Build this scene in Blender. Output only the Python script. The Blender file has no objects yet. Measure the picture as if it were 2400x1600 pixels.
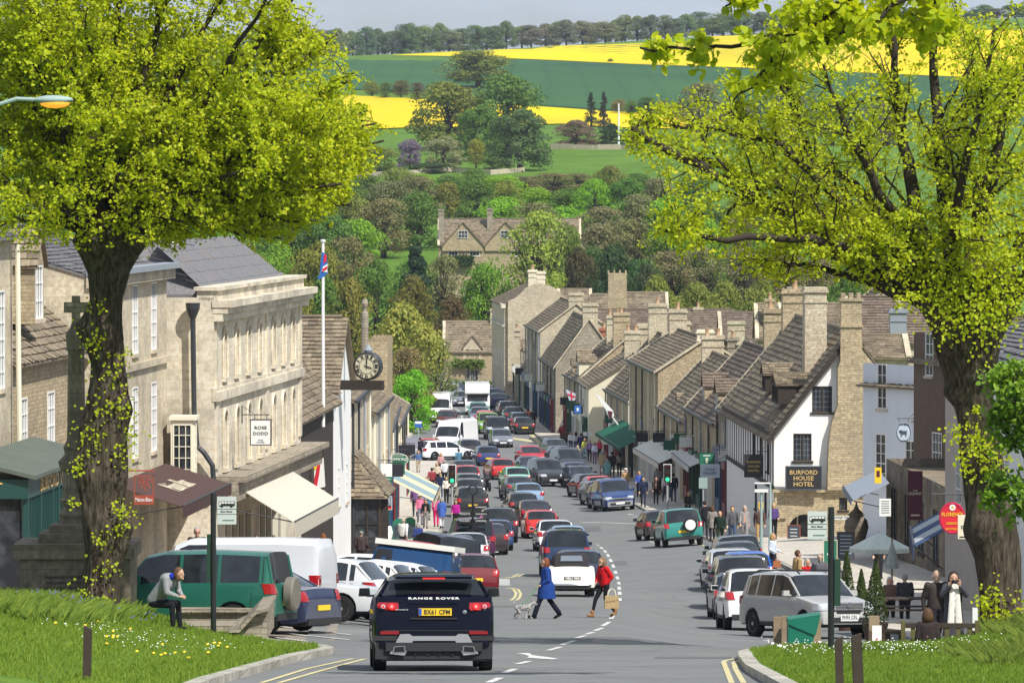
import bpy, bmesh, math, random
import numpy as np
from mathutils import Vector, Matrix
D = bpy.data
S = bpy.context.scene
C = S.collection
R = math.radians
rnd = random.Random(7)
F = 13333.0          # focal length in photo pixels (2400 wide), 200 mm on a 36 mm frame
CZ = 22.0            # eye height above the valley datum
TH = math.atan(370 / F)
cam = D.objects.new('camera', D.cameras.new('camera'))
C.objects.link(cam)
cam.data.lens = 200; cam.data.sensor_width = 36
cam.data.clip_start = 0.5; cam.data.clip_end = 12000
cam.location = (0, 0, CZ); cam.rotation_euler = (R(90) - TH, 0, 0)
S.camera = cam
S.render.resolution_x, S.render.resolution_y = 1024, 682
SUN_EL, SUN_AZ = R(50), R(143)      # azimuth clockwise from the view axis (+Y)
sd = Vector((math.sin(SUN_AZ) * math.cos(SUN_EL), math.cos(SUN_AZ) * math.cos(SUN_EL), math.sin(SUN_EL)))
sun = D.objects.new('sun', D.lights.new('sun', 'SUN')); C.objects.link(sun)
sun.data.energy = 5.0; sun.data.angle = R(0.5); sun.data.color = (1, .955, .88)
sun.rotation_euler = sd.to_track_quat('Z', 'Y').to_euler()
wd = D.worlds.new('World'); S.world = wd; wd.use_nodes = True
nt = wd.node_tree; N = nt.nodes; Lk = nt.links
bg = N['Background']; bg.inputs['Strength'].default_value = .085
sk = N.new('ShaderNodeTexSky'); sk.sky_type = 'NISHITA'; sk.sun_disc = False
sk.sun_elevation = SUN_EL; sk.sun_rotation = SUN_AZ; sk.air_density = 1.0; sk.dust_density = 1.2; sk.ozone_density = 1.6
tc = N.new('ShaderNodeTexCoord'); mp = N.new('ShaderNodeMapping'); mp.inputs['Scale'].default_value = (14, 14, 60)
nz = N.new('ShaderNodeTexNoise'); nz.inputs['Scale'].default_value = 1.0; nz.inputs['Detail'].default_value = 6
cr = N.new('ShaderNodeValToRGB'); cr.color_ramp.elements[0].position = .30; cr.color_ramp.elements[1].position = .62; cr.color_ramp.elements[0].color = (.35, .35, .35, 1)
mx = N.new('ShaderNodeMix'); mx.data_type = 'RGBA'; mx.inputs[7].default_value = (6.4, 7.3, 8.8, 1)
Lk.new(tc.outputs['Generated'], mp.inputs[0]); Lk.new(mp.outputs[0], nz.inputs[0]); Lk.new(nz.outputs[0], cr.inputs[0])
Lk.new(cr.outputs[0], mx.inputs[0]); Lk.new(sk.outputs[0], mx.inputs[6]); Lk.new(mx.outputs[2], bg.inputs[0])
S.view_settings.view_transform = 'Standard'; S.view_settings.look = 'None'
S.view_settings.exposure = .14; S.view_settings.gamma = 1
S.cycles.max_bounces = 8; S.cycles.transparent_max_bounces = 8; S.cycles.volume_bounces = 0
PROF = [(-40, 0.2), (0, 2.1), (60, 5.9), (92, 7.9), (120, 9.66), (153, 11.72), (196, 14.15), (230, 15.75), (261, 17.0), (290, 18.1), (321, 19.0),
  (350, 19.68), (384, 20.28), (420, 20.75), (460, 20.95), (513, 21.0), (560, 20.9), (600, 20.85), (640, 20.6), (700, 16.5), (760, 12.0),
  (860, 5.0), (1000, -2.2), (1100, -7), (1250, -14), (1360, -20.5), (1700, -39), (1900, -46.3), (2000, -48), (2300, -45), (3000, -20), (7000, 30)]
_px = np.array([p[0] for p in PROF], float); _py = np.array([p[1] for p in PROF], float)
_m = np.gradient(_py, _px)
def drop(y):
 if y < 0: return 2.1 + .063*y
 y = min(y, 6999); i = int(np.searchsorted(_px, y) - 1); i = max(0, min(i, len(_px) - 2))
 h = _px[i+1] - _px[i]; t = (y - _px[i]) / h
 return ((2*t**3-3*t*t+1)*_py[i] + (t**3-2*t*t+t)*h*_m[i] + (-2*t**3+3*t*t)*_py[i+1] + (t**3-t*t)*h*_m[i+1])
def sm(a, b, x):
 t = min(max((x-a)/(b-a), 0), 1); return t*t*(3-2*t)
def zg(x, y):
 z = CZ - drop(y)
 if 150 < y < 420: z += .075 * min(max(x - 3.5, 0), 14) * sm(170, 230, y) * (1 - sm(330, 400, y))
 z += .30*sm(-1.8, -4.5, x)*sm(118, 135, y)*(1-sm(212, 232, y))
 z -= .45*sm(3, 5.5, x)*sm(112, 128, y)*(1-sm(172, 215, y))
 if y > 640:
  z += (0.045 * x) * sm(1300, 1900, y) + 1.5*math.sin(x*.013+y*.006)*sm(640, 900, y)
 return z
def bank(x, y):
 """height of the two grass banks above the road plane"""
 if x < 0: return .12 + .72 * sm(-5.4, -9.6, x)
 return .12 + .55 * sm(7.5, 12, x)
def W(px, py, d):
 r = (px - 1200) / F; u = (800 - py) / F
 dy = math.cos(TH) + u * math.sin(TH); dz = -math.sin(TH) + u * math.cos(TH)
 t = d / dy
 return Vector((r * t, d, CZ + t * dz))
def X(px, d): return (px - 1200) * d / F
def G(px, py, zf=None, y0=60, y1=2400, st=2.0):
 zf = zf or zg; d = y0; pd = y0
 while d < y1:
  p = W(px, py, d)
  if p.z <= zf(p.x, p.y):
   a, b = pd, d
   for _ in range(14):
    m = (a+b)/2; q = W(px, py, m)
    if q.z <= zf(q.x, q.y): b = m
    else: a = m
   return W(px, py, b)
  pd = d; d += st
 return W(px, py, y1)
def gp(x, y): return Vector((x, y, zg(x, y)))
class MB:
 def __init__(s): s.v = []; s.f = []
 def add(s, vs, fs):
  o = len(s.v); s.v.extend([tuple(p) for p in vs]); s.f.extend([tuple(i + o for i in f) for f in fs]); return s
 def quad(s, a, b, c, d): return s.add([a, b, c, d], [(0, 1, 2, 3)])
 def box(s, c, h, rz=0, rx=0, ry=0, taper=1.0):
  """c centre, h full sizes"""
  M = Matrix.Rotation(rz, 3, 'Z') @ Matrix.Rotation(ry, 3, 'Y') @ Matrix.Rotation(rx, 3, 'X')
  vs = []
  for z in (-.5, .5):
   k = taper if z > 0 else 1
   for x, y in ((-.5, -.5), (.5, -.5), (.5, .5), (-.5, .5)):
    vs.append(Vector(c) + M @ Vector((x*h[0]*k, y*h[1]*k, z*h[2])))
  return s.add(vs, [(3, 2, 1, 0), (4, 5, 6, 7), (0, 1, 5, 4), (1, 2, 6, 5), (2, 3, 7, 6), (3, 0, 4, 7)])
 def bb(s, x0, x1, y0, y1, z0, z1): return s.box(((x0+x1)/2, (y0+y1)/2, (z0+z1)/2), (abs(x1-x0), abs(y1-y0), abs(z1-z0)))
 def tube(s, pts, rs, n=8, cap=True, sy=1.0):
  pts = [Vector(p) for p in pts]
  if not hasattr(rs, '__len__'): rs = [rs]*len(pts)
  vs = []; prev = None
  for i, p in enumerate(pts):
   t = (pts[min(i+1, len(pts)-1)] - pts[max(i-1, 0)]).normalized()
   if prev is None:
    a = Vector((0, 0, 1)) if abs(t.z) < .9 else Vector((0, 1, 0))
    prev = t.cross(a).normalized()
   u = (prev - t*prev.dot(t)).normalized(); w = t.cross(u); prev = u
   for k in range(n):
    an = 2*math.pi*k/n
    vs.append(p + u*math.cos(an)*rs[i] + w*math.sin(an)*rs[i]*sy)
  fs = []
  for i in range(len(pts)-1):
   for k in range(n):
    a = i*n+k; b = i*n+(k+1) % n
    fs.append((a, b, b+n, a+n))
  if cap: fs.append(tuple(reversed(range(n)))); fs.append(tuple((len(pts)-1)*n+k for k in range(n)))
  return s.add(vs, fs)
 def lathe(s, c, prof, n=16, axis='Z'):
  vs = []; c = Vector(c)
  for r, z in prof:
   for k in range(n):
    a = 2*math.pi*k/n; q = (r*math.cos(a), r*math.sin(a), z)
    if axis == 'Y': q = (q[0], z, q[1])
    if axis == 'X': q = (z, q[0], q[1])
    vs.append(c + Vector(q))
  fs = []
  for i in range(len(prof)-1):
   for k in range(n):
    a = i*n+k; b = i*n+(k+1) % n; fs.append((a, b, b+n, a+n) if axis != 'Y' else (a, a+n, b+n, b))
  fs.append(tuple(range(n)) if axis == 'Y' else tuple(reversed(range(n))))
  fs.append(tuple((len(prof)-1)*n+k for k in range(n)) if axis != 'Y' else tuple(reversed([(len(prof)-1)*n+k for k in range(n)])))
  return s.add(vs, fs)
 def ext(s, poly, dvec):
  """planar polygon extruded along dvec"""
  n = len(poly); d = Vector(dvec); vs = [Vector(p) for p in poly] + [Vector(p)+d for p in poly]
  fs = [tuple(reversed(range(n))), tuple(range(n, 2*n))] + [(i, (i+1) % n, (i+1) % n+n, i+n) for i in range(n)]
  return s.add(vs, fs)
 def xf(s, M):
  s.v = [tuple(M @ Vector(p)) for p in s.v]; return s
 def build(s, name, mat, parent=None, loc=None, smooth=None, uv=True, color=None):
  me = D.meshes.new(name); me.from_pydata(s.v, [], s.f); me.validate(clean_customdata=False)
  if mat: me.materials.append(mat)
  if smooth is not None:
   me.polygons.foreach_set('use_smooth', [True]*len(me.polygons))
   if smooth > 0: me.set_sharp_from_angle(angle=R(smooth))
  if uv: box_uv(me)
  o = D.objects.new(name, me); C.objects.link(o)
  if parent: o.parent = parent
  if loc is not None: o.location = loc
  if color: o.color = (*color, 1)
  return o
def box_uv(me):
 nl = len(me.loops)
 if nl == 0: return
 co = np.empty(len(me.vertices)*3); me.vertices.foreach_get('co', co); co = co.reshape(-1, 3)
 vi = np.empty(nl, int); me.loops.foreach_get('vertex_index', vi)
 npoly = len(me.polygons); nr = np.empty(npoly*3); me.polygons.foreach_get('normal', nr); nr = nr.reshape(-1, 3)
 lt = np.empty(npoly, int); me.polygons.foreach_get('loop_total', lt)
 n = np.repeat(nr, lt, axis=0)
 t = np.stack([-n[:, 1], n[:, 0], np.zeros(nl)], 1); ln = np.linalg.norm(t, axis=1)
 flat = ln < .2; t[flat] = (1, 0, 0); ln[flat] = 1; t /= ln[:, None]
 b = np.cross(n, t); p = co[vi]
 uv = np.stack([(p*t).sum(1), (p*b).sum(1)], 1)
 l = me.uv_layers.new(name='UVMap'); l.data.foreach_set('uv', uv.ravel())
def tag(o, label=None, cat=None, group=None, kind=None):
 if label: o['label'] = label
 if cat: o['category'] = cat
 if group: o['group'] = group
 if kind: o['kind'] = kind
 return o
def empty(name, loc=(0, 0, 0), rz=0, label=None, cat=None, group=None):
 o = D.objects.new(name, None); C.objects.link(o); o.empty_display_size = .2
 o.location = loc; o.rotation_euler = (0, 0, rz)
 return tag(o, label, cat, group)
def copy_tree(o, parent=None):
 c = o.copy(); C.objects.link(c); c.parent = parent
 if parent is not None: c.matrix_parent_inverse = o.matrix_parent_inverse
 for ch in KIDS.get(o.name, ()) or [q for q in o.children]: copy_tree(ch, c)
 return c
KIDS = {}
def setcol(root, cols):
 """cols: {part name prefix: rgb}"""
 for ch in root.children_recursive:
  b = ch.name.split('.')[0]
  if b in cols: ch.color = (*cols[b], 1)
MATS = {}
def mat(name, col=(.5, .5, .5), rough=.7, metal=0, spec=.5, coat=0, emis=None, trans=0):
 if name in MATS: return MATS[name]
 m = D.materials.new(name); m.use_nodes = True; b = m.node_tree.nodes['Principled BSDF']
 b.inputs['Base Color'].default_value = (*col, 1); b.inputs['Roughness'].default_value = rough
 b.inputs['Metallic'].default_value = metal; b.inputs['Specular IOR Level'].default_value = spec
 b.inputs['Coat Weight'].default_value = coat
 if emis: b.inputs['Emission Color'].default_value = (*emis[0], 1); b.inputs['Emission Strength'].default_value = emis[1]
 if trans: b.inputs['Transmission Weight'].default_value = trans
 MATS[name] = m; return m
class NT:
 def __init__(s, m): s.t = m.node_tree; s.b = s.t.nodes['Principled BSDF']
 def n(s, ty, **k):
  x = s.t.nodes.new('ShaderNode'+ty)
  for a, v in k.items():
   if a.startswith('i_'):
    q = a[2:]; x.inputs[int(q) if q.isdigit() else q.replace('_', ' ')].default_value = v
   else: setattr(x, a, v)
  return x
 def l(s, a, b): s.t.links.new(a, b)
 def uv(s): return s.n('UVMap').outputs[0]
 def obj(s): return s.n('TexCoord').outputs['Object']
 def noise(s, v, sc, det=4, ro=.55):
  x = s.n('TexNoise'); x.inputs['Scale'].default_value = sc; x.inputs['Detail'].default_value = det; x.inputs['Roughness'].default_value = ro
  if v is not None: s.l(v, x.inputs['Vector'])
  return x.outputs[0]
 def ramp(s, v, stops):
  x = s.n('ValToRGB'); e = x.color_ramp.elements
  while len(e) < len(stops): e.new(.5)
  for i, (p, c) in enumerate(stops): e[i].position = p; e[i].color = (*c, 1) if len(c) == 3 else c
  s.l(v, x.inputs[0]); return x.outputs[0]
 def mix(s, f, a, b, mode='MIX'):
  x = s.n('Mix', data_type='RGBA', blend_type=mode)
  for i, q in ((0, f), (6, a), (7, b)):
   if hasattr(q, 'links'): s.l(q, x.inputs[i])
   else: x.inputs[i].default_value = q if i == 0 else (*q, 1)
  return x.outputs[2]
 def bump(s, h, st=.3, dist=.03):
  x = s.n('Bump'); x.inputs['Strength'].default_value = st; x.inputs['Distance'].default_value = dist
  s.l(h, x.inputs['Height']); s.l(x.outputs[0], s.b.inputs['Normal']); return x
 def col(s, c): s.l(c, s.b.inputs['Base Color'])
def g3(v): return (v, v, v)
def stone(name, c1, c2, mort, bw=.36, rh=.14, ms=.012, stain=(.16, .14, .115), stain_amt=.55, rough_n=.5, bst=.5):
 m = mat(name, c1, .92, spec=.2); t = NT(m); uv = t.uv()
 w = t.n('TexNoise'); w.inputs['Scale'].default_value = 1.7; t.l(uv, w.inputs[0])
 va = t.n('VectorMath', operation='MULTIPLY_ADD'); t.l(w.outputs[1], va.inputs[0]); va.inputs[1].default_value = (.09*rough_n, .09*rough_n, 0); t.l(uv, va.inputs[2])
 b = t.n('TexBrick', offset=.5, squash=.7, squash_frequency=3); t.l(va.outputs[0], b.inputs[0])
 b.inputs['Color1'].default_value = (*c1, 1); b.inputs['Color2'].default_value = (*c2, 1); b.inputs['Mortar'].default_value = (*mort, 1)
 b.inputs['Scale'].default_value = 1; b.inputs['Mortar Size'].default_value = ms; b.inputs['Brick Width'].default_value = bw; b.inputs['Row Height'].default_value = rh
 b.inputs['Mortar Smooth'].default_value = .3; b.inputs['Bias'].default_value = 0
 n1 = t.noise(uv, 7, 5); c = t.mix(.55, b.outputs[0], t.ramp(n1, [(.3, g3(.3)), (.7, g3(.85))]), 'OVERLAY')
 n2 = t.noise(t.obj(), .55, 8, .65); st = t.ramp(n2, [(.42, g3(0)), (.66, g3(stain_amt))])
 c = t.mix(st, c, stain)
 mp = t.n('Mapping'); mp.inputs['Scale'].default_value = (3.2, 3.2, .22); t.l(t.obj(), mp.inputs[0])
 n3 = t.noise(mp.outputs[0], 1, 5, .7); c = t.mix(t.ramp(n3, [(.55, g3(0)), (.75, g3(.45))]), c, tuple(.55*q for q in c1))
 t.col(c)
 ma = t.n('Math', operation='SUBTRACT'); ma.inputs[0].default_value = 1; t.l(b.outputs[1], ma.inputs[1])
 ad = t.n('Math', operation='ADD'); t.l(ma.outputs[0], ad.inputs[0]); t.l(n1, ad.inputs[1]); t.bump(ad.outputs[0], bst, .02)
 return m
rubble = stone('cotswold_rubble', (.50, .40, .25), (.34, .27, .17), (.30, .25, .17), .34, .11, .014, stain_amt=.35)
rubble_grey = stone('grey_rubble', (.40, .35, .27), (.27, .235, .18), (.22, .19, .15), .34, .12, .014, stain_amt=.5)
rubble_pale = stone('pale_rubble', (.58, .51, .38), (.44, .37, .26), (.40, .34, .25), .34, .12, .012, stain_amt=.3)
ashlar = stone('pale_ashlar', (.74, .66, .51), (.64, .56, .42), (.48, .41, .32), .75, .32, .006, stain=(.24, .22, .19), stain_amt=.6, rough_n=.1, bst=.2)
ashlar_warm = stone('warm_ashlar', (.62, .53, .39), (.52, .44, .32), (.40, .34, .25), .7, .3, .006, stain=(.20, .18, .15), stain_amt=.6, rough_n=.1, bst=.2)
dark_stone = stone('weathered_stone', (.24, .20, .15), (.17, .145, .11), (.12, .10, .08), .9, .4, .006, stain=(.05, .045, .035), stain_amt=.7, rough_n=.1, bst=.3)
def tiles(name, c1, c2, lich=(.33, .30, .22), isl=True):
 m = mat(name, c1, .9, spec=.2); t = NT(m)
 ri = t.n('NewGeometry').outputs['Random Per Island']
 c = t.ramp(ri, [(0, c1), (.5, tuple((a+b)/2 for a, b in zip(c1, c2))), (1, c2)])
 n = t.noise(t.obj(), .7, 8, .7); c = t.mix(t.ramp(n, [(.45, g3(0)), (.7, g3(.55))]), c, lich)
 n2 = t.noise(t.obj(), 11, 5, .7); c = t.mix(.6, c, t.ramp(n2, [(.3, g3(.25)), (.7, g3(.8))]), 'OVERLAY')
 t.col(c); t.bump(n2, .5, .02); return m
stone_tile = tiles('stone_roof_tile', (.28, .225, .155), (.13, .105, .078), lich=(.33, .28, .19))
stone_tile_b = tiles('brown_roof_tile', (.20, .155, .12), (.12, .09, .07), lich=(.19, .17, .13))
slate = tiles('blue_slate', (.155, .165, .185), (.19, .17, .165), lich=(.17, .175, .175))
def plain(name, col, rough=.8, amt=.25, sc=1.3, spec=.3, coat=0, metal=0, bst=.15):
 m = mat(name, col, rough, metal, spec, coat); t = NT(m); n = t.noise(t.obj(), sc, 7, .65)
 t.col(t.mix(t.ramp(n, [(.4, g3(0)), (.7, g3(amt))]), col, tuple(.5*q for q in col)))
 n2 = t.noise(t.obj(), 30, 3); t.bump(n2, bst, .01); return m
white_wall = plain('white_limewash', (.82, .82, .80), .85, .12)
cream_wall = plain('cream_render', (.72, .66, .50), .85, .2)
shade_blue_wall = plain('shade_tinted_white_render', (.66, .70, .76), .85, .15)  # white render with the blue of its shade put into the colour
grey_wall = plain('warm_grey_render', (.44, .40, .36), .85, .2)
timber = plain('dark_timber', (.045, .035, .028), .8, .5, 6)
lead = plain('lead_sheet', (.28, .31, .35), .55, .3)
white_paint = mat('white_paint', (.80, .80, .78), .45)
cream_paint = mat('cream_paint', (.76, .72, .58), .5)
black_paint = mat('black_paint', (.012, .012, .014), .4)
iron = mat('dark_iron', (.03, .035, .042), .5)
def objcol(name, rough=.7, metal=0, coat=0, amt=.25, sc=4, spec=.4, bst=.1, mul=.55, cr=.03):
 m = mat(name, (.5,)*3, rough, metal, spec, coat); t = NT(m); m.node_tree.nodes['Principled BSDF'].inputs['Coat Roughness'].default_value = cr
 oc = t.n('ObjectInfo').outputs['Color']; n = t.noise(t.obj(), sc, 5)
 dk = t.mix(1.0, oc, (mul,)*3, 'MULTIPLY')
 t.col(t.mix(t.ramp(n, [(.4, g3(0)), (.7, g3(amt))]), oc, dk))
 if bst: t.bump(n, bst, .01)
 return m
cloth = objcol('woven_cloth', .9, spec=.15, amt=.4, sc=9, bst=.4)
painted = objcol('painted_colour', .5, amt=.15)
pottery = objcol('terracotta_and_stone_pots', .85, amt=.35)
paint = objcol('car_paint', .5, 0, .8, amt=.10, sc=1.5, spec=.15, bst=0, mul=.7)
paint_metal = objcol('metallic_car_paint', .3, .55, 1.0, amt=.12, sc=1.5, spec=.5, bst=0, mul=.75)
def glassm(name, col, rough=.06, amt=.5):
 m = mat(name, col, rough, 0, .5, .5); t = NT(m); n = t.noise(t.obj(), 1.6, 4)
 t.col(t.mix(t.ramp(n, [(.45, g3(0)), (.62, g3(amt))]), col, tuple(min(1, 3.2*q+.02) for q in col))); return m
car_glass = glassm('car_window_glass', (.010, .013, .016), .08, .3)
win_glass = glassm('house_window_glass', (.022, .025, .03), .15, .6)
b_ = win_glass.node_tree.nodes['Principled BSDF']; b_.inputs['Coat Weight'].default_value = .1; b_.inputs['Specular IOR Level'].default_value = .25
rubber = mat('tyre_rubber', (.018, .018, .019), .85, spec=.2)
alloy = mat('wheel_alloy', (.45, .46, .48), .35, .8)
trim = mat('black_plastic_trim', (.02, .021, .023), .6)
chrome = mat('bright_metal', (.75, .76, .78), .2, 1.0)
red_lens = mat('red_lamp_lens', (.35, .006, .01), .15, coat=1)
clear_lens = mat('clear_lamp_lens', (.62, .66, .7), .08, .3, coat=1)
amber_lens = mat('amber_lamp_lens', (.8, .22, .02), .15, coat=1)
lit_red = mat('lit_brake_lamp', (.6, .01, .01), .2, emis=((1, .03, .02), 1.6))
yellow_plate = mat('yellow_number_plate', (.85, .55, .02), .5)
white_plate = mat('white_number_plate', (.8, .8, .8), .5)
skin = objcol('skin', .6, amt=.2, sc=6, spec=.3, bst=0, mul=.8)
hairm = objcol('hair', .7, amt=.5, sc=40, spec=.3, bst=.5)
# ================================================================ ground, fields, roads
def grid(name, mat_, ys, xf, zf, nx=14):
 m = MB()
 vs = [(x, y, zf(x, y)) for y in ys for x in xf(y)]
 n = len(xf(ys[0])); fs = [(j*n+i, j*n+i+1, (j+1)*n+i+1, (j+1)*n+i) for j in range(len(ys)-1) for i in range(n-1)]
 m.add(vs, fs); return m.build(name, mat_, smooth=0)
def frange(a, b, s):
 o = []; v = a
 while v < b - 1e-6: o.append(v); v += s
 return o + [b]
grassm = mat('meadow_grass', (.1, .2, .03), .95, spec=.1); t = NT(grassm)
n = t.noise(t.obj(), .06, 9, .7); n2 = t.noise(t.obj(), 1.6, 5)
t.col(t.mix(.35, t.ramp(n, [(.35, (.060, .135, .014)), (.6, (.115, .22, .026)), (.75, (.17, .25, .045))]), t.ramp(n2, [(.3, (.04, .10, .012)), (.7, (.16, .26, .04))])))
lawnm = mat('lawn_soil_and_moss', (.07, .13, .02), .95, spec=.1); t = NT(lawnm)
t.col(t.ramp(t.noise(t.obj(), 3, 7), [(.3, (.05, .11, .012)), (.6, (.12, .21, .025)), (.8, (.19, .24, .06))]))
ysg = frange(-300, -40, 20) + frange(-30, 640, 10) + frange(660, 2100, 30) + [2300, 2700, 3300, 4200, 5500, 6900]
ground = tag(grid('ground', grassm, ysg, lambda y: [k*(70+.38*max(y, 0))/12 for k in range(-12, 13)], lambda x, y: zg(x, y) - (.06 if y > 640 else .9)), kind='structure')
def field(name, m_, lo, up, off=.35, n=40, k=6, rough=0):
 """a crop on the hillside between two edges given where they are seen"""
 def ip(c, x):
  for (a, b), (c_, d_) in zip(c, c[1:]):
   if a <= x <= c_: return b + (d_-b)*(x-a)/(c_-a)
  return c[-1][1] if x > c[-1][0] else c[0][1]
 xs = [lo[0][0] + (lo[-1][0]-lo[0][0])*i/n for i in range(n+1)]
 vs = []
 for j in range(k+1):
  for x in xs:
   a, b = ip(lo, x), ip(up, x); p = G(x, a+(b-a)*j/k, y0=900)
   vs.append((p.x, p.y, zg(p.x, p.y)+off))
 m = MB(); m.add(vs, [(j*(n+1)+i, j*(n+1)+i+1, (j+1)*(n+1)+i+1, (j+1)*(n+1)+i) for j in range(k) for i in range(n)])
 return tag(m.build(name, m_, smooth=0), kind='structure')
rapem = mat('rapeseed_in_flower', (.86, .66, .0), .9, spec=.1); t = NT(rapem)
mp = t.n('Mapping'); mp.inputs['Scale'].default_value = (.02, .006, .02); mp.inputs['Rotation'].default_value = (0, 0, .5); t.l(t.obj(), mp.inputs[0])
t.col(t.mix(t.ramp(t.noise(t.obj(), .9, 6, .75), [(.4, g3(0)), (.72, g3(.35))]), t.ramp(t.noise(mp.outputs[0], 1, 5, .5), [(.40, (.82, .58, .0)), (.56, (.68, .50, .01)), (.70, (.42, .38, .02))]), (.40, .42, .02)))
wheatm = mat('young_wheat', (.03, .10, .04), .95, spec=.1); t = NT(wheatm)
wv = t.n('TexWave', wave_type='BANDS'); wv.inputs['Scale'].default_value = .035; wv.inputs['Distortion'].default_value = 1.5; wv.inputs['Detail'].default_value = 2; t.l(t.obj(), wv.inputs[0])
c = t.ramp(t.noise(t.obj(), .012, 7, .6), [(.35, (.030, .090, .040)), (.65, (.048, .125, .045))])
t.col(t.mix(t.ramp(wv.outputs[1], [(.0, g3(.25)), (.10, g3(0))]), c, (.018, .055, .028)))
field('rapeseed_field_on_the_ridge', rapem, [(830, 128), (1100, 134), (1300, 142), (1500, 152), (1700, 158), (1900, 166), (2500, 192)], [(830, 122), (900, 118), (1100, 110), (1250, 104), (1400, 98), (1600, 88), (1900, 80), (2500, 68)], off=.12)
field('wheat_field', wheatm, [(100, 200), (640, 206), (1000, 214), (1300, 250), (1500, 262), (1800, 280), (2500, 300)], [(100, 124), (640, 124), (830, 128.5), (1100, 134.5), (1300, 142.5), (1500, 152.5), (1700, 158.5), (1900, 166.5), (2500, 192.5)], off=.05)
field('rapeseed_field_behind_the_trees', rapem, [(150, 330), (500, 325), (700, 310), (950, 300), (1200, 300), (1300, 290), (1450, 300), (1600, 303), (1760, 294)], [(150, 206), (500, 212), (700, 218), (850, 226), (990, 233), (1150, 246), (1300, 253), (1450, 264), (1600, 270), (1760, 282)], off=.12)
LK = [(30, -4.6), (83, -4.36), (100, -3.75), (106, -3.3), (112, -4.2), (150, -5.0), (200, -2.6), (232, -1.6), (238, -3.3), (262, -3.4), (323, -3.9), (396, -4.6), (424, -5.2), (440, -8.3), (490, -8.3), (545, -8.2), (640, -9.5)]
RK = [(30, 3.6), (92, 3.78), (104, 4.1), (113, 6.5), (120, 9.3), (150, 10.6), (200, 10.7), (232, 10.3), (263, 9.45), (300, 8.5), (338, 7.3), (400, 5.2), (451, 3.0), (476, 1.9), (536, .9), (590, -.4), (640, -2)]
def lerp_tab(tb, y):
 for (a, b), (c, d) in zip(tb, tb[1:]):
  if y <= c: return b + (d-b)*(y-a)/(c-a) if y > a else b
 return tb[-1][1]
asph = mat('worn_asphalt', (.17, .175, .175), .9, spec=.25); t = NT(asph)
n1 = t.noise(t.obj(), .35, 6, .6); n2 = t.noise(t.obj(), 60, 3, .7); n3 = t.noise(t.obj(), 2.2, 6, .7)
vo = t.n('TexVoronoi', feature='DISTANCE_TO_EDGE'); vo.inputs['Scale'].default_value = .23
ws = t.n('VectorMath', operation='MULTIPLY_ADD'); nn = t.n('TexNoise'); nn.inputs['Scale'].default_value = 1.1; t.l(t.obj(), nn.inputs[0]); t.l(nn.outputs[1], ws.inputs[0]); ws.inputs[1].default_value = (1.6, 1.6, 0); t.l(t.obj(), ws.inputs[2]); t.l(ws.outputs[0], vo.inputs[0])
c = t.ramp(n1, [(.3, (.150, .158, .158)), (.6, (.185, .190, .186)), (.75, (.215, .217, .208))])
c = t.mix(.5, c, t.ramp(n2, [(.25, g3(.2)), (.75, g3(.8))]), 'OVERLAY')
c = t.mix(t.ramp(n3, [(.50, g3(0)), (.72, g3(.5))]), c, (.11, .115, .115))
c = t.mix(t.ramp(vo.outputs[0], [(0, g3(.45)), (.012, g3(0))]), c, (.07, .07, .07))
t.col(c); t.bump(n2, .4, .004)
gravel = mat('brown_gravel_surface', (.3, .25, .2), .95, spec=.2); t = NT(gravel)
n1 = t.noise(t.obj(), .5, 6); n2 = t.noise(t.obj(), 45, 3, .7)
c = t.mix(.7, t.ramp(n1, [(.35, (.30, .24, .19)), (.6, (.26, .235, .205)), (.7, (.19, .185, .175))]), t.ramp(n2, [(.3, g3(.2)), (.7, g3(.8))]), 'OVERLAY'); t.col(c); t.bump(n2, .5, .006)
pave = stone('pavement_slabs', (.52, .475, .40), (.45, .41, .35), (.30, .27, .23), .75, .6, .008, stain=(.3, .28, .25), stain_amt=.4, rough_n=.05, bst=.1)
kerbm = stone('kerb_stone', (.45, .42, .36), (.36, .34, .29), (.2, .19, .17), .9, .4, .01, stain=(.14, .14, .12), stain_amt=.5, rough_n=.05, bst=.2)
ysr = frange(20, 640, 4)
road = tag(grid('road', asph, ysr, lambda y: [lerp_tab(LK, y)+(lerp_tab(RK, y)-lerp_tab(LK, y))*i/8 for i in range(9)], lambda x, y: zg(x, y)), kind='structure')
tag(grid('car_park', gravel, frange(104, 260, 4), lambda y: [-20+(lerp_tab(LK, y)+.6+20)*i/6 for i in range(7)], lambda x, y: zg(x, y)-.012), kind='structure')
tag(grid('forecourt', pave, frange(100, 262, 4), lambda y: [lerp_tab(RK, y)-.6+(24-lerp_tab(RK, y))*i/6 for i in range(7)], lambda x, y: zg(x, y)-.012), kind='structure')
tag(grid('side_road', asph, frange(418, 450, 4), lambda y: [-26+(lerp_tab(LK, y)+.4+26)*i/6 for i in range(7)], lambda x, y: zg(x, y)-.012), kind='structure')
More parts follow.
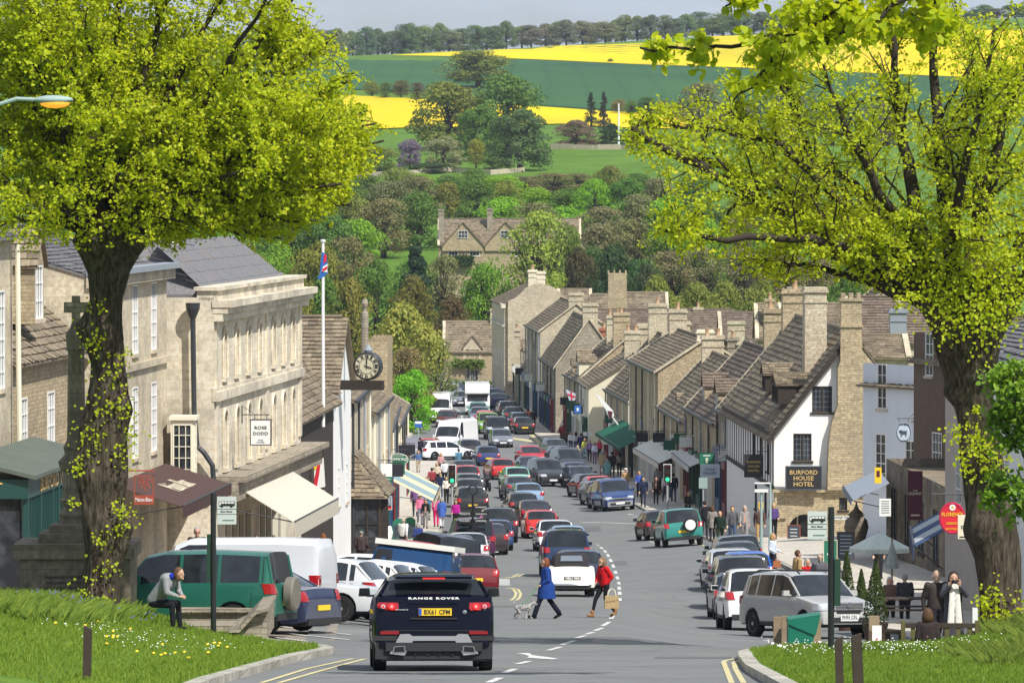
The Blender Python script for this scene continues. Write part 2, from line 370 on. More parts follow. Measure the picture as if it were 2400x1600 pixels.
def pavement(name, y0, y1, edge, side, width, h=.12, st=4):
 """raised slabs from the kerb line outward, with a kerb stone"""
 ys = frange(y0, y1, st); a = MB(); k = MB(); s = side
 P = [(edge(y), y) for y in ys]
 def row(off, dz): return [(x+off*s, y, zg(x, y)+dz) for x, y in P]
 k0, k1, k2 = row(0, -.05), row(0, h), row(.16, h)
 for i in range(len(P)-1):
  q = [(k0[i], k0[i+1], k1[i+1], k1[i]), (k1[i], k1[i+1], k2[i+1], k2[i])]
  for f in q: k.quad(*(f if s < 0 else f[::-1]))
 tp = [[(x+s*(.16+(width-.16)*j/5), y, zg(x+s*.16, y)+h+.004+.012*(width-.16)*j/5) for x, y in P] for j in range(6)]
 for j in range(5):
  for i in range(len(P)-1):
   f = (tp[j][i], tp[j][i+1], tp[j+1][i+1], tp[j+1][i]); a.quad(*(f if s < 0 else f[::-1]))
 for e in (0, -1):   # end faces
  x, y = P[e]; q = [(x, y, zg(x, y)-.05), (x+s*width, y, zg(x, y)-.05), (x+s*width, y, zg(x, y)+h), (x, y, zg(x, y)+h)]
  k.quad(*(q if (e == 0) == (s > 0) else q[::-1]))
 o = tag(a.build(name, pave), kind='structure'); k.build('kerb', kerbm, o)
 return o
pavement('left_pavement', 238, 424, lambda y: lerp_tab(LK, y), -1, 9)
pavement('left_far_pavement', 446, 600, lambda y: lerp_tab(LK, y), -1, 8)
pavement('right_pavement', 196, 600, lambda y: lerp_tab(RK, y), 1, 11)
m = MB(); pts = [(-3.0, 226), (-1.9, 228), (-1.45, 232), (-1.5, 237), (-2.2, 240), (-3.5, 240), (-3.5, 226)]
m.ext([(x, y, zg(x, y)-.05) for x, y in pts][::-1], (0, 0, .17)); tag(m.build('pavement_nib', pave), kind='structure')
m = MB(); pts = [(-3.2, 180), (-1.9, 182), (-1.15, 190), (-1.1, 200), (-1.6, 205), (-3.4, 206), (-4.0, 196)]
m.ext([(x, y, zg(x, y)-.05) for x, y in pts][::-1], (0, 0, .16)); tag(m.build('pavement_nib', pave), kind='structure')
def bankz(x, y): return zg(x, y) + bank(x, y)
def bank_sheet(name, ys, xin, xout):
 m = MB(); n = 12
 vs = []
 for y in ys:
  a, b = xin(y), xout(y)
  for i in range(n+1):
   x = a+(b-a)*(i/n)**1.4; vs.append((x, y, bankz(x, y)))
 fs = [(j*(n+1)+i, j*(n+1)+i+1, (j+1)*(n+1)+i+1, (j+1)*(n+1)+i) for j in range(len(ys)-1) for i in range(n)]
 if xout(ys[0]) < xin(ys[0]): fs = [f[::-1] for f in fs]
 m.add(vs, fs); return tag(m.build(name, lawnm, smooth=0), kind='structure')
def lx_in(y):
 if y <= 106: return lerp_tab([(30, -4.85), (83, -4.6), (100, -4.0), (106, -3.55)], y)
 return lerp_tab([(106, -3.55), (109, -3.7), (112, -4.6), (118, -5.4), (126, -6.6)], y)
bank_sheet('left_grass_bank', frange(30, 100, 5)+frange(102, 126, 2), lx_in, lambda y: -22)
def rx_in(y): return lerp_tab([(30, 3.85), (92, 4.02), (104, 4.3), (108, 5.2), (111, 8.0), (113, 12)], y)
bank_sheet('right_grass_bank', frange(30, 100, 5)+frange(101, 113, 1), rx_in, lambda y: 24)
def kerbline(name, pts, s):
 m = MB()
 for (x0, y0), (x1, y1) in zip(pts, pts[1:]):
  d = Vector((x1-x0, y1-y0, 0)).normalized(); nrm = Vector((-d.y, d.x, 0))*s*.25
  a, b = gp(x0, y0), gp(x1, y1)
  q = [a, b, b+nrm, a+nrm]; m.ext([p-Vector((0, 0, .08)) for p in (q if s > 0 else q[::-1])], (0, 0, .205))
 return tag(m.build(name, kerbm), kind='structure')
kerbline('left_kerb', [(-4.6, 30), (-4.36, 83), (-4.0, 93), (-3.75, 100), (-3.4, 105), (-3.35, 107), (-3.6, 109.5), (-4.5, 113), (-5.3, 119)], 1)
kerbline('right_kerb', [(3.6, 30), (3.78, 92), (3.95, 99), (4.1, 103), (4.5, 106.5), (5.4, 109.2), (8.0, 112), (12, 113.6), (20, 114)], -1)
whitem = plain('worn_white_line', (.66, .66, .63), .8, .8, 5); yellowm = plain('faded_yellow_line', (.62, .55, .30), .8, .7, 5)
def line_pts(pxs): return [G(*p) for p in pxs]
def mark(m, pts, w, dash=None, dz=.008):
 acc = 0;
 for a, b in zip(pts, pts[1:]):
  L = (b-a).length
  if L < 1e-4: continue
  d = (b-a)/L; n = Vector((-d.y, d.x, 0)).normalized()*w/2; t0 = 0; k = max(1, int(L/3))
  segs = []
  if dash:
   on, off = dash; q = -(acc % (on+off))
   while q < L: segs.append((max(q, 0), min(q+on, L))); q += on+off
   acc += L
  else: segs = [(L*i/k, L*(i+1)/k) for i in range(k)]
  for s0, s1 in segs:
   if s1-s0 < .02: continue
   p, q_ = a+d*s0, a+d*s1; up = lambda v: Vector((v.x, v.y, zg(v.x, v.y)+dz))
   m.quad(up(p-n), up(q_-n), up(q_+n), up(p+n))
def c8(l): return [(900+x/3.92, 1150+y/3.92) for x, y in l]
def c6(l, ox=500, oy=1200): return [(ox+x/3.92, oy+y/3.92) for x, y in l]
m = MB()
for a, b in (((1508, 1465), (1628, 1432)), ((1635, 1413), (1750, 1375)), ((1760, 1352), (1852, 1328)), ((1855, 1317), (1925, 1297)), ((1937, 1285), (2008, 1257)), ((2008, 1240), (2072, 1202))):
 mark(m, line_pts(c8([a, b])), .12)
for a, b in (((1212, 1556), (1240, 1549)), ((1180, 1577), (1207, 1567)), ((1146, 1599), (1172, 1588))): mark(m, line_pts([a, b]), .13)
for a, b in (((2085, 1175), (2110, 1130)), ((2166, 985), (2166, 1010)), ((2165, 925), (2166, 955)), ((2160, 880), (2163, 908)), ((2153, 835), (2158, 860)), ((2138, 785), (2147, 812)), ((2122, 735), (2132, 760)), ((2100, 675), (2112, 705)), ((2075, 625), (2090, 652)), ((2050, 580), (2066, 605)), ((2022, 545), (2040, 565)), ((1985, 515), (2008, 533)), ((1940, 490), (1968, 502))):
 mark(m, line_pts(c8([a, b])), .13)
tag(m.build('centre_line', whitem), kind='structure')
m = MB(); q = [G(*p) for p in c8([(1215, 1492), (1330, 1488), (1362, 1508), (1600, 1540), (1560, 1549), (1310, 1532), (1335, 1518), (1290, 1505)])]
m.add([(v.x, v.y, v.z+.008) for v in q], [tuple(range(len(q)))[::-1]]); tag(m.build('painted_arrow', whitem), kind='structure')
m = MB()
for l in ([(440, 1568), (850, 1440), (1280, 1345)], [(600, 1568), (1000, 1452), (1390, 1348)]): mark(m, line_pts(c6(l)), .09)
for l in ([(1060, 803), (1180, 790), (1235, 762)], [(1110, 803), (1232, 785), (1280, 762)], [(1120, 890), (1190, 902), (1215, 940), (1200, 980), (1165, 1005)], [(1160, 888), (1232, 903), (1257, 945), (1242, 985), (1215, 1005)]): mark(m, line_pts(c8(l)), .1)
for l in ([(615, 1343), (480, 1345), (395, 1362), (375, 1375), (400, 1440), (450, 1568)], [(622, 1352), (530, 1360), (470, 1378), (485, 1440), (560, 1568)]): mark(m, line_pts(c6(l, 1600)), .09)
def c2(l): return [(1200+x/4.704, 880+y/4.704) for x, y in l]
def c7(l): return [(850+x/3.92, 800+y/3.92) for x, y in l]
for l in ([(1555, 850), (1700, 1000)], [(1535, 850), (1680, 1005)], [(700, 1075), (770, 1120)]): mark(m, line_pts(c7(l)), .15)
for l in ([(420, 1090), (590, 1170), (690, 1230)],): mark(m, line_pts(c6(l, 1500, 980)), .1)
tag(m.build('double_yellow_lines', yellowm), kind='structure')
m = MB()
mark(m, line_pts(c6([(205, 520), (245, 600), (262, 700), (267, 800), (270, 1000), (300, 1135)], 1600)), .1, (.7, .5))
mark(m, line_pts(c2([(625, 1210), (1000, 1500)])), .12); mark(m, line_pts(c6([(40, 1105), (170, 1165)], 1500, 980)), .1, (.6, .4))
mark(m, line_pts(c8([(1200, 437), (1120, 490), (1000, 592)])), .12); mark(m, line_pts(c8([(1000, 600), (930, 690)])), .3, (1.0, .7))
mark(m, line_pts(c8([(1810, 288), (2060, 292), (2352, 303)])), .18); mark(m, line_pts(c8([(1095, 810), (1095, 870)])), .5, (1.2, .5))
mark(m, line_pts(c6([(110, 1108), (205, 1112)], 1600)), .5, (.25, .2)); mark(m, line_pts(c6([(410, 1146), (830, 1185)], 1600)), .1)
for l in ([(600, 1045), (1265, 1125)], [(600, 1105), (1250, 1170)], [(500, 1140), (870, 1185)], [(510, 1205), (770, 1240)], [(1140, 1010), (1430, 1050)]): mark(m, line_pts(c6(l)), .1)
for l in ([(810, 600), (868, 622)], [(872, 630), (912, 658)], [(912, 680), (920, 722)], [(700, 1160), (720, 1180)], [(1395, 888), (1560, 900)]): mark(m, line_pts(c7(l)), .2, (2.2, 1.4))
for l in ([(2240, 212), (2290, 218)], [(2280, 240), (2352, 228)], [(2325, 265), (2352, 268)]): mark(m, line_pts(c8(l)), .16)
mark(m, line_pts(c6([(0, 945), (60, 965)], 1500, 980)), .15)
tag(m.build('parking_bay_lines', whitem), kind='structure')
m = MB()
for k in range(7):
 p = G(1205+k*6.3, 1027.5+k*.9); m.quad(*[(p.x+dx, p.y+dy, zg(p.x, p.y)+.009) for dx, dy in ((-.14, -1.6), (.14, -1.6), (.14, 1.6), (-.14, 1.6))])
tag(m.build('road_lettering', yellowm), kind='structure')
def hill_wall(pts, h, label, name='dry_stone_wall'):
 m = MB(); P = [G(*p, y0=900) for p in pts]
 for a, b in zip(P, P[1:]):
  k = max(1, int((b-a).length/4))
  for i in range(k):
   p, q = a+(b-a)*i/k, a+(b-a)*(i+1)/k; p.z = zg(p.x, p.y)-.3; q.z = zg(q.x, q.y)-.3
   hh = h*rnd.uniform(.8, 1.12)+.3
   m.ext([p, q, q+Vector((0, .6, 0)), p+Vector((0, .6, 0))], (0, 0, hh))
 return tag(m.build(name, rubble_pale), label, 'wall')
hill_wall([(820, 412), (900, 413), (980, 408), (1060, 404), (1150, 409), (1230, 402)], .9, 'low dry stone wall crossing the meadow under the big trees')
hill_wall([(1290, 348), (1340, 349), (1400, 350), (1455, 350), (1520, 352)], 1.0, 'pale dry stone wall behind the meadow beside the white pole')
m = MB(); dk = plain('darker_tarmac_patch', (.135, .138, .138), .9, .4, 3)
for px, py, w_, l_ in ((1330, 1500, .5, 2.4), (1560, 1400, .3, 4), (1180, 1420, .6, 3), (1440, 1320, .5, 8), (1380, 1240, .6, 9), (1250, 1090, .8, 10), (1620, 1540, .7, 1.6), (1130, 1500, .4, 3)):
 p = G(px, py); o_ = p.z-zg(p.x, p.y); m.quad(*[(p.x+a*w_, p.y+b*l_, zg(p.x+a*w_, p.y+b*l_)+.004) for a, b in ((-1, -.5), (1, -.5), (1.1, .5), (-.9, .5))])
tag(m.build('road_repair', dk), kind='structure')
# ================================================================ vehicles
def ip(tb, u):
 if u <= tb[0][0]: return tb[0][1]
 for (a, b), (c, d) in zip(tb, tb[1:]):
  if u <= c: return b + (d-b)*(u-a)/max(c-a, 1e-6)
 return tb[-1][1]
KINDS = {
 'hatch': dict(L=3.95, W=1.70, r=.30, fa=.78, ra=.68, belt=.92, sill=.24, top=[(0, .46), (.03, .60), (.14, .70), (.95, .93), (1.72, 1.37), (2.1, 1.45), (3.0, 1.45), (3.42, 1.39), (3.78, .98), (3.90, .78), (3.95, .50)], ws=(.95, 1.72), rg=(3.42, 3.78), pil=[2.35, 3.22], end=3.38),
 'saloon': dict(L=4.55, W=1.76, r=.31, fa=.86, ra=.98, belt=.93, sill=.22, top=[(0, .46), (.03, .62), (.16, .70), (1.22, .92), (2.0, 1.36), (2.4, 1.43), (2.95, 1.43), (3.3, 1.37), (3.92, 1.02), (4.42, .97), (4.52, .78), (4.55, .48)], ws=(1.22, 2.0), rg=(3.3, 3.92), pil=[2.55, 3.2], end=3.6),
 'estate': dict(L=4.6, W=1.76, r=.31, fa=.86, ra=.98, belt=.93, sill=.23, top=[(0, .46), (.03, .62), (.16, .71), (1.2, .93), (1.98, 1.38), (2.4, 1.46), (3.6, 1.46), (4.1, 1.42), (4.42, .98), (4.55, .78), (4.6, .48)], ws=(1.2, 1.98), rg=(4.1, 4.42), pil=[2.6, 3.45, 4.0], end=4.08),
 'suv': dict(L=4.5, W=1.84, r=.36, fa=.84, ra=.86, belt=1.10, sill=.36, top=[(0, .58), (.03, .82), (.14, .95), (1.15, 1.12), (1.85, 1.66), (2.2, 1.74), (3.5, 1.74), (4.05, 1.70), (4.34, 1.12), (4.46, .92), (4.5, .58)], ws=(1.15, 1.85), rg=(4.05, 4.34), pil=[2.6, 3.45, 3.95], end=4.02),
 'mpv': dict(L=4.75, W=1.90, r=.33, fa=.92, ra=.90, belt=1.06, sill=.27, top=[(0, .5), (.03, .76), (.16, .88), (1.0, 1.12), (1.85, 1.72), (2.3, 1.84), (3.8, 1.84), (4.45, 1.78), (4.66, 1.08), (4.73, .85), (4.75, .5)], ws=(1.0, 1.85), rg=(4.45, 4.66), pil=[2.75, 3.6, 4.35], end=4.42),
 'offroader': dict(L=4.7, W=1.88, r=.37, fa=.88, ra=.92, belt=1.18, sill=.42, top=[(0, .6), (.03, .92), (.12, 1.08), (1.3, 1.18), (1.8, 1.78), (2.2, 1.86), (3.2, 1.88), (4.5, 1.84), (4.62, 1.18), (4.68, 1.0), (4.7, .58)], ws=(1.3, 1.8), rg=(4.5, 4.62), pil=[2.6, 3.45, 4.38], end=4.44),
 'van': dict(L=5.0, W=1.95, r=.33, fa=.95, ra=1.0, belt=1.15, sill=.30, top=[(0, .5), (.03, .85), (.15, .98), (.85, 1.22), (1.6, 1.82), (1.95, 1.96), (4.0, 1.98), (4.88, 1.95), (4.97, 1.7), (4.99, 1.2), (5.0, .5)], ws=(.85, 1.6), rg=None, pil=[1.7], end=2.5),
 'tall_van': dict(L=5.9, W=2.0, r=.34, fa=1.0, ra=1.3, belt=1.25, sill=.34, top=[(0, .55), (.03, .95), (.15, 1.1), (.75, 1.35), (1.35, 2.1), (1.75, 2.55), (4.0, 2.62), (5.7, 2.6), (5.87, 2.4), (5.89, 1.5), (5.9, .5)], ws=(.75, 1.35), rg=None, pil=[1.5], end=2.2),
 'old_saloon': dict(L=4.75, W=1.76, r=.31, fa=.98, ra=1.05, belt=.92, sill=.26, top=[(0, .46), (.02, .70), (.08, .78), (1.35, .92), (1.95, 1.36), (2.3, 1.43), (4.0, 1.42), (4.3, 1.38), (4.62, .95), (4.72, .8), (4.75, .48)], ws=(1.35, 1.95), rg=(4.3, 4.62), pil=[2.6, 3.5, 4.1], end=4.2),
}
def make_vehicle(name, k, hero=None, box_tail=False):
 p = dict(KINDS[k]); p.update(hero or {})
 L, Wd, r, belt, sill = p['L'], p['W'], p['r'], p['belt'], p['sill']
 top = p['top']; ws, rg = p['ws'], p['rg']; uf, ur = p['fa'], L - p['ra']; ar = r + .055
 van = rg is None
 def hw(u):
  f = min(u/.5, 1); b = min((L-u)/.3, 1)
  return Wd/2*(1 - .17*(1-f)**2.2)*(1 - (.05 if van else .10)*(1-b)**2)
 def zl(u):
  z = sill + .03*(1-min(u/.3, 1)) + .05*(1-min((L-u)/.3, 1))
  for c in (uf, ur):
   if abs(u-c) < ar: z = max(z, r + math.sqrt(max(ar*ar-(u-c)**2, 0)))
  return z
 us = {0, .03, .08, .16, .3, L-.3, L-.16, L-.06, L}
 us |= {a for a, b in top} | {p['end']}
 for c in (uf, ur):
  for an in range(0, 181, 20): us.add(c - ar*math.cos(R(an)))
  us.add(c-ar-.004); us.add(c+ar+.004)
 for q in p['pil']: us |= {q-.035, q+.035}
 us = sorted(u for u in us if 0 <= u <= L); uu = [us[0]]
 for u in us[1:]:
  if u-uu[-1] > .003: uu.append(u)
 us = uu
 tb = p.get('tumble', .80 if not van else .90)
 def sect(u):
  w = hw(u); zt = ip(top, u); zb = min(belt + .02*(u/L-.5)*3, zt-.045); z0 = min(zl(u), zb-.06)
  gh = max(0, zt-zb-.045); kk = min(gh/.38, 1); wt = w*(.90*(1-kk) + tb*kk)
  zs = zb-.13 if zb-.13 > z0+.03 else z0+.03
  z1 = min(max(z0+.02, sill+.25*(zs-sill)), zs-.005)
  rd = .06 if not van else .12
  return [(w*.965, z0), (w, z1), (w*1.0, zs), (w*.972, zb), (wt+.012*kk, zt-rd*kk-.02), (wt*.80, zt-.012), (wt*.4, zt+.004), (0, zt+.008)]
 SE = [sect(u) for u in us]; n = 8
 body, glass = MB(), MB()
 def pt(i, j, s): x, z = SE[i][j]; return (s*x, L/2-us[i], z)
 for s in (1, -1):
  vs = [pt(i, j, s) for i in range(len(us)) for j in range(n)]
  bf, gf = [], []
  for i in range(len(us)-1):
   um = (us[i]+us[i+1])/2
   for j in range(n-1):
    f = (i*n+j, i*n+j+1, (i+1)*n+j+1, (i+1)*n+j)
    if s > 0: f = f[::-1]
    g = False
    if j == 3 and ws[0]+.12 < um < p['end'] and not any(abs(um-q) < .036 for q in p['pil']): g = True
    if j >= 4 and ws[0] < um < ws[1]: g = True
    if rg and j >= 4 and rg[0]+.01 < um < rg[1]: g = True
    (gf if g else bf).append(f)
  body.add(vs, bf); glass.add(vs, gf)
  for (a, b) in ((ws,) + ((rg,) if rg else ())):
   P = [(s*sect(u)[4][0]*1.0, L/2-u, sect(u)[4][1]) for u in (a, (a+b)/2, b)]
   body.tube(P, .032, 6)
 for i in (0, len(us)-1):   # end caps
  pl = [pt(i, j, 1) for j in range(n)] + [pt(i, j, -1) for j in range(n-2, -1, -1)]
  body.add(pl, [tuple(range(len(pl)))[::(-1 if i == 0 else 1)]])
 root = empty(name)
 col = p.get('paint', paint)
 b = body.build('body', col, root, smooth=38)
 bm = bmesh.new(); bm.from_mesh(b.data); bmesh.ops.remove_doubles(bm, verts=bm.verts, dist=.0008); bm.normal_update(); bm.to_mesh(b.data); bm.free(); b.data.set_sharp_from_angle(angle=R(38))
 g = glass.build('window', car_glass, root, smooth=30)
 bm = bmesh.new(); bm.from_mesh(g.data); bmesh.ops.remove_doubles(bm, verts=bm.verts, dist=.0008)
 bmesh.ops.delete(bm, geom=[v for v in bm.verts if not v.link_faces], context='VERTS'); bm.to_mesh(g.data); bm.free()
 u_ = MB(); u_.bb(-Wd/2+.24, Wd/2-.24, -L/2+.2, L/2-.2, sill-.06, sill+.35); u_.bb(-Wd/2+.05, Wd/2-.05, L/2-uf-ar-.02, L/2-ur+ar+.02, sill+.02, belt-.22)
 u_.build('underbody', trim, root)
 for s in (1, -1):
  for uc in (uf, ur):
   c = (s*(Wd/2-.115), L/2-uc, r)
   m = MB(); m.lathe((0, 0, 0), [(r*.60, -.10), (r*.97, -.105), (r, -.07), (r, .07), (r*.97, .105), (r*.66, .11), (r*.62, .09)], 24, 'X')
   w_ = m.build('wheel', rubber, root, c, smooth=35)
   m = MB(); o = .085*s; m.lathe((0, 0, 0), [(r*.66, o-.012*s), (r*.66, o), (r*.60, o+.012*s), (r*.56, o-.03*s)], 20, 'X')
   m.lathe((0, 0, 0), [(r*.16, o-.02*s), (r*.15, o+.008*s), (r*.02, o+.012*s)], 12, 'X')
   for q in range(p.get('spokes', 5)):
    a = 2*math.pi*q/p.get('spokes', 5)+.3; m.box((o-.012*s, math.cos(a)*r*.36, math.sin(a)*r*.36), (.02, r*.13, r*.50), rx=a-math.pi/2)
   m.build('rim', p.get('rim', alloy), w_, smooth=30)
 def u_at(z, rear):
  seq = [q for q in top if (q[0] > L-.7 if rear else q[0] < .3)]
  seq = seq[::-1] if rear else seq
  for (a, b), (c, d) in zip(seq, seq[1:]):
   lo, hi = min(b, d), max(b, d)
   if lo <= z <= hi: return a + (c-a)*(z-b)/((d-b) or 1)
  return seq[0][0] if z < seq[0][1] else seq[-1][0]
 def lamp(nm, s, rear, z0, z1, back, inn, m_, off=.014):
  a = MB(); rows = []
  for z in (z0, (z0+z1)/2, z1):
   ue = u_at(z, rear); us_ = [ue-back if rear else ue+back, (ue-back*.4 if rear else ue+back*.4), ue-.02 if rear else ue+.02]
   pts = [Vector((s*(hw(q)+off*.8), L/2-q, z)) for q in us_]
   yy = L/2-ue+(-off if rear else off)
   wv_ = hw(ue)
   pts += [Vector((s*(wv_-.03), yy, z)), Vector((s*(wv_-inn*.5), yy, z)), Vector((s*(wv_-inn), yy, z))]
   rows.append(pts)
  rows = [[q-Vector((s*.07, (-.06 if rear else .06), 0)) for q in rows[0]]] + rows + [[q-Vector((s*.07, (-.06 if rear else .06), 0)) for q in rows[-1]]]
  k = len(rows[0]); vs = [q for rr in rows for q in rr]
  fs = [(i*k+j, i*k+j+1, (i+1)*k+j+1, (i+1)*k+j) for i in range(len(rows)-1) for j in range(k-1)]
  if (s > 0) == rear: fs = [f[::-1] for f in fs]
  return a.add(vs, fs).build(nm, m_, root, smooth=35)
 zr = p.get('zrl', (belt-.22, belt+.0)); zf_ = p.get('zfl', (ip(top, .08)-.13, ip(top, .12)-.005))
 for s in (1, -1):
  lamp('tail_light', s, True, zr[0], zr[1], p.get('tlb', .2), p.get('tli', .2), p.get('tlm', red_lens))
  lamp('headlight', s, False, zf_[0], zf_[1], .3, .36, clear_lens)
 m = MB(); yf = L/2-.0
 m.box((0, yf+.005, sill+.14), (Wd*.62, .05, .13)); m.box((0, yf-.015, ip(top, .03)-.10), (Wd*.38, .05, .09))
 m.build('grille', trim, root)
 m = MB(); m.box((0, -L/2-.004, sill+.04), (Wd*.80, .06, .14));
 for s in (1, -1):
  for uc in (uf, ur): pass
  m.bb(s*(Wd/2-.03), s*(Wd/2+.004), L/2-ur+ar+.03, L/2-uf-ar-.03, sill-.02, sill+.07)
 m.build('bumper_trim', trim, root)
 zp = p.get('zplate', (sill+.34 if not van else .75))
 m = MB(); m.box((0, -L/2+(L-u_at(zp, True))-.02, zp), (.52, .03, .115)); m.build('number_plate', yellow_plate, root)
 m = MB(); m.box((0, yf+.035, sill+.17), (.52, .02, .115)); m.build('number_plate', white_plate, root)
 for s in (1, -1):
  u_m = ws[0]+.42; m = MB(); m.box((s*(Wd/2+.10), L/2-u_m, belt+.09), (.20, .12, .14 if not van else .24), taper=.85); m.box((s*(Wd/2-.0), L/2-u_m, belt+.03), (.12, .05, .04))
  mm = m.build('wing_mirror', trim if p.get('trim_mirror') else col, root)
  m = MB(); m.box((s*(Wd/2+.10), L/2-u_m-.063, belt+.09), (.165, .006, .105 if not van else .2)); m.build('mirror_glass', car_glass, mm)
 if rg:
  m = MB(); z = ip(top, rg[0]); m.box((0, -L/2+(L-rg[0])-.03, z-.012), (Wd*.5, .10, .025)); m.box((0, -L/2+(L-rg[0])-.083, z-.012), (.28, .012, .02));
  m.build('high_brake_light', p.get('hbl', red_lens), root) if p.get('spoiler') else None
 return root
def place_vehicle(root, x, d, heading, dz=0):
 """stand it on the sloping road: heading 0 = driving away down the hill"""
 h = R(heading); fw = Vector((-math.sin(h), math.cos(h), 0)); rt = Vector((math.cos(h), math.sin(h), 0))
 c = Vector((x, d, 0)); a = c+fw*1.3; b = c-fw*1.3; e = c+rt*.7; g = c-rt*.7
 f3 = (Vector((a.x, a.y, zg(a.x, a.y)))-Vector((b.x, b.y, zg(b.x, b.y)))).normalized()
 r3 = (Vector((e.x, e.y, zg(e.x, e.y)))-Vector((g.x, g.y, zg(g.x, g.y)))).normalized()
 n = r3.cross(f3).normalized(); r3 = f3.cross(n)
 M = Matrix((r3, f3, n)).transposed(); root.rotation_euler = M.to_euler(); root.location = (x, d, (zg(a.x, a.y)+zg(b.x, b.y))/2+dz)
PROTO = {}; USED = set()
def vehicle(kind, px, py, heading, col, label, cat='car', group=None, name=None, end=None, paint_m=None, d=None, rear=None, yaw_shift=True):
 """px, py: where the middle of the end nearest the camera touches the road in the photo"""
 if kind not in PROTO: PROTO[kind] = make_vehicle({'hatch': 'hatchback_car', 'saloon': 'saloon_car', 'estate': 'estate_car', 'suv': 'suv', 'mpv': 'people_carrier', 'offroader': 'off_road_car', 'van': 'panel_van', 'tall_van': 'delivery_van', 'old_saloon': 'saloon_car'}[kind], kind)
 if kind in USED: o = copy_tree(PROTO[kind])
 else: o = PROTO[kind]; USED.add(kind)
 for ch in o.children_recursive: ch.color = (*col, 1)
 g_ = G(px, py); L = KINDS[kind]['L']; h = R(heading); fw = Vector((-math.sin(h), math.cos(h)))
 s = 1 if fw.y > 0 else -1
 q = Vector((g_.x, g_.y)) + fw*s*L/2*.92
 place_vehicle(o, q.x, q.y, heading)
 tag(o, label, cat, group)
 return o
DK = (.012, .013, .016); NAVY = (.012, .02, .055); SIL = (.50, .52, .55); GRY = (.09, .10, .115); RED = (.48, .012, .018); BLU = (.03, .09, .28); WHT = (.80, .81, .82); LBL = (.22, .33, .48)
q = 'cars queuing down the hill'
V = vehicle
V('hatch', 1362, 1384, 4, NAVY, 'navy hatchback just beyond the white convertible, mostly hidden by it', group=q)
DISC = V('offroader', 1328, 1352, 2, (.015, .035, .09), 'tall dark blue off-road car with wide rear window just ahead of the white convertible', group=q)
V('hatch', 1332, 1308, 2, LBL, 'pale blue car whose roof shows over the tall blue off-road car', group=q)
V('estate', 1303, 1292, 3, WHT, 'white estate car between the red hatchback and the blue off-road car', group=q)
V('hatch', 1270, 1262, 4, (.55, .02, .015), 'bright red hatchback followed by the white estate car', group=q)
V('saloon', 1258, 1234, 6, (.035, .008, .012), 'very dark maroon saloon with a red bumper strip, ahead of the bright red hatchback', group=q)
V('hatch', 1229, 1214, 8, DK, 'black hatchback beside the rear of the dark maroon saloon', group=q)
V('saloon', 1242, 1188, 6, LBL, 'light blue saloon ahead of the dark maroon saloon', group=q)
V('saloon', 1221, 1170, 8, GRY, 'dark grey saloon queuing behind the mint green hatchback', group=q)
V('hatch', 1214, 1146, 8, (.25, .58, .45), 'mint green hatchback in the middle of the queue', group=q)
V('hatch', 1180, 1124, 10, RED, 'deep red hatchback ahead of the mint green one', group=q)
V('hatch', 1146, 1092, 9, (.012, .025, .12), 'dark blue hatchback with brake lamps lit ahead of the deep red one', group=q)
V('hatch', 1104, 1075, 8, (.02, .012, .02), 'black hatchback near the front of the queue, level with the white delivery van', group=q)
q = 'cars driving up the hill'
V('mpv', 1296, 1140, 192, (.03, .033, .04), 'dark grey people carrier coming up the street with bright headlamps', group=q)
V('saloon', 1254, 1119, 190, (.012, .02, .045), 'dark navy saloon coming up beside the grey people carrier', group=q)
V('hatch', 1252, 1092, 190, RED, 'red car just behind the dark navy saloon coming uphill', group=q)
V('hatch', 1179, 1049, 186, (.16, .17, .20), 'silver grey hatchback alone in the middle of the road coming uphill', group=q)
V('offroader', 1167, 1031, 184, (.015, .02, .02), 'black off-road car behind the lone silver grey hatchback', group=q)
V('suv', 1147, 1017, 184, (.16, .32, .03), 'lime green car half hidden behind the black off-road car', group=q)
V('hatch', 1139, 1004, 182, (.6, .01, .03), 'bright red small car between the lime green car and the blue grey one', group=q)
V('saloon', 1124, 993, 180, (.12, .14, .19), 'blue grey saloon right in front of the white motorhome', group=q)
V('hatch', 1120, 982, 180, (.06, .28, .22), 'teal hatchback between the blue grey saloon and the motorhome', group=q)
V('suv', 1053, 943, 178, (.38, .45, .54), 'silver blue car at the far end of the street by the green bush', group=q)
V('estate', 1060, 930, 176, (.05, .09, .18), 'dark blue car behind the silver blue one at the far end', group=q)
V('saloon', 1080, 953, 178, (.18, .2, .24), 'grey car squeezed against the left of the motorhome', group=q)
V('hatch', 1030, 992, 178, (.62, .01, .015), 'bright red hatchback in front of the white box van', group=q)
V('hatch', 1044, 1002, 178, (.10, .012, .018), 'dark red car roof behind the white delivery van', group=q)
q = 'cars parked along the far right kerb'
V('saloon', 1170, 958, 2, (.015, .03, .12), 'dark blue saloon with yellow plate right beside the motorhome', group=q)
V('hatch', 1160, 946, 2, (.03, .06, .20), 'blue car roof beyond the dark blue saloon by the motorhome', group=q)
V('estate', 1192, 978, 5, GRY, 'dark grey car, farthest of the row parked left of the orange jacket', group=q)
V('hatch', 1206, 992, 6, (.02, .025, .03), 'black car second farthest in the row beside the far right kerb', group=q)
V('hatch', 1220, 1006, 6, (.10, .15, .21), 'blue grey hatchback parked just beyond the black one with yellow plate', group=q)
V('hatch', 1230, 1018, 7, DK, 'black hatchback with yellow plate nearest the painted road lettering', group=q)
q = 'cars parked along the right kerb'
V('hatch', 1311, 1074, 191, GRY, 'grey blue car at the far end of the row beside the crowd', group=q)
V('saloon', 1326, 1092, 191, (.05, .06, .08), 'dark slate car second in the row beside the crowd', group=q)
V('mpv', 1345, 1112, 191, (.02, .023, .03), 'black people carrier parked by the man in brown', group=q)
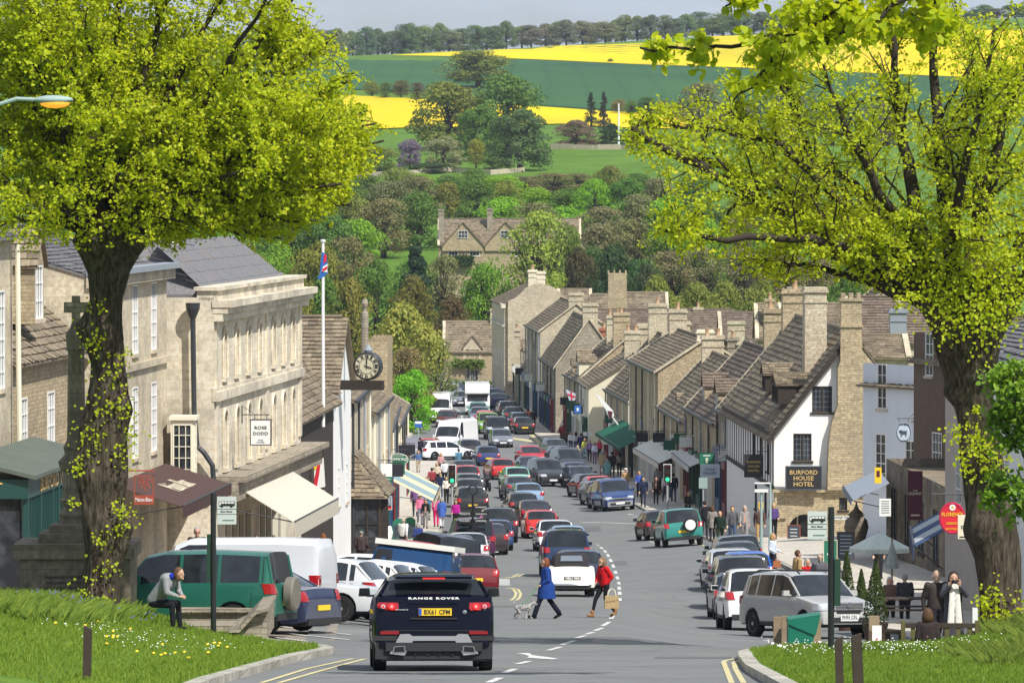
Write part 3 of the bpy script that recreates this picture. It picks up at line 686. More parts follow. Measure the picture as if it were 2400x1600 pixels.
V('saloon', 1362, 1134, 191, (.012, .022, .07), 'navy saloon facing uphill in the row, number four from the crowd end', group=q)
V('hatch', 1372, 1144, 191, (.02, .03, .05), 'small dark blue car wedged behind the black estate', group=q)
V('estate', 1390, 1164, 11, (.015, .015, .02), 'black estate car parked tail towards us beyond the red hatchback', group=q)
V('hatch', 1410, 1170, 11, (.6, .015, .02), 'red hatchback in the parked row three from the blue car with silver grille', group=q)
V('saloon', 1421, 1182, 191, (.13, .13, .14), 'grey saloon roof between the red hatchback and a black car', group=q)
V('hatch', 1436, 1190, 191, (.02, .018, .02), 'black car parked directly behind the blue car with silver grille', group=q)
CIT = V('mpv', 1454, 1196, 189, (.02, .05, .17), 'royal blue people carrier with silver bumper at the near end of the parked row', group=q)
q = 'cars parked along the left kerb'
V('saloon', 1092, 1128, 6, (.06, .08, .12), 'slate blue estate roof, farthest car of the left row by the traffic light', group=q)
V('hatch', 1096, 1142, 6, (.5, .01, .03), 'car with crimson roof behind the traffic light', group=q)
V('hatch', 1100, 1163, 6, (.10, .13, .14), 'grey green car beside the motorcycle', group=q)
V('suv', 1104, 1190, 5, (.012, .014, .018), 'black car with grey tinted windows beyond the black hatchback with round ring', group=q)
V('suv', 1108, 1212, 5, (.014, .012, .014), 'black hatchback behind the fingerpost with white lettering', group=q)
V('suv', 1172, 1272, 4, (.015, .015, .025), 'black car with lit tail lamps at the outside of the left row', group=q)
V('hatch', 1162, 1290, 4, (.03, .06, .16), 'dark blue car tucked between two black ones in the left row', group=q)
V('saloon', 1148, 1300, 4, (.03, .02, .022), 'black saloon just ahead of the purple people carrier', group=q)
V('mpv', 1112, 1312, 5, (.07, .012, .05), 'dark purple people carrier in the left parked row', group=q)
V('estate', 1098, 1330, 4, (.52, .53, .55), 'silver estate car with red lamps in front of the purple people carrier', group=q)
V('saloon', 1046, 1336, 6, (.06, .085, .13), 'slate blue saloon with a sunlit roof left of the silver estate', group=q)
V('saloon', 1074, 1336, 6, (.015, .02, .05), 'navy saloon squeezed beside the silver estate', group=q)
V('mpv', 1066, 1372, 20, (.010, .011, .018), 'long black people carrier beside the white roofed off-road car', group=q)
V('hatch', 1112, 1398, 8, (.14, .008, .014), 'maroon hatchback half hidden by the black iron bollard', group=q)
q = 'cars parked in the side road'
V('estate', 985, 1078, -62, WHT, 'white estate with tall red tail lamp at the mouth of the side road', group=q)
V('hatch', 1000, 1074, 176, (.6, .02, .03), 'small red and white car at the side road corner', group=q)
q = 'cars parked below the bank on the right'
V('suv', 1605, 1280, 6, (.02, .20, .17), 'green off-road car with a round white spare wheel on its tailgate', group=q)
V('hatch', 1556, 1264, 8, (.035, .03, .03), 'dark brown hatchback parked beyond the green off-road car', group=q)
V('estate', 1736, 1345, 3, GRY, 'dark grey estate, farthest roof of the near right row', group=q)
V('saloon', 1734, 1362, 3, (.05, .06, .07), 'slate saloon roof, second farthest of the near right row', group=q)
V('estate', 1722, 1385, 3, (.50, .52, .57), 'silver saloon with red lamps in the near right row', group=q)
V('hatch', 1758, 1392, 3, (.02, .12, .50), 'bright blue hatchback roof in the near right row', group=q)
V('suv', 1744, 1428, 3, (.03, .034, .045), 'dark grey estate car with roof rails and broad rear window in the near right row', group=q)
V('hatch', 1738, 1452, 2, (.012, .02, .05), 'navy car between the dark grey estate and the white one', group=q)
V('suv', 1776, 1478, 2, (.82, .82, .84), 'white estate car with tall red lamps beside the silver grey car facing us', group=q)
q = 'cars parked nose in at the car park'
V('hatch', 895, 1355, -66, (.42, .012, .02), 'white roofed red car behind the white topped off-road car', group=q)
# ================================================================ buildings
LG = 'stone houses along the left of the street'; RG = 'stone houses along the right of the street'
def V3(*a): return Vector(a)
def panel(m, P0, u, Lw, z0, z1, ops, n, rev=.14):
 """wall with real openings; n is the outward normal"""
 P0 = Vector(P0); u = Vector(u); n = Vector(n)
 xs = sorted({0, Lw} | {max(0, min(Lw, o[0])) for o in ops} | {max(0, min(Lw, o[1])) for o in ops})
 zs = sorted({z0, z1} | {o[2] for o in ops} | {o[3] for o in ops})
 def p(x, z, d=0): return P0 + u*x + V3(0, 0, z) - n*d
 flip = u.cross(V3(0, 0, 1)).dot(n) < 0
 def q(*a): m.quad(*(a[::-1] if flip else a))
 for i in range(len(xs)-1):
  for j in range(len(zs)-1):
   cx, cz = (xs[i]+xs[i+1])/2, (zs[j]+zs[j+1])/2
   if any(o[0] < cx < o[1] and o[2] < cz < o[3] for o in ops): continue
   q(p(xs[i], zs[j]), p(xs[i+1], zs[j]), p(xs[i+1], zs[j+1]), p(xs[i], zs[j+1]))
 for a, b, c, d in ops:
  q(p(a, c), p(a, d), p(a, d, rev), p(a, c, rev)); q(p(b, d), p(b, c), p(b, c, rev), p(b, d, rev))
  q(p(a, d), p(b, d), p(b, d, rev), p(a, d, rev)); q(p(b, c), p(a, c), p(a, c, rev), p(b, c, rev))
def window(par, P0, u, n, o, style='sash', rev=.05, proud=False, arch=False):
 P0, u, n = Vector(P0), Vector(u), Vector(n); a, b, c, d = o
 def p(x, z, k): return P0 + u*x + V3(0, 0, z) - n*k
 w, h = b-a, d-c; k = -.03 if proud else rev
 flip = u.cross(V3(0, 0, 1)).dot(n) < 0
 def slab(m, x0, x1, z0, z1, k0, k1):
  pts = [p(x0, z0, k0), p(x1, z0, k0), p(x1, z1, k0), p(x0, z1, k0)]
  m.ext(pts[::-1] if not flip else pts, -n*(k1-k0))
 g = MB(); slab(g, a+.02, b-.02, c+.02, d-.02, k-.02, k-.01)
 wn = g.build('window', win_glass, par)
 f = MB(); t = .05 if style != 'mullion' else .10
 fm = {'sash': white_paint, 'casement': timber, 'mullion': ashlar_warm, 'leaded': timber, 'cream': cream_paint, 'green': GREENP}[style]
 k1 = k-.021; k2 = k-.075
 slab(f, a, a+t, c, d, k1, k2); slab(f, b-t, b, c, d, k1, k2); slab(f, a+t, b-t, c, c+t, k1, k2); slab(f, a+t, b-t, d-t, d, k1, k2)
 nx, nzz = {'sash': (max(2, round(w/.4)), max(2, round(h/.45))), 'casement': (2, 1), 'mullion': (max(2, round(w/.5)), 1), 'leaded': (2, 1), 'cream': (max(3, round(w/.3)), max(4, round(h/.35))), 'green': (4, 5)}[style]
 bt = .026 if style in ('sash', 'cream', 'green') else .07
 for i in range(1, nx): x = a+w*i/nx; slab(f, x-bt/2, x+bt/2, c+t, d-t, k1, k2+.012)
 for i in range(1, nzz):
  z = c+h*i/nzz; e = .02 if (style == 'sash' and i == nzz//2) else bt/2; slab(f, a+t, b-t, z-e, z+e, k1, k2+.015)
 f.build('frame', fm, wn)
 if style in ('leaded', 'casement', 'mullion'):
  l = MB()
  for i in range(1, max(4, int(w/.17))): x = a+w*i/max(4, int(w/.17)); slab(l, x-.006, x+.006, c, d, k-.021, k-.028)
  for i in range(1, max(4, int(h/.22))): z = c+h*i/max(4, int(h/.22)); slab(l, a, b, z-.006, z+.006, k-.0285, k-.036)
  l.build('leading', lead if style != 'mullion' else white_paint, wn)
 if not proud:
  s_ = MB(); slab(s_, a-.08, b+.08, c-.11, c-.003, .02, -.07); s_.build('sill', ashlar_warm if style != 'casement' else timber, wn)
 return wn
GREENP = mat('dark_green_paint', (.015, .07, .06), .5)
def tslope(m, P, u, v, Lx, Ls, rh, tw, rg, th=.035, clip=None):
 """stone tiles laid in courses: P eave corner, u along the eave, v up the slope"""
 u, v = Vector(u).normalized(), Vector(v).normalized(); n = u.cross(v);
 if n.z < 0: n = -n
 rows = max(1, int(Ls/rh)); rh = Ls/rows
 for r_ in range(rows):
  s0 = r_*rh; x = -rg.uniform(0, tw*.5);
  while x < Lx:
   w = tw*rg.uniform(.7, 1.35); a, b = max(x, 0)+.006, min(x+w, Lx)-.006; x += w
   if b-a < .03: continue
   if clip and not clip((a+b)/2, s0+rh/2): continue
   t0 = th*rg.uniform(1.2, 2.2); j = rg.uniform(-.02, .015)
   A = P+u*a+v*(s0+j); B = P+u*b+v*(s0+j); A2 = P+u*a+v*(s0+rh*1.02); B2 = P+u*b+v*(s0+rh*1.02)
   o = len(m.v); m.v += [tuple(A+n*.004), tuple(B+n*.004), tuple(A+n*t0), tuple(B+n*t0), tuple(B2+n*.01), tuple(A2+n*.01)]
   m.f += [(o, o+1, o+3, o+2), (o+2, o+3, o+4, o+5)] if u.cross(v).z > 0 else [(o, o+2, o+3, o+1), (o+2, o+5, o+4, o+3)]
def chimney(par, x, y, w, d, z0, z1, m_, pots=1, cap=True, potcol=(.50, .33, .20)):
 c = MB(); c.bb(x-w/2, x+w/2, y-d/2, y+d/2, z0, z1-.25)
 if cap: c.bb(x-w/2-.09, x+w/2+.09, y-d/2-.09, y+d/2+.09, z1-.25, z1-.13); c.bb(x-w/2-.03, x+w/2+.03, y-d/2-.03, y+d/2+.03, z1-.13, z1)
 c.bb(x-w/2-.05, x+w/2+.05, y-d/2-.05, y+d/2+.05, z1-.75, z1-.66)
 ch = c.build('chimney', m_, par)
 for i in range(pots):
  xx = x + (i-(pots-1)/2)*w*.5 if w > d else x; yy = y if w > d else y+(i-(pots-1)/2)*d*.5
  q = MB(); q.lathe((xx, yy, z1), [(.15, 0), (.13, .1), (.12, .38), (.15, .42), (.14, .46), (.1, .46)], 10); o = q.build('chimney_pot', pottery, ch, smooth=40); o.color = (*potcol, 1)
def dormer(par, x, y, z, w, h, wallm, roofm, style='sash', depth=2.5, gh=None, rg=None, nwin=1):
 """front of the dormer at local y, facing -y"""
 gh = w*.42 if gh is None else gh; rg = rg or rnd
 m = MB(); ops = []
 ww = (w-.25)/nwin
 for i in range(nwin): ops.append((.125+ww*i+.04, .125+ww*(i+1)-.04, .12, h-.1))
 P0 = V3(x-w/2, y, z); panel(m, P0, (1, 0, 0), w, 0, h, ops, (0, -1, 0), .08)
 m.quad(P0, P0+V3(0, 0, h), P0+V3(0, depth, h), P0+V3(0, depth, 0)); Q = P0+V3(w, 0, 0); m.quad(Q, Q+V3(0, depth, 0), Q+V3(0, depth, h), Q+V3(0, 0, h))
 if gh > .3: m.add([P0+V3(0, 0, h), Q+V3(0, 0, h), V3(x, y, z+h+gh)], [(0, 1, 2)])
 dm = m.build('dormer', wallm, par)
 for o in ops: window(dm, P0, (1, 0, 0), (0, -1, 0), o, style, .07)
 r_ = MB(); ov = .12
 if gh > .3:
  sl = math.hypot(w/2+ov, gh*(w/2+ov)/(w/2)); s = gh/(w/2)
  for sg in (1, -1):
   P = V3(x+sg*(w/2+ov), y-ov, z+h-s*ov); v = V3(-sg, 0, s); uu = V3(0, 1, 0)
   r_.ext([P, P+uu*(depth+ov), P+uu*(depth+ov)+v.normalized()*sl, P+v.normalized()*sl][::sg], (0, 0, -.05)); tslope(r_, P, uu, v, depth+ov, sl, .24, .3, rg)
 else:
  P = V3(x-w/2-ov, y-ov, z+h); v = V3(0, depth, gh+.3); r_.ext([P, P+V3(w+2*ov, 0, 0), P+V3(w+2*ov, 0, 0)+v, P+v], (0, 0, -.05)); tslope(r_, P, V3(1, 0, 0), v, w+2*ov, v.length, .24, .3, rg)
 r_.build('dormer_roof', roofm, dm)
 return dm
def house(label, O, yaw, L, Dp, zb, eave, ridge, wallm, roofm=None, roof='par', name='stone_house', wins=(), chim=(), dorm=(), cop=True, over=.22, tile=(.28, .34), group=None, walls='fnxb', rev=.06, tiled=True, hip=0):
 """eave and ridge are heights above zb; walls f front (y=0), n (x=0), x (x=L), b back"""
 roofm = roofm or stone_tile
 root = empty(name, (O[0], O[1], zb), yaw, label, 'building' if 'house' not in name else 'house', group)
 rg = random.Random(int(abs(O[0]*71+O[1]*13)))
 m = MB(); fr = {'f': (V3(0, 0, 0), V3(1, 0, 0), V3(0, -1, 0), L), 'n': (V3(0, 0, 0), V3(0, 1, 0), V3(-1, 0, 0), Dp), 'x': (V3(L, 0, 0), V3(0, 1, 0), V3(1, 0, 0), Dp), 'b': (V3(0, Dp, 0), V3(1, 0, 0), V3(0, 1, 0), L)}
 for k in walls:
  P0, u, n, Lw = fr[k]; ops = [(w[1]-w[3]/2, w[1]+w[3]/2, w[2], w[2]+w[4]) for w in wins if w[0] == k]
  top_ = eave
  panel(m, P0, u, Lw, -.6, top_, ops, n, rev)
  if (roof == 'par' and k in 'nx' and hip == 0) or (roof == 'gab' and k in 'fb'):
   tri = [P0+V3(0, 0, top_), P0+u*Lw+V3(0, 0, top_), P0+u*Lw/2+V3(0, 0, ridge)]
   if u.cross(V3(0, 0, 1)).dot(n) < 0: tri = tri[::-1]
   m.add(tri, [(0, 1, 2)])
 m.build('wall', wallm, root)
 for w in wins:
  P0, u, n, Lw = fr[w[0]]
  if group in (RG, LG) and w[0] == 'f': m = MB(); m.bb(w[1]-w[3]/2-.14, w[1]-w[3]/2, -.07, .02, w[2]-.1, w[2]+w[4]+.14); m.bb(w[1]+w[3]/2, w[1]+w[3]/2+.14, -.07, .02, w[2]-.1, w[2]+w[4]+.14); m.bb(w[1]-w[3]/2, w[1]+w[3]/2, -.10, .02, w[2]+w[4]+.0, w[2]+w[4]+.14); m.build('window_surround', ashlar_warm, root)
  window(root, P0, u, n, (w[1]-w[3]/2, w[1]+w[3]/2, w[2], w[2]+w[4]), w[5] if len(w) > 5 else 'sash', rev)
 r_ = MB()
 if roof == 'par':
  s = (ridge-eave)/(Dp/2); ang = math.atan(s); sl = (Dp/2+over)/math.cos(ang)
  for sg in (1, -1):
   P = V3(-.12 if cop else -over, -over if sg > 0 else Dp+over, eave-over*s); v = V3(0, sg, s).normalized(); Lx = L+(.24 if cop else 2*over)
   q = [P, P+V3(Lx, 0, 0), P+V3(Lx-hip, 0, 0)+v*sl, P+V3(hip, 0, 0)+v*sl]
   r_.ext(q if sg > 0 else q[::-1], (0, 0, -.07))
   if tiled and (sg > 0 or ridge < 99): tslope(r_, P, V3(1, 0, 0), v, Lx, sl, tile[0], tile[1], rg, clip=(None if not hip else (lambda x_, s_: hip*s_/sl < x_ < Lx-hip*s_/sl)))
  if hip:
   for e, sx in ((0, 1), (L, -1)):
    P = V3(e-over*sx, -over, eave-over*s); q = [P, P+V3(0, Dp+2*over, 0), V3(e+sx*hip, Dp/2, ridge)]; r_.ext(q[::-1] if e == 0 else q, (0, 0, -.07))
  r_.tube([(0+hip, Dp/2, ridge+.05), (L-hip, Dp/2, ridge+.05)], .10, 6)
 elif roof == 'gab':
  s = (ridge-eave)/(L/2); ang = math.atan(s); sl = (L/2+over)/math.cos(ang)
  for sg in (1, -1):
   P = V3(-over if sg > 0 else L+over, -.12 if cop else -over, eave-over*s); v = V3(sg, 0, s).normalized(); Lx = Dp+(.24 if cop else 2*over)
   q = [P, P+V3(0, Lx, 0), P+V3(0, Lx, 0)+v*sl, P+v*sl]
   r_.ext(q[::-1] if sg > 0 else q, (0, 0, -.07))
   if tiled: tslope(r_, P, V3(0, 1, 0), v, Lx, sl, tile[0], tile[1], rg)
  r_.tube([(L/2, 0, ridge+.05), (L/2, Dp, ridge+.05)], .10, 6)
 elif roof == 'flat':
  r_.bb(.3, L-.3, .3, Dp-.3, eave-.5, eave-.35)
 if r_.v: r_.build('roof', roofm, root)
 if cop and roof in ('par', 'gab') and not hip:
  c = MB();
  for e in (0, 1):
   for sg in (1, -1):
    if roof == 'par': A = V3(e*L, -over if sg > 0 else Dp+over, eave-over*s); B = V3(e*L, Dp/2, ridge); w_ = V3(.30, 0, 0)
    else: A = V3(-over if sg > 0 else L+over, e*Dp, eave-over*s); B = V3(L/2, e*Dp, ridge); w_ = V3(0, .30, 0)
    up = V3(0, 0, .16); q = [A-w_/2, A+w_/2, B+w_/2, B-w_/2]
    nn = (q[1]-q[0]).cross(q[2]-q[1]); q = q if nn.z > 0 else q[::-1]; c.ext([p_-V3(0, 0, .03) for p_ in q], up)
  c.build('coping', ashlar_warm, root)
 if group in (RG, LG) and walls == 'fnxb' and L > 9:
  for t_ in np.arange(.5, L, 6.1): m = MB(); m.tube([(t_, -.12, eave-.1), (t_, -.12, 0)], .06, 6); m.build('drainpipe', [lead, cream_paint, iron][rg.randrange(3)], root)
  m = MB(); m.bb(0, L, -over-.12, -over+.02, eave-.18, eave-.06); m.build('gutter', iron, root)
  t_ = 1.2
  while t_ < L-3.4:
   w_ = rg.uniform(2.6, 3.6); cc = rg.choice([(.75, .73, .66), (.02, .06, .14), (.012, .07, .04), (.16, .02, .03), (.6, .6, .58), (.03, .03, .035), (.55, .50, .38)])
   m = MB(); m.bb(t_, t_+w_, -.34, .0, 2.35, 2.85); m.bb(t_, t_+.16, -.3, 0, -.3, 2.35); m.bb(t_+w_-.16, t_+w_, -.3, 0, -.3, 2.35); m.bb(t_+.16, t_+w_-.16, -.28, 0, -.3, .5); [m.bb(t_+w_*q-.04, t_+w_*q+.04, -.27, -.2, .5, 2.35) for q in (.33, .66)]; sf = m.build('shop_front', painted, root); sf.color = (*cc, 1)
   m = MB(); m.bb(t_+.16, t_+w_-.16, -.22, -.05, .5, 2.35); m.build('shop_window', win_glass, sf); t_ += w_+rg.uniform(1.6, 2.8)
  for k_ in range(2): m = MB(); x_ = rg.uniform(1, L-1); m.box((x_, -.55, 3.3), (.06, .75, .6)); m.tube([(x_, 0, 3.68), (x_, -.9, 3.68)], .02, 5); m.build('projecting_sign', painted, root).color = (*rg.choice([(.7, .7, .66), (.02, .02, .03), (.02, .1, .06), (.3, .32, .4)]), 1)
 for c_ in chim: chimney(root, *c_)
 for d_ in dorm: dormer(root, *d_[:5], wallm if len(d_) < 7 else d_[6], roofm, d_[5] if len(d_) > 5 else 'sash', rg=rg, **(d_[7] if len(d_) > 7 else {}))
 return root
def ZP(py, d): return CZ - (py-430)*d/F
def left_house(label, d0, d1, x0, x1, Dp, eave_py, ridge_py, *a, at=None, zb=None, **k):
 """facade runs away from us from (x0,d0) to (x1,d1); the heights are read at depth `at`"""
 at = at or d0; L = math.hypot(x1-x0, d1-d0); yaw = math.atan2(d1-d0, x1-x0); zb = zg(x0, (d0+d1)/2)+.1 if zb is None else zb
 return house(label, (x0, d0), yaw, L, Dp, zb, ZP(eave_py, at)-zb, ZP(ridge_py, at)-zb, *a, **k), L
def right_house(label, d0, d1, x0, x1, Dp, eave_py, ridge_py, *a, at=None, zb=None, **k):
 at = at or d0; L = math.hypot(x1-x0, d1-d0); yaw = math.atan2(d0-d1, x0-x1); zb = zg(x0, (d0+d1)/2)+.1 if zb is None else zb
 return house(label, (x1, d1), yaw, L, Dp, zb, ZP(eave_py, at)-zb, ZP(ridge_py, at)-zb, *a, **k), L
brick = stone('red_brick', (.42, .12, .06), (.30, .09, .05), (.35, .28, .22), .22, .075, .01, stain_amt=.2, rough_n=.05)
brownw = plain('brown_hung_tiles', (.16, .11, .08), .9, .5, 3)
zb = 5.35
EV = ZP(1008, 268)-zb; RV = ZP(776, 268)-zb; GL = 7.26; LH = 31
HOT = house('white gabled hotel with steep stone tiled roof, four light dormer and tall stone chimney', (11.3, 299), math.atan2(-31, 1.06), math.hypot(31, 1.06), GL, zb, EV, RV, white_wall, stone_tile, 'par', name='hotel_building', cop=False, over=.35, tile=(.30, .36),
   wins=[('f', t_, 2.9, 1.3, 1.5, 'casement') for t_ in (27.5, 23, 18.5)] + [('f', t_, .7, 1.2, 1.2, 'casement') for t_ in (26, 20)], walls='fnb')
LHH = math.hypot(31, 1.06)
def addn(m_, a, b, z0, z1, ops, mat_, nm='wall'):
 m = MB(); panel(m, V3(LHH, a, 0), V3(0, 1, 0), b-a, z0, z1, [(o[0]-a, o[1]-a, o[2], o[3]) for o in ops], V3(1, 0, 0), .16); return m.build(nm, mat_, HOT)
zl_ = ZP(1152, 268)-zb
def gx(px): return (px-1815)*268/F
w1 = (gx(1904), gx(1951), ZP(966, 268)-zb, ZP(905, 268)-zb); w2 = (gx(1860), gx(1903), ZP(1080, 268)-zb, ZP(1016, 268)-zb)
m = MB(); panel(m, V3(LHH, 0, 0), V3(0, 1, 0), GL, zl_, EV, [w2], V3(1, 0, 0), .10)
a_, b_, c_, d_ = w1; sl_ = (RV-EV)/(GL/2)
def rk(y): return EV + sl_*(y if y < GL/2 else GL-y)
P = lambda y, z: V3(LHH, y, z)
m.add([P(0, EV), P(a_, EV), P(a_, rk(a_))], [(0, 1, 2)]); m.add([P(a_, EV), P(b_, EV), P(b_, c_), P(a_, c_)], [(0, 1, 2, 3)]) if c_ > EV else None
m.add([P(a_, max(d_, EV)), P(b_, max(d_, EV)), P(b_, rk(b_)), P(a_, max(rk(a_), d_))], [(0, 1, 2, 3)])
m.add([P(b_, EV), P(GL, EV), P(GL/2, RV), P(b_, rk(b_))], [(0, 1, 2, 3)])
m.build('wall', white_wall, HOT)
window(HOT, V3(LHH, 0, 0), V3(0, 1, 0), V3(1, 0, 0), w2, 'casement', .09); window(HOT, V3(LHH, 0, 0), V3(0, 1, 0), V3(1, 0, 0), w1, 'casement', .09)
m = MB(); yb = gx(2040); ar = (gx(1848), gx(1922), -.6, ZP(1205, 268)-zb); wsm = (gx(1967), gx(1986), ZP(1195, 268)-zb, ZP(1166, 268)-zb)
panel(m, V3(LHH+.25, 0, 0), V3(0, 1, 0), yb, -.6, zl_-.02, [ar, wsm], V3(1, 0, 0), .3)
cy = (ar[0]+ar[1])/2; rr = (ar[1]-ar[0])/2
for sg in (-1, 1):
 pl = [V3(LHH+.245, cy+sg*rr, ar[3])] + [V3(LHH+.245, cy+sg*rr*math.cos(R(q)), ar[3]-.75+.75*math.sin(R(q))) for q in range(0, 91, 15)]
 m.ext(pl if sg > 0 else pl[::-1], (-.28, 0, 0))
m.bb(LHH-.1, LHH+.42, -.1, yb, zl_-.02, zl_+.10); m.bb(LHH+.2, LHH+.38, -.05, .55, .9, 1.02); m.bb(LHH+.2, LHH+.36, ar[1]-.05, ar[1]+.4, .9, 1.02)
m.build('stone_ground_floor', rubble, HOT)
m = MB(); m.bb(LHH-.55, LHH-.5, ar[0]-.1, ar[1]+.1, -.5, ar[3]); m.build('arch_glazing', win_glass, HOT)
m = MB(); [m.bb(LHH-.49, LHH-.42, y_, y_+.07, -.5, ar[3]) for y_ in (ar[0]+.05, cy-.3, cy+.25, ar[1]-.2)]; m.build('glazing_bars', ashlar_warm, HOT)
window(HOT, V3(LHH+.25, 0, 0), V3(0, 1, 0), V3(1, 0, 0), wsm, 'casement', .2)
m = MB(); c0 = LHH+.02; dd = .55
pl = [(gx(1938), zl_+.1), (gx(1941), ZP(1040, 268)-zb), (gx(1948), ZP(990, 268)-zb), (gx(1962), ZP(950, 268)-zb), (gx(1962), ZP(862, 268)-zb), (gx(1968), ZP(845, 268)-zb), (gx(1969), ZP(705, 268)-zb), (gx(2018), ZP(705, 268)-zb), (gx(2019), ZP(820, 268)-zb), (gx(2044), ZP(850, 268)-zb), (gx(2026), ZP(975, 268)-zb), (gx(2034), zl_+.1)]
m.ext([V3(c0, y_, z_) for y_, z_ in pl][::-1] if False else [V3(c0, y_, z_) for y_, z_ in pl], (dd, 0, 0))
m.bb(c0-.08, c0+dd+.08, gx(1967), gx(2022), ZP(766, 268)-zb, ZP(762, 268)-zb); m.bb(c0-.08, c0+dd+.08, gx(1965), gx(2022), ZP(705, 268)-zb, ZP(698, 268)-zb)
for k_ in range(3): m.bb(c0+.02, c0+dd-.02, gx(1970+k_*18), gx(1980+k_*18), ZP(698, 268)-zb, ZP(686, 268)-zb)
m.build('chimney', rubble, HOT)
chimney(HOT, LHH-4.6, gx(1920)+.2, 1.3, 1.05, RV-3, ZP(673, 272)-zb, rubble_pale, 0)
m = MB(); A = V3(LHH+.33, -.38, EV-.36*sl_); B = V3(LHH+.33, GL/2, RV-.02)
m.ext([A, B, B-V3(0, 0, .3), A-V3(0, 0, .3)][::-1], (.05, 0, 0)); m.build('bargeboard', timber, HOT)
dz = EV+1.15; dormer(HOT, LHH-3.9, .35, dz, 3.6, .95, timber, stone_tile, 'casement', 2.6, .5, nwin=4)
dormer(HOT, LHH-14, .6, dz+.2, 2.0, .9, timber, stone_tile, 'casement', 2.4, .5, nwin=2)
m = MB()
for t_ in np.arange(1.0, LHH, 1.55): m.bb(t_-.09, t_+.09, -.03, .02, 2.35, EV)
m.bb(0, LHH, -.06, .02, 2.2, 2.4); m.bb(0, LHH, -.28, .02, EV-.2, EV-.05); m.build('timber_frame', timber, HOT)
right_house('dark stone house with one white sash window just beyond the hotel', 300, 318, 12.2, 11.55, 7, 985, 800, rubble_grey, stone_tile, group=RG, wins=[('x', 1.4, 3.2, .9, 1.2, 'sash'), ('f', 4, 3.3, 1, 1.3, 'sash'), ('f', 12, 3.3, 1, 1.3, 'sash')], chim=[(9, 3.5, 1.0, 1.4, 5, 12.2, rubble, 1)])
right_house('house with long plain roof slope and two tiled dormers beyond the hotel', 318, 342, 11.5, 10.5, 7, 990, 830, rubble, stone_tile_b, group=RG, tile=(.3, .4), wins=[('f', t_, 2.9, .9, 1.2, 'sash') for t_ in (3, 8, 13, 18)], dorm=[(17, .5, 5.6, 1.7, 1.1, 'sash'), (7, .5, 5.6, 1.7, 1.1, 'sash')], chim=[(22, 3.5, .9, 1.5, 5, 11.5, rubble, 2)])
right_house('low house with lead edged roof and one square dormer, second beyond the hotel', 342, 366, 10.4, 9.5, 6.4, 985, 850, rubble, stone_tile, group=RG, wins=[('f', t_, 2.7, .9, 1.1, 'sash') for t_ in (3, 8, 13, 18)], dorm=[(18, .6, 4.5, 1.6, 1.0, 'sash'), (9, .6, 4.5, 1.6, 1.0, 'sash')], chim=[(3, 3.2, .8, 1.4, 4, 9.6, rubble_pale, 2)])
right_house('tall rubble house with broad sunlit gable, cream chimney and blue lead gutter', 370, 396, 9.5, 8.3, 6.2, 868, 795, rubble, stone_tile, group=RG, wins=[('f', t_, 3.6, .9, 1.3, 'sash') for t_ in (4, 9, 14, 20)], chim=[(25.6, 3.1, .6, 1.05, 7, 10.6, cream_wall, 0), (2, 3.1, .8, 1.2, 7, 11.4, rubble_pale, 1)], over=.3)
right_house('low house whose long roof carries four dark dormers', 405, 430, 8.45, 7.15, 7.4, 938, 800, rubble, stone_tile, group=RG, wins=[('f', t_, 2.6, .9, 1.1, 'sash') for t_ in (3, 8, 13, 18, 23)], dorm=[(t_, .9, 5.9, 1.25, .95, 'casement', timber, dict(depth=2.2, gh=.2)) for t_ in (22, 18.4, 14.8, 11.2)], chim=[(2, 3.7, .9, 1.4, 7, 11.6, rubble_pale, 1), (24, 3.7, .8, 1.2, 7, 10.8, rubble_pale, 1)])
right_house('pinkish rendered house with blank cream end wall and blue shopfront', 434, 450, 5.85, 5.3, 7.5, 905, 835, cream_wall, stone_tile, group=RG, cop=False, wins=[('f', 4, 3.2, .9, 1.3, 'casement'), ('f', 10, 3.2, .9, 1.3, 'casement')], chim=[(9, 3.7, .8, 1.2, 5, 9.4, rubble_pale, 2)])
right_house('narrow house with small cream dormer gable above the union flag', 450, 466, 5.3, 4.4, 7, 890, 800, rubble, stone_tile, group=RG, dorm=[(12, .2, 5.2, 2.2, 1.5, 'sash', cream_wall), (5, .2, 5.2, 1.4, 1.0, 'sash')], chim=[(14, 3.5, 1.0, 1.3, 6, 10.6, rubble, 1), (6, 3.5, .9, 1.2, 6, 10.2, rubble_pale, 2)])
right_house('long house with big plain dark roof slope and one pale chimney at the gable', 475, 500, 3.65, 2.6, 5.6, 857, 748, rubble_grey, stone_tile, group=RG, wins=[('f', t_, 3.3, .9, 1.3, 'sash') for t_ in (3, 8, 13, 18, 23)], chim=[(24.6, 2.9, .8, 1.25, 7, 10.9, rubble_pale, 0)])
right_house('tall gabled house with steep roof and parapet in front of the curved gable', 505, 530, 2.5, 1.35, 6.4, 775, 712, rubble_pale, stone_tile, group=RG, wins=[('f', t_, 3.0, .9, 1.6, 'sash') for t_ in (3, 8, 13, 18, 23)] + [('f', t_, 6.0, .9, 1.4, 'sash') for t_ in (3, 8, 13, 18, 23)], chim=[(24.6, 3.2, .7, 1.3, 8, 11.2, rubble_pale, 0)])
right_house('small low house with three gabled dormers near the far bend', 531, 552, 1.3, .3, 6, 868, 800, rubble_grey, stone_tile, group=RG, dorm=[(t_, -.02, 3.8, 1.6, 1.4, 'sash') for t_ in (17, 11, 5)], chim=[(1.5, 3, .8, 1.2, 4, 8.4, rubble_pale, 1)])
d = 556; zb = zg(0, d)+.1; x0 = X(1182, d)
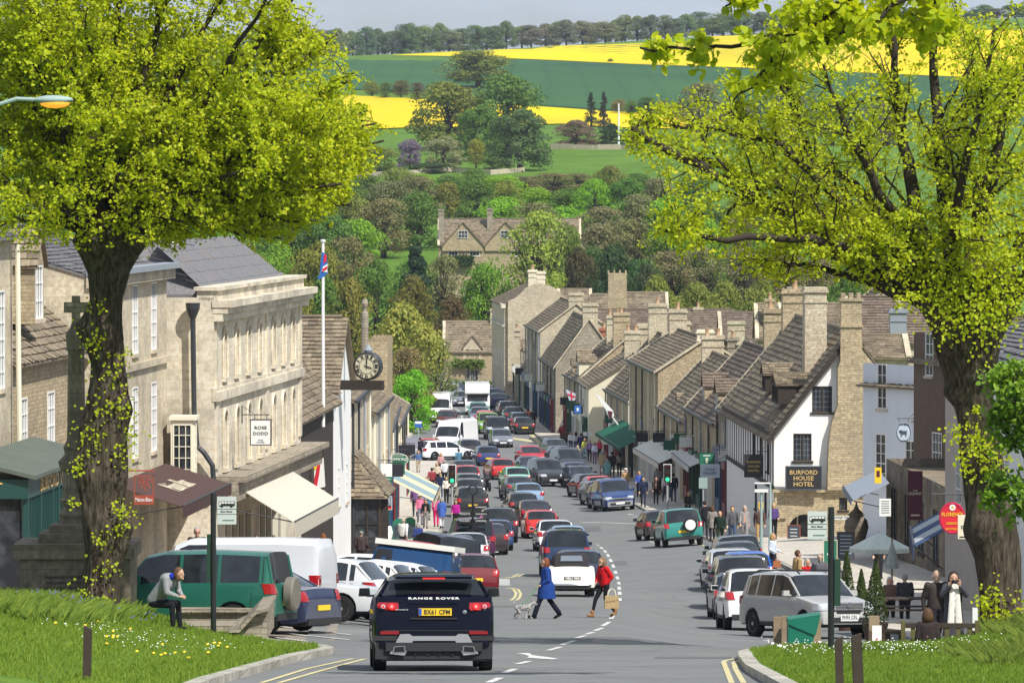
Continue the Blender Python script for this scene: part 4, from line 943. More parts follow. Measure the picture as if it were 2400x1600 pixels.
CG = house('tall pale house whose gable is a smooth double curve', (x0-1.3, d+24), math.atan2(-24, 1.3), 24, 7.2, zb, ZP(712, d)-zb, ZP(672, d)-zb, rubble_pale, stone_tile, cop=False, name='stone_house', wins=[('f', t_, 2.6, 1, 1.8, 'sash') for t_ in (3, 8, 13, 18, 22)] + [('f', t_, 6.2, 1, 1.6, 'sash') for t_ in (3, 8, 13, 18, 22)])
m = MB(); px_ = [(1190, 900), (1340, 900), (1340, 710), (1335, 702), (1325, 697), (1315, 688), (1305, 678), (1290, 669), (1269, 664), (1248, 667), (1232, 675), (1220, 688), (1205, 699), (1190, 706)]
pl = [(X(a, d)-x0, ZP(b, d)-zb) for a, b in px_]
m.ext([V3(24, y_, z_) for y_, z_ in pl], (.4, 0, 0)); m.build('gable', rubble_pale, CG)
m = MB(); m.bb(21, 24.5, -.3, .1, ZP(722, d)-zb, ZP(712, d)-zb); m.bb(0, 24.5, -.22, .05, ZP(765, d)-zb, ZP(760, d)-zb); m.build('cornice', ashlar, CG)
chimney(CG, 23.4, X(1249, d)-x0, .9, .85, 8, ZP(632, d)-zb, ashlar, 1); chimney(CG, 23.4, X(1269, d)-x0, .9, .8, 8, ZP(636, d)-zb, ashlar, 0)
def back_house(label, px0, px1, d, eave, ridge, Dp=7, wm=rubble, rm=stone_tile, **k):
 x0, x1 = X(px0, d), X(px1, d); zb = zg(x0, d)
 return house(label, (x0, d), 0, x1-x0, Dp, zb, ZP(eave, d)-zb, ZP(ridge, d)-zb, wm, rm, group='roofs behind the right row', **k)
back_house('long brown roof with a single white framed dormer behind the row', 1350, 1720, 520, 805, 728, 9, rm=stone_tile_b, cop=False, dorm=[(X(1600, 520)-X(1350, 520), .6, ZP(792, 520)-zg(5, 520), 1.4, 1.0, 'sash')], chim=[(X(1510, 520)-X(1350, 520), -1, 1.2, .9, 7, ZP(757, 520)-zg(5, 520), rubble_pale, 0), (X(1440, 520)-X(1350, 520), 0, .9, .9, 7, ZP(750, 520)-zg(5, 520), rubble_pale, 0), (X(1640, 520)-X(1350, 520), 4.5, .9, .6, 9, ZP(722, 520)-zg(5, 520), rubble_pale, 1)])
back_house('grey roof with coped end right of the curved gable', 1310, 1385, 560, 735, 680, 8)
back_house('grey roof with pale coped end right of the stout stone chimney', 1466, 1565, 560, 740, 688, 8)
back_house('small dark roof and parapet left of the stout stone chimney', 1386, 1430, 552, 742, 692, 7, cop=False)
d = 548; zb = zg(0, d); o = empty('chimney_stack', (X(1447, d), d, zb), 0, 'stout stone chimney stack with crown like top standing above the brown roofs', 'chimney')
m = MB(); h = ZP(645, d)-zb; w = 45*d/F; m.box((0, 0, h/2), (w*1.15, w*1.1, h), taper=.82); m.build('stack', rubble, o)
m = MB(); m.bb(-w*.5, w*.5, -w*.46, w*.46, h, h+.2); [m.bb(-w*.48+k_*w*.3-.06, -w*.48+k_*w*.3+.1, -w*.4, -w*.25, h+.2, h+.5) for k_ in range(4)]; m.build('crown', rubble, o)
back_house('brown roof with stone chimneys far right of the row', 1690, 1860, 470, 800, 735, 8, rm=stone_tile_b, chim=[(1.2, -1, 1.4, .9, 6, ZP(752, 470)-zg(20, 470), rubble_pale, 0), (3.5, -1.2, 1.3, .9, 6, ZP(790, 470)-zg(20, 470), rubble, 1)])
back_house('broken line of small roofs just left of the hotel chimney', 1775, 1830, 440, 790, 715, 6, chim=[(1.0, 1, .7, .8, 8, ZP(700, 440)-zg(20, 440), rubble, 2)])
back_house('rubble gable wall with brown roof behind the hotel chimney', 1990, 2190, 330, 800, 700, 8, wm=rubble_pale, rm=stone_tile_b, roof='par', chim=[(X(2102, 330)-X(1990, 330), -1.0, .95, .8, 3, ZP(722, 330)-zg(22, 330), lead, 1, True, (.7, .55, .35))])
m_ = back_house('big rubble gable rising behind the limb of the right tree', 2000, 2260, 345, 740, 632, 9, wm=rubble_pale, rm=stone_tile_b, roof='gab')
back_house('low brown roof between hotel chimney and the blue shaded white house', 2018, 2130, 300, 835, 790, 6, wm=rubble_pale)
d = 372; zb = zg(14, d)
house('house with two stone stacks rising behind the hotel roof', (X(1835, d), d), 0, 5.2, 7, zb, ZP(760, d)-zb, ZP(715, d)-zb, rubble_pale, stone_tile, group='roofs behind the right row', chim=[(.9, -.3, 1.25, .9, 6, ZP(672, d)-zb, rubble_grey, 0), (.6, -1, 1.5, 1, 6, ZP(722, d)-zb, rubble, 0)])
for i, (px, py, d, w, mm, lab, pots) in enumerate([(1415, 768, 480, 22, brick, 'red brick chimney with one pot above the dark roof', 1), (1438, 792, 470, 34, rubble_pale, 'pale chimney stack with two cream pots near the brick one', 2), (1464, 795, 465, 26, rubble, 'chimney with orange pots right of the cream potted stack', 2),
     (1487, 795, 450, 30, rubble, 'square chimney with one cream pot over the dormered roof', 1), (1513, 762, 455, 30, rubble_pale, 'tall pale chimney with moulded cap over the dormered roof', 0), (1568, 778, 420, 30, rubble_pale, 'plain grey chimney left of the rubble gable', 0),
     (1718, 790, 400, 26, rubble_grey, 'dark stone chimney with clay pot right of the rubble gable', 1), (1745, 800, 400, 34, rubble_pale, 'broad pale chimney right of the dark one', 0), (1812, 752, 395, 36, rubble_pale, 'big pale square chimney left of the hotel roof', 0), (1212, 770, 540, 14, rubble_pale, 'slim pale chimney at the left of the far row', 1), (1256, 795, 515, 16, rubble_pale, 'slim chimney with clay pot over the far dormers', 1)]):
 zz = zg(X(px, d), d); hh = ZP(py, d)-zz; o = empty('chimney_stack', (X(px, d), d, zz), 0, lab, 'chimney', 'chimneys of the right row'); ww = w*d/F
 chimney(o, 0, 0, ww, ww*.8, 0, hh, mm, pots)
d0 = 246; x0 = X(2030, 252); a = R(-38)
PB = house('white rendered house with shade put in as pale blue, tall white sash windows', (x0, 254), R(-62), 9.5, 6, zg(15, 250), ZP(905, 250)-zg(15, 250), ZP(835, 250)-zg(15, 250), shade_blue_wall, stone_tile, cop=False, hip=2.2, tile=(.25, .3), name='rendered_house',
 wins=[('f', 1.6, 5.7, .8, 2.0, 'sash'), ('f', 4.6, 5.3, .8, 2.0, 'sash'), ('f', 1.5, 2.4, .9, 2.2, 'sash'), ('f', 4.0, 2.2, .9, 2.2, 'sash'), ('f', 6.6, 2.0, .9, 2.0, 'sash')])
house('timber framed and tiled house in deep shade between the blue shaded white house and the tree', (X(2142, 228), 228), R(-76), 9, 6, zg(14, 222), ZP(850, 222)-zg(14, 222), ZP(745, 222)-zg(14, 222), brownw, stone_tile, cop=False, wins=[('f', 2, 7, 1, 1.7, 'sash'), ('f', 5.5, 7, 1, 1.7, 'sash'), ('f', 3, 3.2, 1.2, 1.6, 'sash')], name='timber_house')
house('warm grey rendered house with drainpipe partly hidden by the right tree', (X(2216, 188), 188), R(-86), 33, 7, zg(14, 180), ZP(830, 182)-zg(14, 180), ZP(740, 182)-zg(14, 180), grey_wall, slate, cop=False, wins=[('f', 3, 3.2, 1.2, 1.5, 'sash'), ('f', 8, 3.2, 1.2, 1.5, 'sash')], name='rendered_house')  # stretched towards the viewer so its unseen length shades the café yard
house('low dark stone café building with flat lead roof under the blue shaded white house', (X(2078, 224), 224), R(-88), 24, 5, zg(14, 212), 3.5, 3.6, dark_stone, None, 'flat', name='café_building'.replace('é', 'e'), wins=[('f', t_, .6, 1.8, 1.9, 'casement') for t_ in (3, 8, 13, 18)] + [('x', 2.2, .7, 2.2, 1.8, 'casement')])
house('slate roofed white house at the right edge behind the tree', (X(2345, 150), 152), R(-88), 14, 9, zg(14, 146), ZP(850, 148)-zg(14, 146), ZP(650, 148)-zg(14, 146), white_wall, slate, cop=False, wins=[('f', 3, 4, .9, 1.6, 'sash'), ('f', 7, 4, .9, 1.6, 'sash'), ('f', 11, 4, .9, 1.6, 'sash')], name='rendered_house')
d = 592; zb = zg(-5, d)
def px2(a): return (a-1040)*d/F
END = house('stone house with small gabled dormer closing the far end of the street', (X(1040, d), d), 0, px2(1172), 8, zb, ZP(822, d)-zb, ZP(756, d)-zb, rubble, stone_tile, wins=[('f', px2(1107), ZP(893, d)-zb, 1.4, 1.25, 'mullion')], chim=[(px2(1158), 4, .8, .8, 4, ZP(725, d)-zb, rubble_pale, 0)])
dormer(END, px2(1107), -.03, ZP(848, d)-zb, 1.9, 1.5, rubble_pale, stone_tile, 'mullion', 4, 1.2, nwin=1)
d = 720; zb = zg(0, d)-.5
def px3(a): return (a-1028)*d/F
MAN = house('gabled stone manor house with two slim chimneys among the trees', (X(1028, d), d), 0, px3(1360), 9, zb, ZP(573, d)-zb, ZP(514, d)-zb, rubble, stone_tile, name='manor_house', wins=[('f', px3(a), ZP(600, d)-zb, 1.25, 1.1, 'sash') for a in (1062, 1112, 1210, 1300)], chim=[(px3(1034), 1, .7, .8, 6, ZP(490, d)-zb, rubble_grey, 0), (px3(1148), 3, .7, .8, 6, ZP(488, d)-zb, rubble_grey, 0), (px3(1280), 3, .7, .8, 6, ZP(510, d)-zb, rubble_grey, 0)])
for a in (1085, 1185, 1325):
 w = 5.2; g_ = MB(); h0, h1 = ZP(575, d)-zb, ZP(520, d)-zb; xc = px3(a); g_.add([V3(xc-w/2, -.25, h0-.7), V3(xc+w/2, -.25, h0-.7), V3(xc+w/2, -.25, h0), V3(xc, -.25, h1), V3(xc-w/2, -.25, h0)], [(0, 1, 2, 3, 4)])
 g = g_.build('gable', rubble, MAN); window(g, V3(xc-.62, -.25, 0), V3(1, 0, 0), V3(0, -1, 0), (0, 1.25, ZP(558, d)-zb, ZP(540, d)-zb), 'sash', 0, proud=True)
 r_ = MB(); s_ = (h1-h0)/(w/2)
 for sg in (1, -1):
  P = V3(xc+sg*(w/2+.15), -.42, h0-.15*s_); v = V3(-sg, 0, s_).normalized(); sl = math.hypot(w/2+.15, (w/2+.15)*s_); r_.ext([P, P+V3(0, 5.5, 0), P+V3(0, 5.5, 0)+v*sl, P+v*sl][::sg], (0, 0, -.08)); tslope(r_, P, V3(0, 1, 0), v, 5.5, sl, .4, .5, rnd)
 r_.build('roof', stone_tile, g)
LN = math.hypot(25, 1.5)
left_house('pale stone block with cream drainpipe at the left edge', 128, 152, -14.9, -13.35, 8, 548, 470, ashlar_warm, slate, at=152, cop=False, over=.3, name='stone_building', wins=[('f', 22.2, 2.6+2.5, .9, 2.6, 'sash'), ('f', 18, 5.1, .9, 2.6, 'sash')])
L2, l2 = left_house('small stone cottage with large tiled roof and one white dormer window, above the green shop', 152.3, 166, -13.5, -12.55, 7, 832, 560, rubble, stone_tile, at=153, cop=False, over=.3, tile=(.26, .32), name='stone_cottage',
 wins=[('f', 2.6, 4.0, 1.3, 1.85, 'sash'), ('f', 7.6, 3.9, 1.3, 1.95, 'sash')], rev=.05, dorm=[(5.4, -.02, ZP(760, 156)-zg(-13, 159)-.1, 1.7, 1.7, 'sash', rubble, dict(depth=3.0, gh=.9))])
d0, d1 = 166.5, 184.5
zb3 = zg(-12, 175)+.1
LL3 = math.hypot(18, 1.15)
L3 = house('three storey ashlar building with lead cornice behind the left tree trunk', (-12.35, d0), math.atan2(18, -11.2+12.35), LL3, 9, zb3, ZP(626, d1)-zb3, ZP(530, d1)-zb3, ashlar_warm, slate, cop=False, over=.05, tile=(.3, .4), name='ashlar_building',
 wins=[('f', t_, z_, 1.35, h_, 'sash') for t_ in (5.2, 10.1, 14.7) for z_, h_ in ((ZP(826, 178)-zb3, 2.15), (ZP(1075, 176)-zb3, 2.2))], rev=.06)
m = MB(); e3 = ZP(626, d1)-zb3; m.bb(-.1, LL3+.05, -.45, .1, e3-.02, e3+.16); m.build('lead_cornice', lead, L3)
m = MB(); m.bb(-.1, LL3+.05, -.28, .1, e3-.35, e3-.05); m.bb(0, LL3+.02, -.12, .05, ZP(858, 180)-zb3, ZP(850, 180)-zb3+.1); m.build('string_course', ashlar_warm, L3)
m = MB(); m.bb(-.35, -.03, -.1, 9.2, 2, 2.01);
chimney(L3, LL3-1.2, 1.9, 1.9, 1.5, e3-1, ZP(468, 184)-zb3, ashlar, 0)
d0, d1 = 185, 210
zb4 = zg(-9, 196)+.1; L4L = math.hypot(25, 1.9)
e4 = ZP(697, 185)-zb4
L4 = house('long pale ashlar building with two rows of blind round headed windows and heavy cornice', (-9.7, d0), math.atan2(25, 1.9), L4L, 9, zb4, e4, e4+2, ashlar, None, 'flat', name='ashlar_building', walls='nxb')
up0, up1 = ZP(890, 185)-zb4, ZP(775, 185)-zb4; lo0, lo1 = ZP(1105, 185)-zb4, ZP(970, 185)-zb4
ts = [2.7, 5.9, 9.1, 12.3, 16.4, 19.4, 22.3]
ops = [(t_-.5, t_+.5, z0, z1) for t_ in ts for z0, z1 in ((up0, up1), (lo0, lo1))] + [(2.5, 10, -.3, 2.6), (12, 20, -.3, 2.6)]
m = MB(); panel(m, V3(0, 0, 0), V3(1, 0, 0), L4L, -.6, e4, ops, V3(0, -1, 0), .14)
for t_ in ts:
 for z1 in (up1, lo1):
  for sg in (-1, 1):
   pl = [V3(t_+sg*.5, -.0, z1)] + [V3(t_+sg*.5*math.cos(R(q)), -.0, z1-.5+.5*math.sin(R(q))) for q in range(0, 91, 15)]
   m.ext([p+V3(0, .012, 0) for p in (pl if sg < 0 else pl[::-1])], (0, .12, 0))
m.build('wall', ashlar, L4)
for i, t_ in enumerate(ts):
 for z0, z1 in ((up0, up1), (lo0, lo1)):
  g = MB(); g.bb(t_-.5, t_+.5, .15, .18, z0, z1); w_ = g.build('window', ashlar_warm, L4)
  g = MB(); g.bb(t_-.40, t_+.40, .10, .15, z1-.95, z1-.08); g.build('soffit_shade', win_glass, w_)  # dark pane standing in for the shaded soffit of each arch
  g = MB(); g.bb(t_-.6, t_+.6, -.12, .02, z0-.14, z0-.01); g.build('sill', ashlar, w_)
  g = MB(); pts = [V3(t_+.56*math.cos(R(q)), -.03, z1-.5+.56*math.sin(R(q))) for q in range(0, 181, 20)]; g.tube([V3(t_+.56, -.03, z0)] + pts + [V3(t_-.56, -.03, z0)], .055, 6); g.build('frame', ashlar, w_)
m = MB()
for a_, b_ in ((-.05, 14.2), (14.2, L4L+.1)):
 m.bb(a_, b_, -.62, .05, e4-.32, e4-.10); m.bb(a_+.04, b_, -.46, .05, e4-.52, e4-.321); m.bb(a_+.06, b_, -.30, .05, e4-.78, e4-.521)
m.bb(0, L4L, -.12, .55, e4-.10, e4+.22); m.bb(-.1, L4L+.05, -.22, .65, e4+.22, e4+.34); m.build('cornice', ashlar, L4)
m = MB(); zs_ = ZP(932, 185)-zb4; m.bb(-.03, L4L+.03, -.16, .05, zs_-.12, zs_+.18); m.bb(-.03, L4L+.03, -.08, .05, zs_+.18, zs_+.32); m.build('string_course', ashlar, L4)
for x_ in (.55, 14.35, L4L-.5): m = MB(); m.bb(x_-.35, x_+.35, -.07, .03, ZP(1100, 185)-zb4, e4-.8); m.build('pilaster', ashlar, L4)
zsh = ZP(1118, 185)-zb4
m = MB(); m.bb(.3, L4L+.5, -1.0, .02, zsh-.18, zsh); m.bb(.3, L4L+.4, -.75, .02, zsh-.8, zsh-.18); m.build('shop_canopy_ledge', rubble_grey, L4)
m = MB(); m.bb(2.5, 10, .142, .17, -.3, 2.6); m.bb(12, 20, .142, .17, -.3, 2.6); sw = m.build('shop_window', win_glass, L4)
for x_ in (2.5, 4.3, 6.1, 7.9, 9.8, 12, 13.8, 15.6, 17.4, 19.8): m = MB(); m.bb(x_, x_+.22, -.02, .14, -.3, 2.6); m.build('shop_front_post', cream_paint, L4)
m = MB(); dr = lambda px, py, d: V3(X(px, d), d, ZP(py, d))
A, B, Cc, Dd = dr(398, 668, 186), dr(640, 664, 211), dr(590, 640, 208), dr(418, 560, 188)
E = dr(300, 575, 188)
g = MB(); nS = 16
inv = L4.matrix_world
Lq = [V3(-9.95, 186, ZP(690, 186)), V3(-8.1, 209, ZP(660, 209)), V3(-9.9, 206.5, ZP(628, 207)), V3(-11.6, 188, ZP(566, 188))]
g.ext(Lq, (0, 0, -.1)); g.ext([Lq[0], Lq[3], V3(-15, 188, ZP(566, 188)), V3(-15, 186, ZP(690, 186))], (0, 0, -.1))
g.ext([Lq[3], Lq[2], V3(-15, 206.5, ZP(628, 207)-.6), V3(-15, 188, ZP(600, 188))], (0, 0, -.1))
u = (Lq[1]-Lq[0]); v = ((Lq[3]-Lq[0])-u*((Lq[3]-Lq[0]).dot(u)/u.length_squared))
tslope(g, Lq[0], u, v, u.length, v.length, .42, .5, rnd, th=.012, clip=lambda a, s: s/v.length < min(1, max(.2, (u.length-a)/3.0)))
sr = tag(g.build('slate_roof', slate), None); sr.parent = L4
M4 = Matrix.Translation((-9.7, 185, zb4)) @ Matrix.Rotation(math.atan2(25, 1.9), 4, 'Z'); sr.matrix_parent_inverse = M4.inverted()
m = MB(); m.tube([Lq[3]+V3(0, 0, .05), Lq[2]+V3(0, 0, .05)], .13, 6); m.tube([Lq[3]+V3(0, 0, .05), Lq[3]+V3(-3.4, 0, .05)], .13, 6); rc = m.build('ridge_coping', ashlar_warm); rc.parent = L4; rc.matrix_parent_inverse = M4.inverted()
o = empty('oriel_window', (-11.0, 183.2, zg(-11, 183)), 0, 'cream painted oriel bay of many small panes beside the drainpipe', 'window')
za, zb_ = ZP(1165, 183)-zg(-11, 183), ZP(985, 183)-zg(-11, 183)
m = MB(); panel(m, V3(-.0, 0, 0), V3(1, 0, 0), .75, za, zb_, [(.06, .69, za+.15, zb_-.12)], V3(0, -1, 0), .06); panel(m, V3(.75, 0, 0), V3(0, 1, 0), 1.4, za, zb_, [(.08, 1.3, za+.15, zb_-.12)], V3(1, 0, 0), .06); m.bb(-.05, .85, -.1, 1.5, zb_, zb_+.12); m.bb(-.03, .78, -.03, 1.4, za-.1, za); m.build('bay', cream_paint, o)
window(o, V3(0, 0, 0), V3(1, 0, 0), V3(0, -1, 0), (.06, .69, za+.15, zb_-.12), 'cream', .05); window(o, V3(.75, 0, 0), V3(0, 1, 0), V3(1, 0, 0), (.08, 1.3, za+.15, zb_-.12), 'cream', .05)
def pipe(label, pts, r_, m_, d_hop=None):
 o = empty('drainpipe', pts[-1], 0, label, 'pipe'); p0 = Vector(pts[-1]); m = MB(); m.tube([Vector(p)-p0 for p in pts], r_, 8); m.build('pipe', m_, o)
 if d_hop: a = Vector(pts[0])-p0; m = MB(); m.lathe(a, [(.10, -.15), (.22, .15), (.24, .35), (.2, .35)], 10); m.build('hopper', m_, o)
 return o
D_ = 184.8
pipe('dark blue drainpipe with hopper head on the return wall of the long ashlar building', [W(452, 735, D_-.1), W(455, 965, D_-.1), W(462, 1045, D_-.1), W(478, 1060, D_-.1), W(498, 1090, D_-.1), W(502, 1150, D_-.1)], .085, iron, True)
pipe('cream painted drainpipe at the corner of the leftmost building', [W(41, 572, 151.5), W(43, 800, 151.5), W(46, 1045, 151.5)], .07, cream_paint)
pipe('grey drainpipe on the white house below the clock', [W(773, 965, 238), W(780, 1155, 238)], .07, iron)
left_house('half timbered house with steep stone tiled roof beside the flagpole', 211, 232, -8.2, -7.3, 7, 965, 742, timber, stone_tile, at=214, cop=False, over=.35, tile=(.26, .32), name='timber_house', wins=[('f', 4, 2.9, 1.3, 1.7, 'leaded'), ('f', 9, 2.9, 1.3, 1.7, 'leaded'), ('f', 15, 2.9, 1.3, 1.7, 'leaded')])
L6a, _ = left_house('white walled house with tiled cross roof and stone finial behind the clock', 232.5, 240, -7.3, -6.8, 7, 905, 745, white_wall, stone_tile, at=236, name='white_house', roof='gab', cop=False, over=.25, tile=(.26, .32), wins=[('f', 2, 2.6, 1, 1.6, 'sash'), ('f', 5.6, 2.6, 1, 1.6, 'sash')])
left_house('cream stone house with small tiled roofs beyond the white walled one', 240.2, 262, -6.85, -6.55, 7, 925, 800, ashlar_warm, stone_tile, at=245, wins=[('f', t_, 2.9, 1, 1.6, 'sash') for t_ in (3, 8, 13, 18)], cop=False, dorm=[(6, .2, 6.2, 1.8, 1.3, 'sash', cream_wall), (14, .2, 6.2, 1.8, 1.3, 'sash', cream_wall)], group=LG)
d = 284; zb = zg(-6, d)
house('narrow rubble end wall with flat top right of the clock', (X(862, d), d), 0, X(908, d)-X(862, d), 12, zb, ZP(800, d)-zb, ZP(792, d)-zb, rubble, None, 'flat', name='stone_house', wins=[('x', t_, 2.6, .9, 1.4, 'sash') for t_ in (2.5, 6, 9.5)])
left_house('cream and white house stepping forward below the rubble end wall', 263, 283.5, -6.5, -6.2, 6, 958, 880, cream_wall, stone_tile, at=266, cop=False, group=LG, wins=[('f', t_, 2.7, 1, 1.5, 'sash') for t_ in (3, 8, 13, 18)])
left_house('stone shop row beyond the rubble end wall, by the oval sign', 297, 330, -6.5, -6.75, 6, 1000, 925, rubble, stone_tile, at=300, cop=False, group=LG, wins=[('f', t_, 2.7, 1, 1.4, 'sash') for t_ in (4, 10, 16, 22, 28)])
left_house('lone low shop with green front at the last corner before the side road', 340, 372, -6.9, -6.9, 6, 985, 915, ashlar_warm, stone_tile, at=345, cop=True, group=LG, wins=[('f', t_, 2.4, 1, 1.3, 'sash') for t_ in (4, 12, 20)])
o = empty('bay_window', (-6.75, 241, zg(-7, 241)), R(90-1.5), 'ground floor bay with dark small paned shop window under a hipped tile roof', 'window')
zt = ZP(1075, 238)-zg(-7, 241); zbt = ZP(1172, 238)-zg(-7, 241)
m = MB(); Q = [V3(-.6, -1.5, zbt), V3(6, -1.5, zbt), V3(6, 0, zt), V3(.9, 0, zt), V3(-.6, .3, zbt)]
m.ext([Q[0], Q[1], Q[2], Q[3]], (0, 0, -.08)); m.ext([Q[4], Q[0], Q[3]], (0, 0, -.08)); vv = V3(0, 1.5, zt-zbt); tslope(m, Q[0], V3(1, 0, 0), vv, 6.6, vv.length, .22, .26, rnd, clip=lambda a, s: a > 1.5*s/vv.length)
vn = (Q[3]-Q[0])-V3(0, 1, 0)*((Q[3]-Q[0]).y); tslope(m, Q[0], V3(0, 1, 0), vn, 1.8, vn.length, .22, .26, rnd, clip=lambda a, s: a > .05+1.5*s/vn.length)
m.build('tiled_roof', stone_tile, o)
m = MB(); m.bb(-.3, 5.8, -1.2, -1.1, .0, .5); m.bb(-.3, -.2, -1.1, .2, 0, .5); [m.bb(x_, x_+.12, -1.22, -1.1, .5, zbt) for x_ in np.arange(-.3, 5.8, 1.0)]; [m.bb(-.3, 5.8, -1.2, -1.15, z_, z_+.04) for z_ in (1.0, 1.5, 2.0)]; m.bb(-.32, -.2, -.1, .02, .5, zbt); m.bb(-.32, -.28, -.66, -.60, .5, zbt); m.bb(-.31, -.28, -1.1, 0, 1.2, 1.24); m.bb(-.31, -.28, -1.1, 0, 1.8, 1.84); m.build('frame', timber, o)
m = MB(); m.bb(-.25, 5.7, -1.09, -1.06, .5, zbt); m.bb(-.26, -.22, -1.06, .1, .5, zbt); m.build('glazing', win_glass, o)
zf = zg(-12, 150)
o = empty('shop_front', (-13.45, 140, zf), math.atan2(13, .7), 'dark green projecting shop front with gilt name board and flat lead roof', 'shop front')
def zz(py, d): return ZP(py, d)-zf
LS = 12.0; pj = 1.55
ztop, zbot = zz(1062, 152)+.05, zz(1110, 152)
m = MB(); m.bb(-.1, LS, -pj, -.0, zbot, ztop-.12); m.bb(0, LS, -pj+.06, -pj+.12, -.5, .7); [m.bb(x_, x_+.14, -pj, -pj+.14, -.5, zbot) for x_ in (0, 2.3, 4.6, 5.6, 6.6, 9, LS-.2)]; [m.bb(0, LS-6.5, -pj+.02, -pj+.06, z_, z_+.05) for z_ in (.9, 1.3, 1.7, 2.1)]; [m.bb(x_, x_+.04, -pj+.02, -pj+.06, .7, zbot) for x_ in np.arange(.3, LS, .38)]; m.bb(0, .1, -pj, 0, -.5, .7); m.bb(0, .12, -.1, 0, -.5, zbot)
m.build('frame', mat('sea_green_paint', (.012, .06, .055), .45), o)
m = MB(); m.ext([V3(-.25, -pj-.2, ztop-.12), V3(LS, -pj-.2, ztop-.12), V3(LS, 0, ztop+.3), V3(-.25, 0, ztop+.3)], (0, 0, .10)); m.build('roof', plain('green_grey_lead', (.11, .13, .105), .7, .4), o)
m = MB(); m.bb(.1, LS-.1, -pj+.2, -pj+.24, .7, zbot); m.bb(.1, .15, -pj+.2, 0, .7, zbot); m.build('glazing', win_glass, o)
SHOP = o
# ================================================================ lettering helper
def text(par, s, loc, h, mat_, rot=(R(90), 0, 0), width=None, name='lettering', ext=.004, bold=0, shear=0, space=1):
 cu = D.curves.new(name, 'FONT'); cu.body = s; cu.align_x = 'CENTER'; cu.align_y = 'CENTER'; cu.size = 1; cu.extrude = .01; cu.offset = bold; cu.shear = shear; cu.space_character = space; cu.resolution_u = 2
 o = D.objects.new(name, cu); C.objects.link(o); dg = bpy.context.evaluated_depsgraph_get(); dg.update(); me = D.meshes.new_from_object(o.evaluated_get(dg)); D.objects.remove(o)
 co = np.array([v.co for v in me.vertices])
 mn, mx_ = co.min(0), co.max(0); hh = mx_[1]-mn[1]; ww = mx_[0]-mn[0]; sy = h/hh; sx = width/ww if width else sy
 cx, cy = (mn[0]+mx_[0])/2, (mn[1]+mx_[1])/2
 for v in me.vertices: v.co = ((v.co.x-cx)*sx, (v.co.y-cy)*sy, v.co.z*ext/.01)
 me.materials.clear(); me.materials.append(mat_); me.name = name
 o = D.objects.new(name, me); C.objects.link(o); o.parent = par; o.location = loc; o.rotation_euler = rot; return o
gold = mat('gilt_letters', (.62, .42, .16), .5); inkm = mat('black_ink', (.02, .02, .022), .6); whitep = mat('white_lettering', (.8, .8, .78), .6); redp = mat('signal_red', (.62, .02, .02), .5)
text(SHOP, 'BURFORD WOODCRAFT', (6.4, -pj-.012, (zbot+ztop)/2-.07), .34, gold, width=8.6)
text(SHOP, 'T', (-.12, -pj/2, (zbot+ztop)/2-.07), .34, gold, rot=(R(90), 0, R(-90)))
# ================================================================ trees and plants
NR = np.random.default_rng(5)
def leafmat(name, col=None, trans=.35, var=.35, tcol=(1.3, 1.25, .6), rough=.55):
 m = D.materials.new(name); m.use_nodes = True; t = NT(m); b = t.b; b.inputs['Roughness'].default_value = rough; b.inputs['Specular IOR Level'].default_value = .35
 geo = t.n('NewGeometry').outputs['Random Per Island']
 base = t.n('ObjectInfo').outputs['Color'] if col is None else None
 if base is None: rgb = t.n('RGB'); rgb.outputs[0].default_value = (*col, 1); base = rgb.outputs[0]
 rn = t.noise(t.obj(), .45, 3); ad = t.n('Math', operation='MULTIPLY_ADD'); t.l(geo, ad.inputs[0]); ad.inputs[1].default_value = .7; sb = t.n('Math', operation='MULTIPLY'); t.l(rn, sb.inputs[0]); sb.inputs[1].default_value = .6; t.l(sb.outputs[0], ad.inputs[2])
 f = t.ramp(ad.outputs[0], [(.15, (1-var, 1-var*.8, 1-var)), (.6, (1, 1, 1)), (1, (1+var*.9, 1+var*.45, 1+var*.2))])
 c = t.mix(1.0, base, f, 'MULTIPLY'); t.col(c)
 tr = t.n('BsdfTranslucent'); t.l(t.mix(1.0, c, tcol, 'MULTIPLY'), tr.inputs[0])
 mx_ = t.n('MixShader'); mx_.inputs[0].default_value = trans; t.l(b.outputs[0], mx_.inputs[1]); t.l(tr.outputs[0], mx_.inputs[2])
 t.l(mx_.outputs[0], t.t.nodes['Material Output'].inputs[0]); return m
limeleaf = leafmat('lime_leaf', (.46, .55, .015), .5, .36)
darkleaf = leafmat('deep_green_leaf', (.17, .31, .02), .35, .4)
farleaf = leafmat('foliage', None, .3, .4, (1.2, 1.25, .8), .7)
bark = mat('lime_bark', (.12, .095, .07), .95, spec=.1); t = NT(bark)
mp = t.n('Mapping'); mp.inputs['Scale'].default_value = (9, 9, 1.3); t.l(t.obj(), mp.inputs[0]); n1 = t.noise(mp.outputs[0], 1.6, 9, .75); n2 = t.noise(t.obj(), 1.4, 6, .6)
c = t.ramp(n1, [(.36, (.022, .017, .013)), (.5, (.085, .067, .050)), (.66, (.20, .165, .13))]); c = t.mix(t.ramp(n2, [(.5, g3(0)), (.7, g3(.5))]), c, (.05, .05, .025)); t.col(c); t.bump(n1, 1.0, .07)
twigm = mat('twig_bark', (.05, .04, .033), .9, spec=.1)
